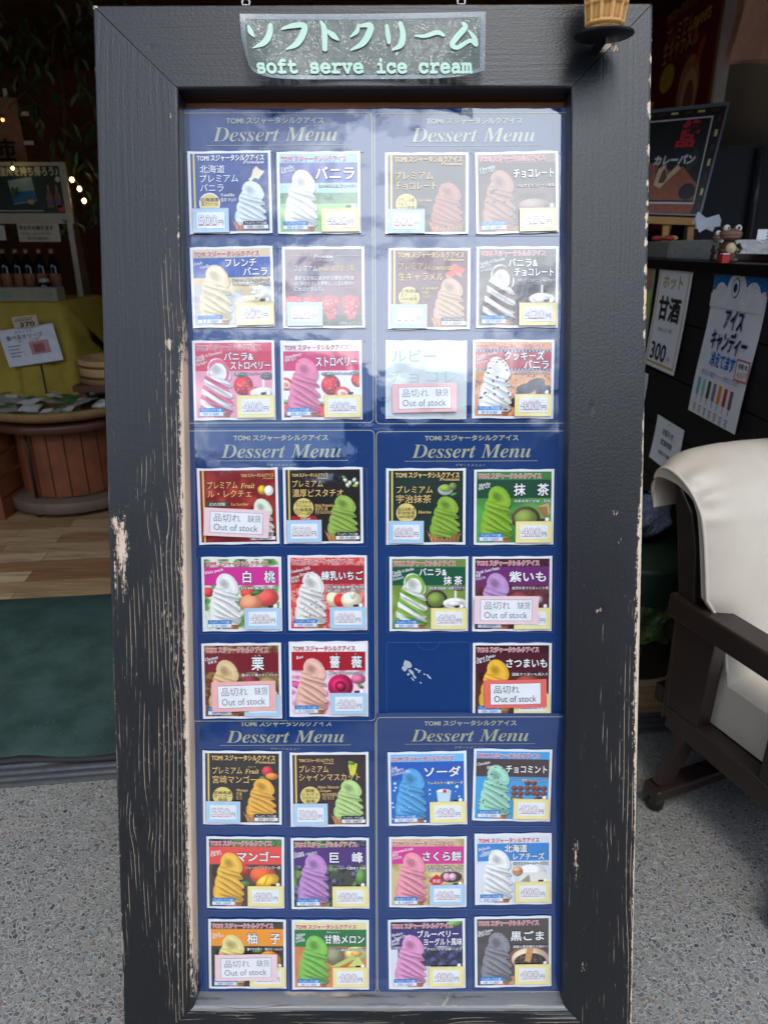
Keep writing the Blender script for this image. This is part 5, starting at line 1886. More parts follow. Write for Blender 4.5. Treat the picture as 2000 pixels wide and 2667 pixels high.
# houses over the street, behind the camera: seen only as the dark lower half of the film's reflections
HW = M('house_plaster', (52, 48, 45), .9, .15, 2)
HR = M('house_roof_tiles', (60, 62, 68), .6, .2, 8)
HG = M('house_window_glass', (30, 36, 44), .1)
for hx, hw, hh, lab in ((-9.5, 9, 4.2, 'grey plastered house across the street, lower of the two'), (-.4, 13, 5.0, 'grey plastered house across the street, taller of the two')):
    hs = thing('house', lab, 'house', Matrix.Translation((hx, -9.5, 0)), 'houses across the street')
    MB().box((0, -5, 0), (hw, 0, hh)).build('wall', HW, hs)
    b = MB()
    b.prism([(-.5, -5.5), (hw + .5, -5.5), (hw + .5, .5), (-.5, .5)], hh + .01, hh + .15)
    b.add([(-.5, -5.5, hh + .16), (hw + .5, -5.5, hh + .16), (hw + .5, .5, hh + .16), (-.5, .5, hh + .16), (0, -2.5, hh + 1.2), (hw, -2.5, hh + 1.2)], [(0, 1, 5, 4), (2, 3, 4, 5), (3, 0, 4), (1, 2, 5)])
    b.build('roof', HR, hs)
    for k in range(int(hw // 2.5)):
        w_o = MB().box((.8 + k * 2.4, .003, 1.0), (2.2 + k * 2.4, .05, 2.3)).build('window', HW, hs)
        MB().box((.9 + k * 2.4, .052, 1.1), (2.1 + k * 2.4, .06, 2.2)).build('pane', HG, w_o)

# ------------------------------------------------------------------ inside, the dark left side
def sheet_m(x0, z0, y, rot=0.0, lean=0.0):
    """upright sheet facing the camera: local X right, Y up; lean > 0 tips the top away"""
    return Matrix.Translation((x0, y, z0)) @ Matrix.Rotation(rot, 4, 'Z') @ Matrix.Rotation(math.pi / 2 - lean, 4, 'X')


# artificial tree
LEAF = M('tree_leaf_green', (66, 92, 50), .4, .4, 12)
tree = thing('artificial_tree', 'dark leafy artificial tree rising behind the poster stand', 'tree', Matrix.Translation((-1.98, 4.75, .0)))
b = MB()
b.tube([(0, 0, 0), (.02, 0, .9), (-.01, 0, 1.6), (.03, .01, 2.1), (.06, .02, 2.55)], [.035, .032, .028, .022, .012], 8)
for k in range(14):
    a = k * 2.4
    z = 1.55 + k * .075
    b.tube([(0.01, 0, z), (.22 * math.cos(a), .18 * math.sin(a), z + .12), (.42 * math.cos(a), .34 * math.sin(a), z + .16)], [.010, .007, .003], 5)
b.build('trunk', M('tree_bark_brown', (92, 60, 40), .8, .3, 20), tree)
b = MB()
rr = random.Random(5)
for k in range(760):
    a = rr.random() * 6.283
    r = .12 + .55 * rr.random() ** .7
    z = 1.45 + 1.25 * rr.random()
    if math.sin(a * 3 + z * 7) > .55:
        continue
    c = Vector((r * math.cos(a), r * .7 * math.sin(a), z))
    m = Matrix.Translation(c) @ Matrix.Rotation(rr.random() * 6.28, 4, 'Z') @ Matrix.Rotation(.5 + rr.random() * .9, 4, 'Y') @ Matrix.Rotation(rr.random() - .5, 4, 'X')
    L = .055 + .05 * rr.random()
    pts = [(0, 0, 0), (L * .35, L * .2, .006), (L * .7, L * .15, .004), (L, 0, -.012), (L * .7, -L * .15, .004), (L * .35, -L * .2, .006)]
    b.add([m @ Vector(p) for p in pts], [(0, 1, 2, 3), (0, 3, 4, 5)])
b.build('crown', LEAF, tree)

# fabric banner
m = sheet_m(-2.66, 1.80, 4.5)
ban = thing('fabric_banner', 'brown cloth banner with black characters hanging by white tabs', 'banner', m)
b = MB()
b.grid([[(.56 - i * .07, .36 - j * .07 - .0 * i, .008 * math.sin(i * 1.3 + j)) for j in range(8)] for i in range(9)], 0)
b.build('cloth', M('banner_brown_cloth', (150, 112, 92), .85, .2, 30), ban)
TABW = M('banner_tabs', (208, 204, 196), .8)
for k, (x, y, w, h) in enumerate(((.40, .36, .022, .05), (.49, .35, .022, .055), (.56, .27, .055, .02), (.56, .12, .055, .02), (.56, -.03, .05, .018))):
    MB().box((x, y, -.002), (x + w, y + h, .004)).build('tab', TABW, ban)
b = MB()
put(b, '市', .41, .51, .10, .105, .012, 0, .03)
put(b, '田', .415, .50, .01, .09, .012, 0, .03)
put(b, '柿', .405, .51, -.085, .105, .012, 0, .03)
b.build('lettering', M('banner_black', (24, 20, 20), .7), ban)

# poster stand
WF = M('poster_frame_cream', (196, 184, 166), .5, .1)
m = sheet_m(-2.62, 1.49, 4.3)
ps = thing('poster_stand', 'cream framed dark green poster of bottles and a sea picture on a stand', 'poster stand', m)
MB().box((0, 0, -.015), (.82, .32, 0)).build('backing', WF, ps)
b = MB()
b.rect(.035, .055, .785, .30, .002, 0)
b.quad((.497, .10, .004), (.635, .12, .004), (.622, .245, .004), (.485, .225, .004), 1)
b.quad((.4975, .105, .006), (.634, .124, .006), (.630, .175, .006), (.492, .165, .006), 2)
for x in (.690, .737):
    b.rect(x, .085, x + .036, .145, .006, 3)
    b.quad((x, .145, .006), (x + .036, .145, .006), (x + .024, .17, .006), (x + .012, .17, .006), 3)
    b.rect(x + .012, .17, x + .024, .20, .006, 5)
    b.rect(x + .003, .098, x + .033, .128, .008, 6)
b.disc(.770, .232, .014, .015, .006, 4)
b.disc(.765, .085, .022, .024, .006, 7)
b.disc(.60, .115, .022, .014, .0075, 8, 6)
b.rect(.05, .066, .66, .071, .004, 4)
b.build('artwork', [M('poster_dark_green', (30, 56, 44), .45), M('poster_sky', (150, 170, 176), .45), M('poster_sea', (44, 116, 156), .45), M('poster_bottle', (150, 98, 74), .45), M('poster_cream', (214, 206, 184), .45),
                    M('poster_bottle_light', (184, 120, 84), .45), M('poster_label', (120, 84, 130), .45), M('poster_red', (196, 70, 60), .45), M('poster_flower', (206, 180, 80), .45)], ps)
b = MB()
put(b, '信州を持ち帰ろう♪', .448, .778, .272, .05, .008, 0, .04)
b.build('lettering', MATS['poster_cream'], ps)
for x in (.06, .775):
    MB().box((x, -1.49, -.03), (x + .028, 0, -.016)).build('post', WF, ps)

m = sheet_m(-2.13, 1.392, 4.28, 0, .03)
pp = thing('paper_notice', 'curled cream paper notice pinned under the green poster', 'paper notice', m)
MB().grid([[(.25 - i * .03, .10 - j * .05, .004 * math.sin(i)) for j in range(3)] for i in range(9)], 0).build('sheet', M('notice_cream', (206, 196, 176), .7), pp)
b = MB()
put(b, '冷えたの有ります', .02, .22, .075, .026, .009, 0, .02)
put(b, 'We also have cold ones', .025, .2, .045, .018, .009, 1, 0)
put(b, '有冷藏的', .06, .18, .018, .018, .009, 1, 0)
b.build('lettering', [M('notice_black', (40, 32, 28), .7), M('notice_grey', (120, 110, 100), .7)], pp)
m = sheet_m(-2.62, 1.40, 4.29)
p2 = tag(MB().box((0, 0, 0), (.42, .08, .004)).build('paper_notice', M('notice_white', (216, 210, 204), .7), mw=m), 'plain pale paper strip fixed beneath the green poster, half out of frame', 'paper notice')

# warm little bulbs
g = G('lit_bulb')
g.set(col=(1, .85, .5), ecol=srgb((255, 226, 140)), estr=9.0)
BULB = g.m
g = G('dim_bulb')
g.set(col=(1, .7, .4), ecol=srgb((255, 170, 90)), estr=3.5)
SOCK = M('bulb_socket', (28, 26, 24), .5)
for k, (px, py, yy, lab) in enumerate(((188, 468, 4.4, 'topmost of three small lit bulbs beside the green poster'), (208, 492, 4.4, 'middle of three small lit bulbs beside the green poster'),
                                       (220, 523, 4.4, 'lowest of three small lit bulbs beside the green poster'), (34, 438, 4.22, 'small lit bulb at the green poster top edge'),
                                       (8, 312, 4.35, 'dim amber bulb glowing before the cloth banner'))):
    t = thing('string_bulb', lab, 'light bulb', Matrix.Translation(aty(px, py, yy)), 'little warm string bulbs')
    MB().ball((0, 0, 0), (.011, .011, .013) if k < 3 else .008).build('glass', BULB if k < 4 else g.m, t)
    MB().lathe([(.004, .012), (.006, .013), (.006, .026), (.002, .028)], n=10).build('socket', SOCK, t)
w0 = [aty(x, y, 4.42) for x, y in ((150, 441), (170, 450), (188, 460), (208, 484), (220, 515), (226, 560), (229, 620))]
tag(MB().tube(w0, .0022, 6).build('light_cord', SOCK), 'thin dark cord carrying the small lit bulbs', 'cord')

# yellow draped table, box and bottles
YEL = M('mustard_cloth', (170, 146, 52), .75, .2, 12, .3)
b = MB()
rows = []
for i in range(41):
    t = i / 40
    x = -2.75 + .965 * t
    f = .018 * math.sin(t * 26) + .012 * math.sin(t * 61)
    fl_ = .085 * max(0, (t - .82) / .18)
    rows.append([(x, 4.5, 1.083), (x, 3.92, 1.083), (x, 3.905, 1.07), (x + fl_ * .3, 3.89 - f * .4, .9), (x + fl_ * .7, 3.875 - f, .6), (x + fl_, 3.86 - f, .3)])
rows.append([(-1.77, 4.5, 1.07), (-1.77, 3.95, 1.07), (-1.765, 3.95, 1.05), (-1.74, 3.95, .9), (-1.70, 3.95, .6), (-1.67, 3.95, .3)])
rows.append([(-1.70, 4.5, .3), (-1.72, 4.4, .6), (-1.74, 4.35, .8), (-1.72, 4.3, .7), (-1.69, 4.2, .5), (-1.66, 4.1, .3)])
b.grid(rows[::-1], 0)
tb = thing('draped_table', 'table under a mustard yellow cloth in the dark shop', 'table')
b.build('cloth', YEL, tb)
MB().box((-2.72, 3.93, 1.03), (-1.80, 4.49, 1.075)).build('tabletop', M('table_board', (90, 66, 46), .6), tb)
for x in (-2.66, -1.86):
    for y in (3.98, 4.40):
        MB().box((x, y, 0), (x + .05, y + .05, 1.03)).build('leg', MATS['table_board'], tb)
bx_ = thing('display_box', 'low grey cardboard display box on the yellow cloth', 'box', Matrix.Translation((-2.7, 3.93, 1.085)))
MB().box((0, 0, 0), (.905, .10, .072)).build('body', M('box_grey_card', (150, 138, 120), .7), bx_)
b = MB()
b.rect(.58, .018, .66, .055, 0, 0)
b.rect(.80, .022, .885, .052, 0, 0)
o = b.build('label', M('box_label_green', (120, 140, 120), .6), bx_)
o.matrix_basis = Matrix.Rotation(math.pi / 2, 4, 'X') @ Matrix.Translation((0, 0, .003))
GLB = M('black_glass', (14, 15, 15), .12, .2)
LBL = M('bottle_label_brown', (132, 84, 54), .6, .2)
CAPM = M('bottle_cap_gold', (160, 130, 90), .35, metal=.6)


def bottle(x, y, z, lab):
    t = thing('bottle', lab, 'bottle', Matrix.Translation((x, y, z)), 'dark bottles behind the display box')
    MB().lathe([(.0001, 0), (.030, 0), (.031, .004), (.031, .17), (.024, .205), (.0125, .225), (.012, .255), (.0001, .256)], n=20).build('glass', GLB, t)
    MB().lathe([(.0316, .02), (.0316, .14)], n=20).build('label', LBL, t)
    MB().lathe([(.0001, .272), (.0135, .271), (.0138, .246), (.012, .245)], n=14).build('cap', CAPM, t)
    return t


proto = None
for k in range(12):
    x = -2.62 + k * .068
    lab = 'dark glass bottle with brown label in the row behind the display box' if k < 11 else 'dark glass bottle at the end of the row nearest the board'
    if proto is None:
        proto = bottle(x, 4.10, 1.084, lab)
    else:
        t = proto.copy()
        COL.objects.link(t)
        t.location = (x, 4.10 + .006 * (k % 3), 1.084)
        t['label'] = lab
        for c_ in proto.children:
            q = c_.copy()
            COL.objects.link(q)
            q.parent = t
jar = thing('jar', 'small jar with a red label standing on the display box edge', 'jar', Matrix.Translation(aty(118, 748, 4.02) * [1, 1, 0] + np.array([0, 0, 1.084])))
MB().lathe([(.0001, 0), (.032, 0), (.032, .085), (.026, .095), (.0001, .096)], n=20).build('glass', GLB, jar)
MB().lathe([(.0326, .012), (.0326, .068)], n=20).build('label', M('jar_label_red', (196, 50, 46), .5), jar)
MB().lathe([(.0001, .116), (.028, .115), (.028, .0965), (.024, .096)], n=20).build('lid', M('jar_lid', (170, 170, 160), .4), jar)

q0 = Vector(aty(26, 957, 3.84)); q1 = Vector(aty(166, 937, 3.84)); q2 = Vector(aty(2, 862, 3.84))
m = frame_m(q0, q1 - q0, q2 - q0)
sw_, sh_ = (q1 - q0).length, (q2 - q0).length
si = thing('card_sign', 'white printed sign with a pink food picture before the yellow cloth', 'sign', m)
MB().box((0, 0, -.003), (sw_, sh_, 0)).build('sheet', M('sign_white', (222, 222, 228), .5), si)
b = MB()
b.rect(.15, .05, .26, .12, .002, 0)
b.rect(.17, .06, .23, .105, .004, 1)
put(b, 'サクサクの', .09, .19, .178, .016, .003, 2, 0)
put(b, '食べるオリーブ', .035, .24, .152, .028, .003, 2, .02)
put(b, 'ガーリック味', .10, .21, .130, .014, .003, 2, 0)
for k in range(4):
    b.rect(.03, .105 - k * .018, .10 - .01 * (k % 2), .110 - k * .018, .003, 2)
b.build('lettering', [M('sign_pink', (196, 140, 140), .5), M('sign_dull_red', (160, 90, 90), .5), M('sign_grey', (96, 92, 92), .5)], si)
ra, rb = Vector(aty(108, 950, 3.85)), Vector(aty(124, 1030, 3.80))
MB().tube([m.inverted() @ ra, m.inverted() @ rb], .005, 6).build('rod', SOCK, si)
q0 = Vector(aty(40, 857, 3.825)); q1 = Vector(aty(103, 849, 3.825)); q2 = Vector(aty(34, 827, 3.825))
m = frame_m(q0, q1 - q0, q2 - q0)
pcx, pcy = (q1 - q0).length, (q2 - q0).length
pk = thing('price_card', 'small cream price card clipped over the white printed sign', 'price card', m)
MB().box((0, 0, -.002), (pcx, pcy, 0)).build('card', M('price_cream', (206, 190, 160), .6), pk)
b = MB()
put(b, '370', .035, pcx - .02, pcy * .3, pcy * .55, .002, 0, .03)
b.rect(.01, pcy * .62, pcx - .03, pcy * .68, .002, 0)
b.rect(.02, pcy * .78, pcx - .02, pcy * .83, .002, 0)
b.build('lettering', MATS['notice_black'], pk)

# cable spool table with a bamboo tray of packets
SPW = M('spool_brown_wood', (116, 66, 42), .5, .35, 9)
SPT = M('spool_top_wood', (84, 50, 36), .4, .25, 9)
sp = thing('spool_table', 'round brown wooden cable spool used as a low display table', 'table', Matrix.Translation((-1.76, 3.72, 0)))
MB().lathe([(.0001, .52), (.372, .52), (.378, .512), (.378, .484), (.37, .478), (.0001, .478)], n=56).build('top', SPT, sp)
b = MB()
for k in range(20):
    a0, a1 = 2 * math.pi * k / 20 + .012, 2 * math.pi * (k + 1) / 20 - .012
    am = (a0 + a1) / 2
    r = .272
    b.add([(r * math.cos(a), r * math.sin(a), z) for z in (.11, .477) for a in (a0, am, a1)] + [(.25 * math.cos(a), .25 * math.sin(a), z) for z in (.11, .477) for a in (a0, a1)],
          [(0, 1, 4, 3), (1, 2, 5, 4), (6, 0, 3, 8), (2, 7, 9, 5)])
b.lathe([(.252, .11), (.252, .477)], n=40)
b.build('barrel', SPW, sp)
MB().lathe([(.0001, .10), (.345, .10), (.352, .094), (.352, .042), (.345, .036), (.0001, .036)], n=56).build('base', M('spool_base_grey', (104, 88, 74), .6, .2, 9), sp)
for a in (-1.9, -.6, 1.2, 2.6):
    MB().lathe([(.0001, 0), (.016, 0), (.02, .012), (.018, .034), (.0001, .035)], (.30 * math.cos(a), .30 * math.sin(a), 0), 14).build('caster', SOCK, sp)
MB().tube([(-.10, -.279, .11), (-.10, -.279, .477)], .008, 8).build('rod', SOCK, sp)
g = G('woven_bamboo')
v_ = g.obj()
wvv = g.n('TexWave')
g.t.links.new(v_, wvv.inputs[0])
wvv.inputs['Scale'].default_value = 60
wvv.inputs['Distortion'].default_value = 2
g.set(col=g.mix(g.math('MULTIPLY', wvv.outputs['Fac'], g.noise(v_, 40, 3)), srgb((112, 80, 44)), srgb((206, 168, 108))), rough=.55, nrm=g.bump(wvv.outputs['Fac'], .5, .004))
tr_ = thing('bamboo_tray', 'round woven bamboo tray on the spool table', 'tray', Matrix.Translation((-1.76, 3.72, .522)))
MB().lathe([(.0001, .004), (.33, .006), (.40, .028), (.408, .052)], n=64).build('base', g.m, tr_)
MB().lathe([(.395, .030), (.412, .034), (.420, .050), (.416, .072), (.404, .076), (.398, .060), (.395, .030)], n=72).build('rim', g.m, tr_)
PKM = [M('packet_green', (44, 108, 60), .35, .3, 60), M('packet_white', (206, 206, 200), .35, .15, 60), M('packet_grey', (138, 134, 126), .35, .25, 60)]
rr = random.Random(9)
np_ = 0
for k in range(26):
    a = k * 2.399
    r = .05 + .30 * math.sqrt(k / 26)
    x, y = r * math.cos(a), r * math.sin(a)
    c = Vector((-1.76 + x, 3.72 + y, .552 + .035 * (1 - r / .36) + .012 * (k % 3)))
    m = Matrix.Translation(c) @ Matrix.Rotation(rr.random() * 6.28, 4, 'Z') @ Matrix.Rotation(rr.random() * .5 - .25, 4, 'X') @ Matrix.Rotation(rr.random() * .4 - .2, 4, 'Y')
    b = MB()
    w, h = .062, .048
    P = [[(w * (i / 6 - .5) * 2 * (1 - .04 * math.sin(j)), h * (j / 4 - .5) * 2, (.016 * math.sin(i / 6 * math.pi) * math.sin(j / 4 * math.pi)) + .002 * math.sin(i * 2 + j)) for j in range(5)] for i in range(7)]
    b.grid(P[::-1], 0)
    b.grid([[(x_, y_, -z_ * .4 - .001) for x_, y_, z_ in q] for q in P], 0)
    b.rect(-.03, -.02, .03, .022, .0185, 1)
    o = b.build('snack_packet', [PKM[(k * 7) % 3], PKM[1 if k % 2 else 0]], mw=m)
    tag(o, 'green and white snack packet in the heap on the bamboo tray', 'snack packet', 'snack packets heaped on the bamboo tray')
TUB = M('tub_pale_wood', (186, 146, 100), .55, .2, 14)
tu = thing('wooden_tub', 'shallow round pale wooden tub on a stool behind the board', 'tub', Matrix.Translation((-1.46, 3.80, .68)))
MB().lathe([(.0001, .01), (.185, .01), (.19, .0), (.20, 0), (.205, .125), (.192, .125), (.185, .02), (.0001, .018)], n=48).build('staves', TUB, tu)
for z in (.03, .085):
    MB().lathe([(.2035, z), (.207, z + .002), (.207, z + .012), (.2045, z + .014)], n=48).build('hoop', M('tub_hoop', (96, 60, 36), .5), tu)
st = thing('wooden_stool', 'plain wooden stool carrying the round tub', 'stool', Matrix.Translation((-1.46, 3.80, 0)))
MB().box((-.19, -.19, .645), (.19, .19, .678)).build('seat', SPT, st)
for x in (-.17, .13):
    for y in (-.17, .13):
        MB().box((x, y, 0), (x + .04, y + .04, .645)).build('leg', SPT, st)
cr_ = thing('wooden_crate', 'brown slatted wooden crate at the edge by the spool table', 'crate', Matrix.Translation((-2.42, 3.40, 0)))
for k in range(4):
    MB().box((0, 0, .01 + k * .115), (.40, .018, .11 + k * .115)).build('slat', SPW, cr_)
    MB().box((.382, .019, .01 + k * .115), (.40, .42, .11 + k * .115)).build('slat', SPW, cr_)
for x in (.36,):
    MB().box((x - .02, -.016, 0), (x + .04, -.001, .48)).build('post', SPW, cr_)

# ------------------------------------------------------------------ the counter and its posters
CB = M('counter_black_boards', (30, 30, 32), .55, .25, 10)
CT = M('counter_black_top', (26, 26, 28), .3, .2, 10)
ct = thing('counter', 'black serving counter running into the shop with posters pinned on it', 'counter', Matrix.Translation((1.0, 1.62, 0)))
b = MB()
for k in range(7):
    b.box((0, 0, .02 + k * .185), (.03, 2.0, .2 + k * .185))
b.box((.03, 0, .02), (.62, .03, 1.29))
b.box((.031, .032, .02), (.05, 2.0, 1.29))
b.build('front_panel', CB, ct)
MB().box((-.025, -.02, 1.292), (.68, 2.0, 1.325)).build('top', CT, ct, bevel=.003)


def on_counter(y_far, z_top, x=.998):
    return Matrix(((0, 0, -1, x), (-1, 0, 0, y_far), (0, 1, 0, z_top), (0, 0, 0, 1)))


def curled(mb, w, h, f, mi=0, x0=0, y0=0, z=0, nx=6, ny=14):
    """sheet hanging down from y0 (top) to y0-h, curl f(y)"""
    P = [[(x0 + w * i / nx, y0 - h * j / ny, f(x0 + w * i / nx, y0 - h * j / ny) + z) for j in range(ny + 1)] for i in range(nx + 1)]
    mb.grid([r[::-1] for r in P], mi)


PWH = M('poster_white', (242, 242, 246), .5, .03, 20)
# hot drink poster
H1 = .36
f1 = lambda x, y: .004 + .012 * (y / H1) ** 2
m = on_counter(2.612, 1.318)
po = thing('poster', 'white poster with gold border and brushed black characters, 300 yen', 'poster', m, 'posters pinned on the counter front')
b = MB()
curled(b, .285, H1, f1)
b.build('sheet', PWH, po)
b = MB()
yb_ = M('border_gold', (206, 176, 90), .5)
for (x, y, w, h) in ((.015, -.012, .255, .008), (.015, -H1 + .02, .255, .008), (.015, -.02, .006, H1 - .04), (.262, -.02, .006, H1 - .04)):
    curled(b, w, h, f1, 0, x, y, .001, 2, 10)
for s, x0, x1, y, em, mi, off in (('ホット', .055, .225, -.065, .052, 0, .02), ('甘酒', .05, .235, -.155, .085, 1, .035), ('150ml入り 1杯', .075, .20, -.225, .018, 2, 0), ('300', .045, .185, -.30, .085, 1, .02),
                                  ('円', .20, .225, -.318, .022, 2, 0)):
    put(b, s, x0, x1, y, em, .002, mi, off, warp=lambda x, y, z: (x, y, z + f1(x, y)))
b.build('lettering', [yb_, M('brush_black', (52, 46, 44), .6), M('print_grey', (120, 116, 116), .6)], po)

# ice lolly poster
H2 = .445
f2 = lambda x, y: .004 + .030 * max(0, -y / H2 - .35) ** 2 + .004 * math.sin(y * 14)
m = on_counter(2.175, 1.322)
po = thing('poster', 'white and blue dotted poster with seven coloured ice lollies', 'poster', m, 'posters pinned on the counter front')
b = MB()
curled(b, .315, H2, f2)
b.build('sheet', PWH, po)
wz = lambda x, y, z: (x, y, z + f2(x, y))
b = MB()
curled(b, .315, .075, f2, 0, 0, 0, .001, 12, 8)
rr = random.Random(3)
for i in range(14):
    for j in range(5):
        b.disc(.012 + i * .0225, -.008 - j * .014 - (.007 if i % 2 else 0), .0022, .0022, f2(0, -.02) + .0022, 1, 8)
arcs = ((-.005, -.118, .036), (.062, -.098, .046), (.152, -.078, .058), (.245, -.092, .048), (.312, -.104, .040))
cl_ = []
for k in range(64):
    x = .0015 + .312 * k / 63
    cl_.append((x, max([cy + math.sqrt(max(0, r * r - (x - cx) ** 2)) for cx, cy, r in arcs if abs(x - cx) < r] + [-.118])))
for (xa, ya), (xb, yb2_) in zip(cl_[:-1], cl_[1:]):
    b.quad((xa, -.122, f2(0, -.06) + .0036), (xb, -.122, f2(0, -.06) + .0036), (xb, yb2_, f2(0, -.06) + .0036), (xa, ya, f2(0, -.06) + .0036), 2)
b.disc(.150, -.063, .022, .027, f2(0, -.05) + .0046, 3, 24)
b.disc(.150, -.063, .019, .024, f2(0, -.05) + .0052, 2, 24)
b.disc(.150, -.063, .011, .013, f2(0, -.05) + .0058, 3, 16)
for s, x0, x1, y, em, mi, off in (('アイス', .115, .225, -.150, .062, 3, .035), ('キャンディー', .06, .275, -.212, .062, 3, .035), ('冷えてます', .085, .235, -.268, .045, 0, .04), ('昔ながらの製法で一つ一つ手作りしています', .05, .285, -.312, .018, 0, 0)):
    put(b, s, x0, x1, y, em, .0052, mi, off, warp=wz)
lol = ((70, 190, 170), (176, 200, 196), (62, 96, 40), (140, 124, 124), (232, 156, 40), (196, 66, 62), (128, 108, 78))
for k in range(7):
    x = .040 + k * .0355
    y = -.332 - .0008 * k
    P = [(x - .009 + .018 * i / 2, y - .055 * j / 6) for i in range(3) for j in range(7)]
    b.grid([[wz(x - .009 + .018 * i / 2, y - .052 * (6 - j) / 6, .0012) for j in range(7)] for i in range(3)], 5 + k)
    b.grid([[wz(x - .0015 + .003 * i, y - .052 - .020 * (3 - j) / 3, .0012) for j in range(4)] for i in range(2)], 4)
    for q, wq in enumerate((.020, .016, .018, .012)):
        b.grid([[wz(x - wq / 2 + wq * i, y - .082 - q * .0065 - .003 * (1 - j), .0012) for j in range(2)] for i in range(2)], 4)
b.build('print', [M('poster_blue', (24, 110, 186), .5), M('dot_pale_blue', (130, 190, 226), .5), M('cloud_white', (243, 243, 247), .5), M('poster_navy', (28, 44, 100), .5), M('lolly_stick', (130, 124, 118), .6)]
        + [M('lolly_%s' % n_, c_, .5) for n_, c_ in zip(('teal', 'pale', 'green', 'taupe', 'orange', 'red', 'brown'), lol)], po)
m = on_counter(1.925, 1.078, .992)
pk = thing('price_label', 'small red edged price label stuck on the ice lolly poster', 'price label', m)
b = MB()
curled(b, .075, .060, lambda x, y: .004 + .0, 0, 0, 0, .006, 2, 3)
b.frame(0, -.060, .075, 0, .005, .0106, 1)
put(b, '各種1本', .014, .064, -.018, .017, .0108, 2, .01)
put(b, '400円', .012, .066, -.042, .024, .0108, 3, 0)
b.build('sheet', [PWH, M('label_edge_red', (206, 110, 100), .5), MATS['notice_black'], M('label_pink_print', (214, 160, 150), .5)], pk)

# partly hidden green-yellow poster and small notices
m = on_counter(2.95, 1.318)
po = thing('poster', 'green and yellow edged poster half hidden behind the board upright', 'poster', m, 'posters pinned on the counter front')
f3 = lambda x, y: .004
b = MB()
curled(b, .30, .33, f3)
b.build('sheet', M('poster_pale_green', (150, 176, 150), .5), po)
b = MB()
curled(b, .27, .08, f3, 1, .015, -.02, .001)
curled(b, .27, .19, f3, 0, .015, -.11, .001)
b.build('print', [M('poster_yellow', (206, 196, 60), .5), M('poster_beige', (176, 140, 120), .5)], po)
NLET = [M('notice_print', (110, 108, 110), .6)]
for yf, zt, w, h, txt, lab in ((2.44, .800, .235, .16, ('お知らせ', '営業時間', '10:00-17:00'), 'white notice with a few printed lines pinned low behind the armchair'), (2.80, .92, .22, .24, (), 'plain white sheet hanging low beside the board upright'),
                               (2.03, .80, .12, .10, (), 'small white paper just above the armchair back')):
    m = on_counter(yf, zt)
    nt_ = thing('paper_notice', lab, 'paper notice', m)
    ff = lambda x, y: .004 + .010 * (y / h) ** 2
    b = MB()
    curled(b, w, h, ff)
    b.build('sheet', PWH, nt_)
    if txt:
        b = MB()
        b.disc(w / 2, -.012, .003, .003, .007, 0, 10)
        for k, s in enumerate(txt):
            put(b, s, .07, w - .07, -.045 - k * .036, .026 - .004 * k, .002, 0, .02, warp=lambda x, y, z: (x, y, z + ff(x, y)))
        b.build('lettering', NLET, nt_)

# ------------------------------------------------------------------ things on the counter
WOOD = M('easel_pine', (190, 140, 78), .5, .15, 14)
A = [Vector(aty(*p)) for p in ((1630, 556, 3.15), (1824, 562, 3.15), (1901, 264, 3.27), (1630, 292, 3.27))]
m = Matrix(((*[(A[1] - A[0]).x, (A[3] - A[0]).x, 0], A[0].x), (*[(A[1] - A[0]).y, (A[3] - A[0]).y, -.6], A[0].y), (*[(A[1] - A[0]).z, (A[3] - A[0]).z, -.2], A[0].z), (0, 0, 0, 1)))


def ap(u, v, z=0.0):
    p = (A[0] * (1 - u) + A[1] * u) * (1 - v) + (A[3] * (1 - u) + A[2] * u) * v
    n = (A[1] - A[0]).cross(A[3] - A[0]).normalized()
    return p + n * z


easel = thing('tabletop_easel', 'small pine easel holding up the framed bread picture', 'easel', Matrix.Translation(A[0]))
inv = Matrix.Translation(-A[0])
b = MB()
b.bar(inv @ (ap(-.1, -.03) + Vector((0, -.03, -.012))), inv @ (ap(1.0, -.03) + Vector((0, -.03, -.012))), .05, .028)
b.build('ledge', WOOD, easel)
for u in (.52, .86):
    p = ap(u, -.05)
    MB().bar(inv @ (p + Vector((0, -.02, -.01))), inv @ Vector((p.x - .012, p.y - .08, 1.327)), .024, .02).build('leg', WOOD, easel)
p = ap(.66, .2, -.03)
MB().bar(inv @ p, inv @ Vector((p.x + .0, p.y + .09, 1.327)), .024, .02).build('leg', WOOD, easel)
cur = thing('framed_picture', 'tilted dark framed picture of filled bread with red and white characters', 'picture', Matrix.Translation(A[0]))
ip = lambda u, v, z: tuple(inv @ ap(u, v, z))
b = MB()
n_ = 1
b.add([ip(0, 0, 0), ip(1, 0, 0), ip(1, 1, 0), ip(0, 1, 0), ip(0, 0, -.02), ip(1, 0, -.02), ip(1, 1, -.02), ip(0, 1, -.02)], [(0, 1, 2, 3), (4, 7, 6, 5), (0, 4, 5, 1), (1, 5, 6, 2), (2, 6, 7, 3), (3, 7, 4, 0)])
b.build('frame', M('frame_silver_grey', (120, 128, 140), .35, .1, metal=.4), cur)
b = MB()
Qd = lambda u0, v0, u1, v1, z, mi: b.add([ip(u0, v0, z), ip(u1, v0, z), ip(u1, v1, z), ip(u0, v1, z)], [(0, 1, 2, 3)], mi)
Qd(.02, .012, .975, .965, .0015, 0)
for k in range(7):
    Qd(.915, .05 + k * .13, .945, .11 + k * .13, .003, 1 if k % 2 else 2)
    Qd(.05 + k * .13, .925, .12 + k * .13, .945, .003, 1 if k % 2 else 2)
Qd(0.0, .10, .865, .885, .003, 3)
Qd(0.0, .115, .85, .870, .0045, 0)
pts = lambda L_, z, mi: b.add([ip(u, v, z) for u, v in L_], [tuple(range(len(L_)))], mi)
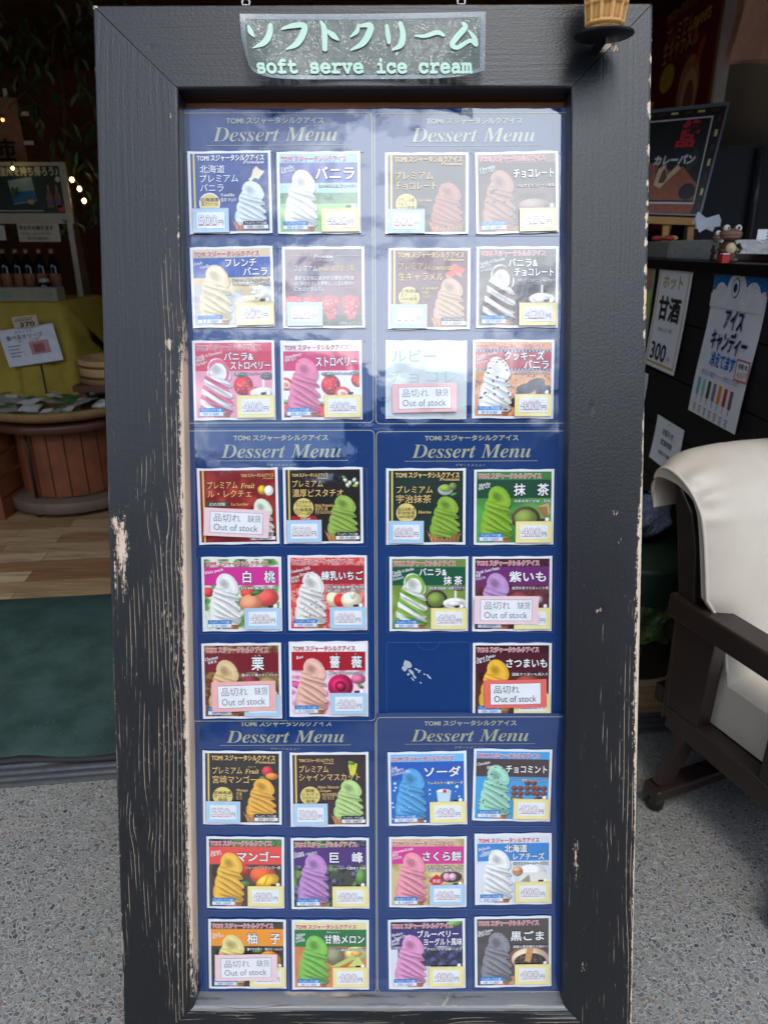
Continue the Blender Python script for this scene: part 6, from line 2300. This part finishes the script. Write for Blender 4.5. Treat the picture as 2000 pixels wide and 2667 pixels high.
pts([(.0, .44), (.40, .50), (.50, .40), (.64, .44), (.84, .28), (.84, .13), (0, .13)], .006, 4)
pts([(.32, .27), (.36, .42), (.44, .47), (.47, .36), (.58, .46), (.62, .42), (.50, .33), (.40, .24)], .0075, 5)
pts([(.37, .29), (.41, .40), (.44, .43), (.47, .34), (.44, .29)], .009, 6)
L_ = [(.58 + .22 * math.cos(t * .2618), .52 + .14 * math.sin(t * .2618)) for t in range(24)]
pts(L_, .0052, 7)
L_ = [(.74 + .10 * math.cos(t * .2618), .21 + .075 * math.sin(t * .2618)) for t in range(24)]
pts(L_, .0082, 0)
pts([(.43, .60), (.46, .67), (.58, .67), (.72, .62), (.72, .57)], .0048, 8)
pts([(.05, .012), (.84, .012), (.87, .10), (.10, .10)], .0034, 4)
gl = []
for s, u0, u1, vm, em, mi, off in (('絶', .56, .76, .79, .14, 9, .04), ('品', .52, .72, .67, .12, 9, .04), ('カレーパン', .30, .76, .50, .095, 3, .05)):
    v, f = glyphs(s, off)
    lo, hi = v[:, 0].min(), v[:, 0].max()
    b.add([ip(u0 + (q[0] - lo) / (hi - lo) * (u1 - u0) + (q[1] - .37) * .02, vm + (q[1] - .37) * em, .0095) for q in v], f, mi)
b.build('artwork', [M('art_black', (26, 24, 24), .4), M('art_cream', (206, 196, 130), .4), M('art_maroon', (84, 40, 36), .4), M('art_white', (206, 204, 204), .4), M('art_bread', (150, 84, 58), .5, .25, 60), M('art_crust', (206, 176, 136), .5),
                    M('art_filling', (96, 62, 44), .5), M('art_olive', (44, 54, 36), .5), M('art_dim_orange', (130, 66, 36), .5), M('art_red', (186, 40, 44), .4)], cur)
nap = thing('napkin', 'folded white paper napkin tucked by the easel ledge', 'napkin', Matrix.Translation(aty(1838, 572, 2.95)) @ Matrix.Scale(1.5, 4))
b = MB()
for k, (a, l) in enumerate(((.35, .05), (-.1, .055), (-.5, .05))):
    mm = Matrix.Rotation(a, 4, 'Y')
    b.grid([[tuple(mm @ Vector((-.03 + l * i / 4 * 1.2, -.004 * k + .003 * math.sin(i), -.02 + .03 * j * (1 - .1 * i)))) for j in range(2)] for i in range(5)], 0)
b.build('paper', M('napkin_white', (214, 216, 226), .7), nap)

foil = thing('foil_box', 'long box wrapped in crinkled silver foil on the counter', 'box', Matrix.Translation((1.035, 2.26, 1.326)))
g = G('crinkled_foil')
v_ = g.obj()
cn = g.noise(v_, 38, 5, .65, 1.2)
g.set(col=g.mix(cn, srgb((150, 150, 148)), srgb((226, 226, 222))), metal=.25, rough=g.math('ADD', .25, g.math('MULTIPLY', cn, .3)), nrm=g.bump(cn, .9, .012))
MB().box((0, 0, 0), (.16, .40, .062)).build('wrap', g.m, foil, bevel=.006)
MB().box((0, .405, 0), (.15, .95, .060)).build('lid', M('clear_lid_grey', (130, 128, 120), .3), foil, bevel=.006)
sal = thing('wrapped_sweet', 'small red and green wrapped sweets lying on the foil box', 'sweets', Matrix.Translation(np.array([1.09, 2.86, 1.388])))
b = MB()
for k, (x, y) in enumerate(((-.03, 0), (0, .01), (.03, 0), (.01, -.02))):
    b.ball((x, y, .010), (.022, .016, .010), k % 3, 10, 6)
b.build('wrapper', [M('sweet_red', (170, 50, 50), .4), M('sweet_green', (120, 160, 60), .4), M('sweet_yellow', (206, 180, 90), .4)], sal)

FW1 = M('figure_brown_wood', (116, 88, 70), .5, .2, 20)
FW2 = M('figure_dark_brown', (84, 58, 44), .45, .2, 20)
EYEW = M('figure_eye_white', (226, 220, 206), .3)
EYEB = M('figure_eye_black', (16, 14, 14), .2)


def wooden_frog(px, py, yy, s, lab, belly):
    p = aty(px, 640, yy)
    t = thing('wooden_figure', lab, 'figurine', Matrix.Translation((p[0], yy, 1.326)) @ Matrix.Scale(s, 4), 'wooden animal figures on the counter')
    b = MB()
    b.lathe([(.0001, 0), (.036, 0), (.038, .01), (.034, .05), (.026, .075), (.018, .088), (.0001, .09)], n=24)
    b.build('body', FW2, t)
    b = MB()
    b.ball((0, -.022, .050), (.022, .016, .026), 0, 16, 10)
    b.build('belly', belly, t)
    b = MB()
    b.ball((0, -.004, .108), (.046, .036, .022), 0, 24, 12)
    b.ball((0, -.010, .096), (.040, .034, .014), 0, 24, 10)
    for sx in (-1, 1):
        b.ball((sx * .024, -.002, .126), (.017, .016, .015), 0, 14, 8)
    b.build('head', FW1, t)
    MB().tube([(.042 * math.sin(a), -.008 - .034 * math.cos(a), .101 + .004 * abs(math.sin(a)) ** 2) for a in (-1.2, -.8, -.4, 0, .4, .8, 1.2)], .0016, 5).build('mouth', M('figure_mouth', (150, 70, 60), .5), t)
    for sx in (-1, 1):
        MB().ball((sx * .024, -.010, .130), (.0135, .0135, .0135), 0, 14, 10).build('eye', EYEW, t)
        MB().ball((sx * .022, -.0195, .131), (.0065, .005, .0065), 0, 10, 6).build('pupil', EYEB, t)
        MB().tube([(sx * .034, -.006, .07), (sx * .046, -.016, .05), (sx * .030, -.034, .04)], [.009, .008, .007], 7).build('arm', FW2, t)
        MB().ball((sx * .02, -.026, .008), (.015, .02, .008), 0, 10, 6).build('foot', FW1, t)
    return t


wooden_frog(1896, 680, 2.12, .70, 'big eyed brown wooden animal figure with pale belly, nearer of the two', M('figure_belly_cream', (206, 184, 140), .4))
wooden_frog(1874, 680, 2.30, .62, 'brown wooden animal figure half hidden behind the napkin, belly dark red', M('figure_belly_red', (120, 40, 44), .4))
rb = thing('red_box', 'tiny red and white box at the wooden figure feet', 'box', Matrix.Translation(aty(1886, 668, 2.04) * [1, 1, 0] + np.array([0, 0, 1.3255])))
MB().box((-.010, -.010, 0), (.010, .010, .022)).build('body', M('box_red', (186, 40, 46), .5), rb)
MB().box((-.009, -.009, .0225), (.009, .009, .025)).build('lid', PWH, rb)
ty = thing('red_tray', 'dark red lacquer tray on the counter under the plate', 'tray', Matrix.Translation((1.18, 2.05, 1.326)))
MB().box((-.09, -.06, 0), (.28, .26, .008)).build('base', M('lacquer_red', (110, 26, 34), .2), ty, bevel=.002)
b = MB()
for lo, hi in (((-.095, -.065, 0), (.285, -.058, .022)), ((-.095, .258, 0), (.285, .265, .022)), ((-.095, -.057, 0), (-.088, .257, .022)), ((.278, -.057, 0), (.285, .257, .022))):
    b.box(lo, hi)
b.build('rim', M('lacquer_black_red', (54, 20, 24), .25), ty)
pl = thing('plate', 'white plate at the frame edge on the red tray', 'plate', Matrix.Translation((1.235, 2.07, 1.336)))
MB().lathe([(.0001, .002), (.045, .002), (.05, 0), (.054, .002), (.095, .022), (.097, .025), (.09, .024), (.05, .008), (.0001, .007)], n=40).build('dish', M('plate_white', (216, 216, 216), .25), pl)
bn = thing('bun', 'browned round bun on the white plate', 'bun', Matrix.Translation((1.24, 2.06, 1.346)))
MB().ball((0, 0, .022), (.045, .045, .028), 0, 20, 12).build('crumb', M('bun_crumb', (206, 186, 150), .7, .2, 40), bn)
MB().ball((0, 0, .028), (.0445, .0445, .026), 0, 20, 12).build('crust', M('bun_crust', (170, 110, 60), .5, .25, 30), bn)
q = aty(2002, 605, 2.3)
cd = thing('counter_card', 'small white printed card standing on the counter above the bun', 'card', Matrix.Translation((q[0], 2.3, 1.326)))
MB().box((-.035, 0, .045), (.05, .003, .092)).build('card', PWH, cd)
MB().box((-.004, .004, 0), (.006, .010, .09)).build('holder', SOCK, cd)
b = MB()
for k in range(4):
    b.box((-.006, -.0015, .052 + k * .009), (.03, -.0005, .056 + k * .009))
b.build('lettering', NLET, cd)

# ------------------------------------------------------------------ behind the counter
MAR = M('poster_maroon', (104, 30, 34), .4, .15)
XP = 1.5
yr, yg = float(atx(1905, 0, XP)[1]), float(atx(1727, 30, XP)[1])
yr2 = float(atx(1880, 0, XP)[1])
YF = yr + 1.15
L_ = YF - yr
m = Matrix(((0, 0, -1, XP), (-1, 0, 0, YF), (0, 1, 0, 1.45), (0, 0, 0, 1)))
tp = thing('framed_poster', 'tall maroon dessert poster with gold print in a wooden frame', 'poster', m)
PH = 1.05
MB().box((0, 0, -.02), (L_ - .075, PH, 0)).build('backing', MAR, tp)
MB().box((L_ - .072, -.02, -.03), (L_ - .028, PH + .02, .012)).build('frame', M('poster_frame_oak', (140, 92, 58), .5, .2, 14), tp)
MB().box((L_ - .027, -.02, -.034), (L_, PH + .02, .016)).build('edge_strip', M('poster_edge_white', (190, 186, 178), .5), tp)
b = MB()
xg = YF - yg
b.rect(xg - .03, 0, xg + .03, .67, .002, 0)
for s, px0, py0, px1, py1, em, mi in ((LOGO, 1738, 45, 1815, 2, .055, 0), ('プレミアムsweets', 1738, 92, 1853, 32, .10, 0), ('生キャラメル', 1728, 138, 1820, 92, .11, 0), ('Caramel', 1778, 148, 1810, 134, .03, 1)):
    a_, c_ = atx(px0, py0, XP), atx(px1, py1, XP)
    x0, x1 = YF - a_[1], YF - c_[1]
    ym = (a_[2] + c_[2]) / 2 - 1.45
    put(b, s, x0, x1, ym, em, .003, mi, .01)
for s_, c0, rx_, ry_ in ((2, atx(1737, 205, XP), .10, .065),):
    b.disc(YF - c0[1], c0[2] - 1.45, rx_, ry_, .003, s_, 24)
c0 = atx(1790, 235, XP)
b.disc(YF - c0[1], c0[2] - 1.45, .13, .15, .003, 3, 30)
b.disc(YF - c0[1] + .02, c0[2] - 1.45 - .03, .095, .12, .0045, 4, 30)
b.disc(YF - c0[1] + .03, c0[2] - 1.45 - .06, .06, .10, .006, 5, 30)
c0 = atx(1825, 130, XP)
b.add([(YF - c0[1] + u, c0[2] - 1.45 + v, .004) for u, v in ((-.05, -.07), (-.02, .03), (.03, .06), (.05, .02), (.02, -.02), (.015, -.06), (-.02, -.04))], [tuple(range(7))], 6)
b.build('print', [M('print_gold', (226, 176, 90), .4), M('print_dim', (140, 110, 90), .4), M('print_badge', (190, 160, 60), .4), M('print_caramel', (176, 124, 92), .4), M('print_caramel_light', (206, 160, 124), .4), M('print_caramel_dark', (130, 80, 58), .4),
                  M('print_orange', (190, 74, 34), .4)], tp)
bw = thing('partition_wall', 'dull beige wall panel behind the counter', 'wall', Matrix.Translation((1.54, 3.72, 0)))
MB().box((0, 0, 0), (1.6, .08, 2.74)).build('panel', M('beige_wall', (158, 144, 126), .8, .06, 3), bw)
cab = thing('black_cabinet', 'black cabinet with a rounded top behind the counter', 'cabinet', Matrix.Translation((0, 3.45, 0)))
P0 = [aty(x, y, 3.45) for x, y in ((1800, 470), (1832, 420), (1862, 394), (1900, 382), (1945, 378), (2000, 376), (2080, 380))]
prof = [(p[0], p[2]) for p in P0]
prof = [(prof[0][0], 0)] + prof + [(prof[-1][0] + .3, prof[-1][1]), (prof[-1][0] + .3, 0)]
b = MB()
n_ = len(prof)
b.add([(x, 0, z) for x, z in prof] + [(x, .25, z) for x, z in prof], [tuple(range(n_)), tuple(range(n_, 2 * n_))[::-1]] + [(k, (k + 1) % n_, n_ + (k + 1) % n_, n_ + k) for k in range(n_)])
b.build('body', M('cabinet_black', (22, 22, 25), .35, .2), cab)
MB().tube([aty(1988, 380, 3.42) - np.array([0, 3.45, 0]), aty(1945, 660, 3.42) - np.array([0, 3.45, 0])], .013, 8).build('trim', M('cabinet_trim_grey', (70, 70, 74), .3), cab)
bag = thing('paper_bag', 'pinkish brown paper bag hanging high by the beige wall', 'bag', Matrix.Translation(aty(1975, 90, 3.3)))
b = MB()
P = [[(-.085 + .03 * i - .01 * (j / 6), -.02 * math.sin(i * .8 + j), .16 - .05 * j) for j in range(6)] for i in range(9)]
b.grid([r[::-1] for r in P], 0)
b.grid([[(x, y + .06, z) for x, y, z in r] for r in P], 0)
b.build('body', M('bag_pink_brown', (204, 156, 134), .8, .1), bag)
b = MB()
for k in range(3):
    b.ball((.075, -.024, .09 - k * .05), (.018, .004, .02), 0, 12, 6)
b.build('print', M('bag_print_brown', (60, 36, 30), .7), bag)

# bins and bags low by the counter
bn_ = thing('rubbish_bin', 'round black bin lined with a green bag beside the counter', 'bin', Matrix.Translation((.86, 2.12, 0)))
MB().lathe([(.0001, .01), (.185, .01), (.19, .02), (.20, .15), (.203, .152), (.19, .15), (.0001, .14)], n=36).build('shell', M('bin_black', (24, 26, 28), .4), bn_)
g = G('green_bag_plastic')
v_ = g.obj()
cn = g.noise(v_, 18, 4, .6, 1.5)
g.set(col=g.mix(cn, srgb((34, 52, 30)), srgb((96, 116, 58))), rough=.3, nrm=g.bump(cn, .9, .02))
b = MB()
P = []
for j in range(14):
    z = .115 + j * .0145
    row = []
    for k in range(41):
        a = 2 * math.pi * k / 40
        r = .20 + .012 * math.sin(a * 7 + j) + .012 * math.sin(a * 13 - j * .7) - .012 * abs(j - 6) / 6
        row.append((r * math.cos(a), r * math.sin(a), z + .01 * math.sin(a * 5)))
    P.append(row)
b.grid(P, 0)
b.build('liner', g.m, bn_)
MB().lathe([(.0001, .425), (.19, .42), (.203, .405), (.205, .298)], n=36).build('lid', M('bin_dark_green', (22, 44, 30), .5), bn_)
cl = thing('plastic_bag', 'bluish clear plastic bag of rubbish behind the chair post', 'bag', Matrix.Translation((.88, 2.20, .428)) @ Matrix.Scale(.72, 4))
g = G('clear_blue_plastic')
v_ = g.obj()
cn = g.noise(v_, 22, 5, .6, 2)
g.set(col=g.mix(cn, srgb((70, 82, 104)), srgb((130, 142, 164))), rough=.2, nrm=g.bump(cn, 1, .03))
b = MB()
P = []
for j in range(13):
    t = j / 12
    P.append([((.155 * math.sin(math.pi * (.12 + .8 * t)) + .014 * math.sin(a * 5 + j)) * math.cos(a), (.155 * math.sin(math.pi * (.12 + .8 * t)) + .014 * math.sin(a * 6 - j)) * math.sin(a), .22 * t) for a in [2 * math.pi * k / 36 for k in range(37)]])
b.grid(P, 0)
b.build('film', g.m, cl)
cn_ = thing('drink_can', 'silver drink can end showing in the rubbish beside the chair', 'can', Matrix.Translation((.765, 2.02, .455)) @ Matrix.Rotation(1.1, 4, 'X'))
MB().lathe([(.0001, .0), (.028, .0), (.033, .008), (.033, .10), (.027, .112), (.025, .108), (.0001, .107)], n=24).build('body', M('can_silver', (200, 204, 208), .2, metal=.9), cn_)
yb2 = thing('drink_bottle', 'amber bottle neck showing in the rubbish by the upright', 'bottle', Matrix.Translation((.72, 2.10, .452)) @ Matrix.Rotation(1.2, 4, 'X'))
MB().lathe([(.0001, 0), (.025, 0), (.025, .07), (.012, .10), (.012, .13)], n=18).build('glass', M('amber_glass', (150, 110, 30), .15), yb2)
MB().lathe([(.0001, .145), (.0135, .144), (.0135, .128)], n=14).build('cap', CAPM, yb2)

# ------------------------------------------------------------------ the armchair
cf, cw = Vector((.37, -.929, 0)).normalized(), Vector((.929, .37, 0)).normalized()
CO = Vector((.747, 1.425, 0))
mch = Matrix(((cw.x, -cf.x, 0, CO.x), (cw.y, -cf.y, 0, CO.y), (0, 0, 1, 0), (0, 0, 0, 1)))
# chair-local: X = across (0 at the near side frame), Y = backwards, Z = up
ch = thing('glider_armchair', 'cream padded glider armchair with a dark brown wooden frame', 'armchair', mch)
DW = M('chair_dark_wood', (44, 33, 30), .32, .25, 8)
g = G('cream_leather')
v_ = g.obj()
n1 = g.noise(v_, 7, 4, .6)
g.set(col=g.mix(n1, srgb((194, 182, 165)), srgb((216, 206, 190))), rough=.42, nrm=g.bump(g.math('ADD', g.noise(v_, 420, 2), g.math('MULTIPLY', g.noise(v_, 14, 3), .8)), .16, .003))
LEA = g.m


def side(x0):
    t = .048
    z0, z1 = .200, .262
    nm = 'side_frame'
    b = MB()
    rev = lambda s, z: (s, z)
    out = [(-.05, z0), (.47, z0), (.50, .51), (-.03, .51)]
    # rails: bottom, two posts, arm kept as separate pieces
    b.box((x0, -.47, z0), (x0 + t, .04, z1))
    b.box((x0, -.065 - .0, z1), (x0 + t, -.0, .508)) if False else None
    b.add([(x0 + q, -s, z) for q in (0, t) for s, z in ((-.045, z1), (.055, z1), (.058, .508), (-.065, .508))], [(0, 1, 2, 3), (7, 6, 5, 4), (0, 4, 5, 1), (1, 5, 6, 2), (2, 6, 7, 3), (3, 7, 4, 0)])
    b.add([(x0 + q, -s, z) for q in (0, t) for s, z in ((.235, z1), (.305, z1), (.305, .508), (.235, .508))], [(0, 1, 2, 3), (7, 6, 5, 4), (0, 4, 5, 1), (1, 5, 6, 2), (2, 6, 7, 3), (3, 7, 4, 0)])
    b.add([(x0 + q, -s, z) for q in (0, t) for s, z in ((.43, z1), (.47, z1), (.47, .508), (.43, .508))], [(0, 1, 2, 3), (7, 6, 5, 4), (0, 4, 5, 1), (1, 5, 6, 2), (2, 6, 7, 3), (3, 7, 4, 0)])
    return b.build(nm, DW, ch, bevel=.004)


side(0.0)
side(.60)
for x0 in (-.012, .588):
    b = MB()
    b.add([(x0 + q, -s, z) for q in (0, .072) for s, z in ((-.085, .510), (.49, .500), (.52, .512), (.52, .548), (.49, .560), (-.085, .572))],
          [(0, 1, 2, 3, 4, 5), (11, 10, 9, 8, 7, 6)] + [(k, 6 + k, 6 + (k + 1) % 6, (k + 1) % 6) for k in range(6)])
    b.build('armrest', DW, ch, bevel=.006, seg=3)
    b = MB()
    x = x0 + .018
    b.add([(x + q, -s, z) for q in (0, .036) for s, z in ((-.062, .205), (-.012, .262), (-.012, .509), (-.045, .70), (-.075, .785), (-.118, .832), (-.143, .838), (-.106, .70), (-.074, .5685))],
          [tuple(range(9)), tuple(range(9, 18))[::-1]] + [(k, 9 + k, 9 + (k + 1) % 9, (k + 1) % 9) for k in range(9)])
    b.build('back_post', DW, ch, bevel=.004)


def cush_profile(t):
    pts = [(.075, .385), (.045, .48), (.022, .584), (-.002, .68), (-.023, .755), (-.040, .798), (-.070, .834), (-.115, .862), (-.165, .872), (-.193, .848), (-.190, .80)]
    P_ = catmull(pts, 6)
    k = t * (len(P_) - 1)
    i = min(int(k), len(P_) - 2)
    return P_[i] + (P_[i + 1] - P_[i]) * (k - i)


NU, NV = 64, 60
P = []
for j in range(NV + 1):
    t = j / NV
    s, z = cush_profile(t)
    s2, z2 = cush_profile(min(1, t + .01))
    s1, z1 = cush_profile(max(0, t - .01))
    d_ = np.array((s2 - s1, z2 - z1)); d_ /= np.hypot(*d_)
    nr = np.array((d_[1], -d_[0])) * 1.0
    row = []
    for i in range(NU + 1):
        u = i / NU
        tp_ = max(0, min(1, (z - .52) / .08))
        xl_ = .053 * (1 - tp_) - .004 * tp_
        x = xl_ + (.648 - 2 * xl_) * u
        e = min(u, 1 - u)
        puff = .030 * (1 - (1 - min(1, e / .16)) ** 2.4) + .010 * math.sin(math.pi * u)
        wr = 0
        r = math.hypot((min(u, 1 - u)) * .6, (t - .64) * .55)
        if e < .22:
            wr = .008 * math.sin(18 * (t - .42) * math.pi) * math.exp(-((t - .60) / .17) ** 2) * math.exp(-(e / .07)) * min(1, e / .012)
        for ss in (.30, .32, .68, .70):
            wr -= .0034 * math.exp(-((u - ss) / .006) ** 2)
        q = puff + wr + .003 * math.sin(u * 9 + t * 7) * (.4 + t)
        row.append((x, -(s + nr[0] * q), z + nr[1] * q))
    P.append(row)
b = MB()
b.grid([r[::-1] for r in P], 0)
bk = [[(P[j][c][0], -cush_profile(j / NV)[0] + .016 + .012 * max(0, min(1, (j / NV - .6) / .2)) * (1 - max(0, (j / NV - .8) / .2) * 2.6), cush_profile(j / NV)[1] - .040 * max(0, min(1, (j / NV - .55) / .3))) for c in (0, NU)] for j in range(NV + 1)]
for k in (0, 1):
    pr = [P[j][0 if k == 0 else NU] for j in range(NV + 1)]
    b.grid([[pr[j], bk[j][k]] for j in range(NV + 1)], 0, False)
b.grid(bk, 0)
cu = b.build('back_cushion', LEA, ch)
for col_ in (0, NU):
    b = MB()
    b.tube([Vector(P[j][col_]) + Vector((-.001 if col_ == 0 else .001, 0, 0)) for j in range(2, NV - 3)], .0042, 6)
    b.build('piping', LEA, cu)
b = MB()
n_ = 16
P = []
for j in range(n_ + 1):
    v_2 = j / n_
    row = []
    for i in range(n_ + 1):
        u = i / n_
        e = min(u, 1 - u, v_2, 1 - v_2)
        row.append((.052 + .544 * u, .03 - .56 * v_2, .385 + .035 * (1 - (1 - min(1, e / .12)) ** 2)))
    P.append(row)
b.grid(P, 0)
ring = P[0] + [r[-1] for r in P[1:]] + P[-1][::-1][1:] + [r[0] for r in P[::-1][1:]]
b.grid([[(x, y, z), (x * 1.0 + (.012 if x > .32 else -.0), y, .33), (x, y, .262)] for x, y, z in ring], 0)
b.build('seat_cushion', LEA, ch)
MB().box((.05, -.50, .215), (.598, .03, .258)).build('seat_frame', DW, ch)
b = MB()
b.bar((.05, .12, .235), (.6, .12, .235), .03, .05)
b.build('stretcher', DW, ch)
# base runners, struts and feet
for y in (-.02, -.40):
    MB().box((-.075, y - .028, .040), (.70, y + .028, .075)).build('runner', DW, ch, bevel=.008, seg=3)
MB().box((.28, -.371, .041), (.34, -.049, .074)).build('runner', DW, ch, bevel=.006)
for x in (-.062, .655):
    for y in (-.02, -.40):
        MB().bar((x + .02, y, .073), (x + (.10 if x < 0 else -.06), y + .0, .23), .045, .022, 0, (0, 1, 0)).build('strut', DW, ch)
        MB().lathe([(.0001, 0), (.018, 0), (.021, .006), (.021, .039), (.0001, .0395)], (x + .012, y, 0), 16).build('foot', M('foot_rubber_black', (18, 18, 19), .5), ch)
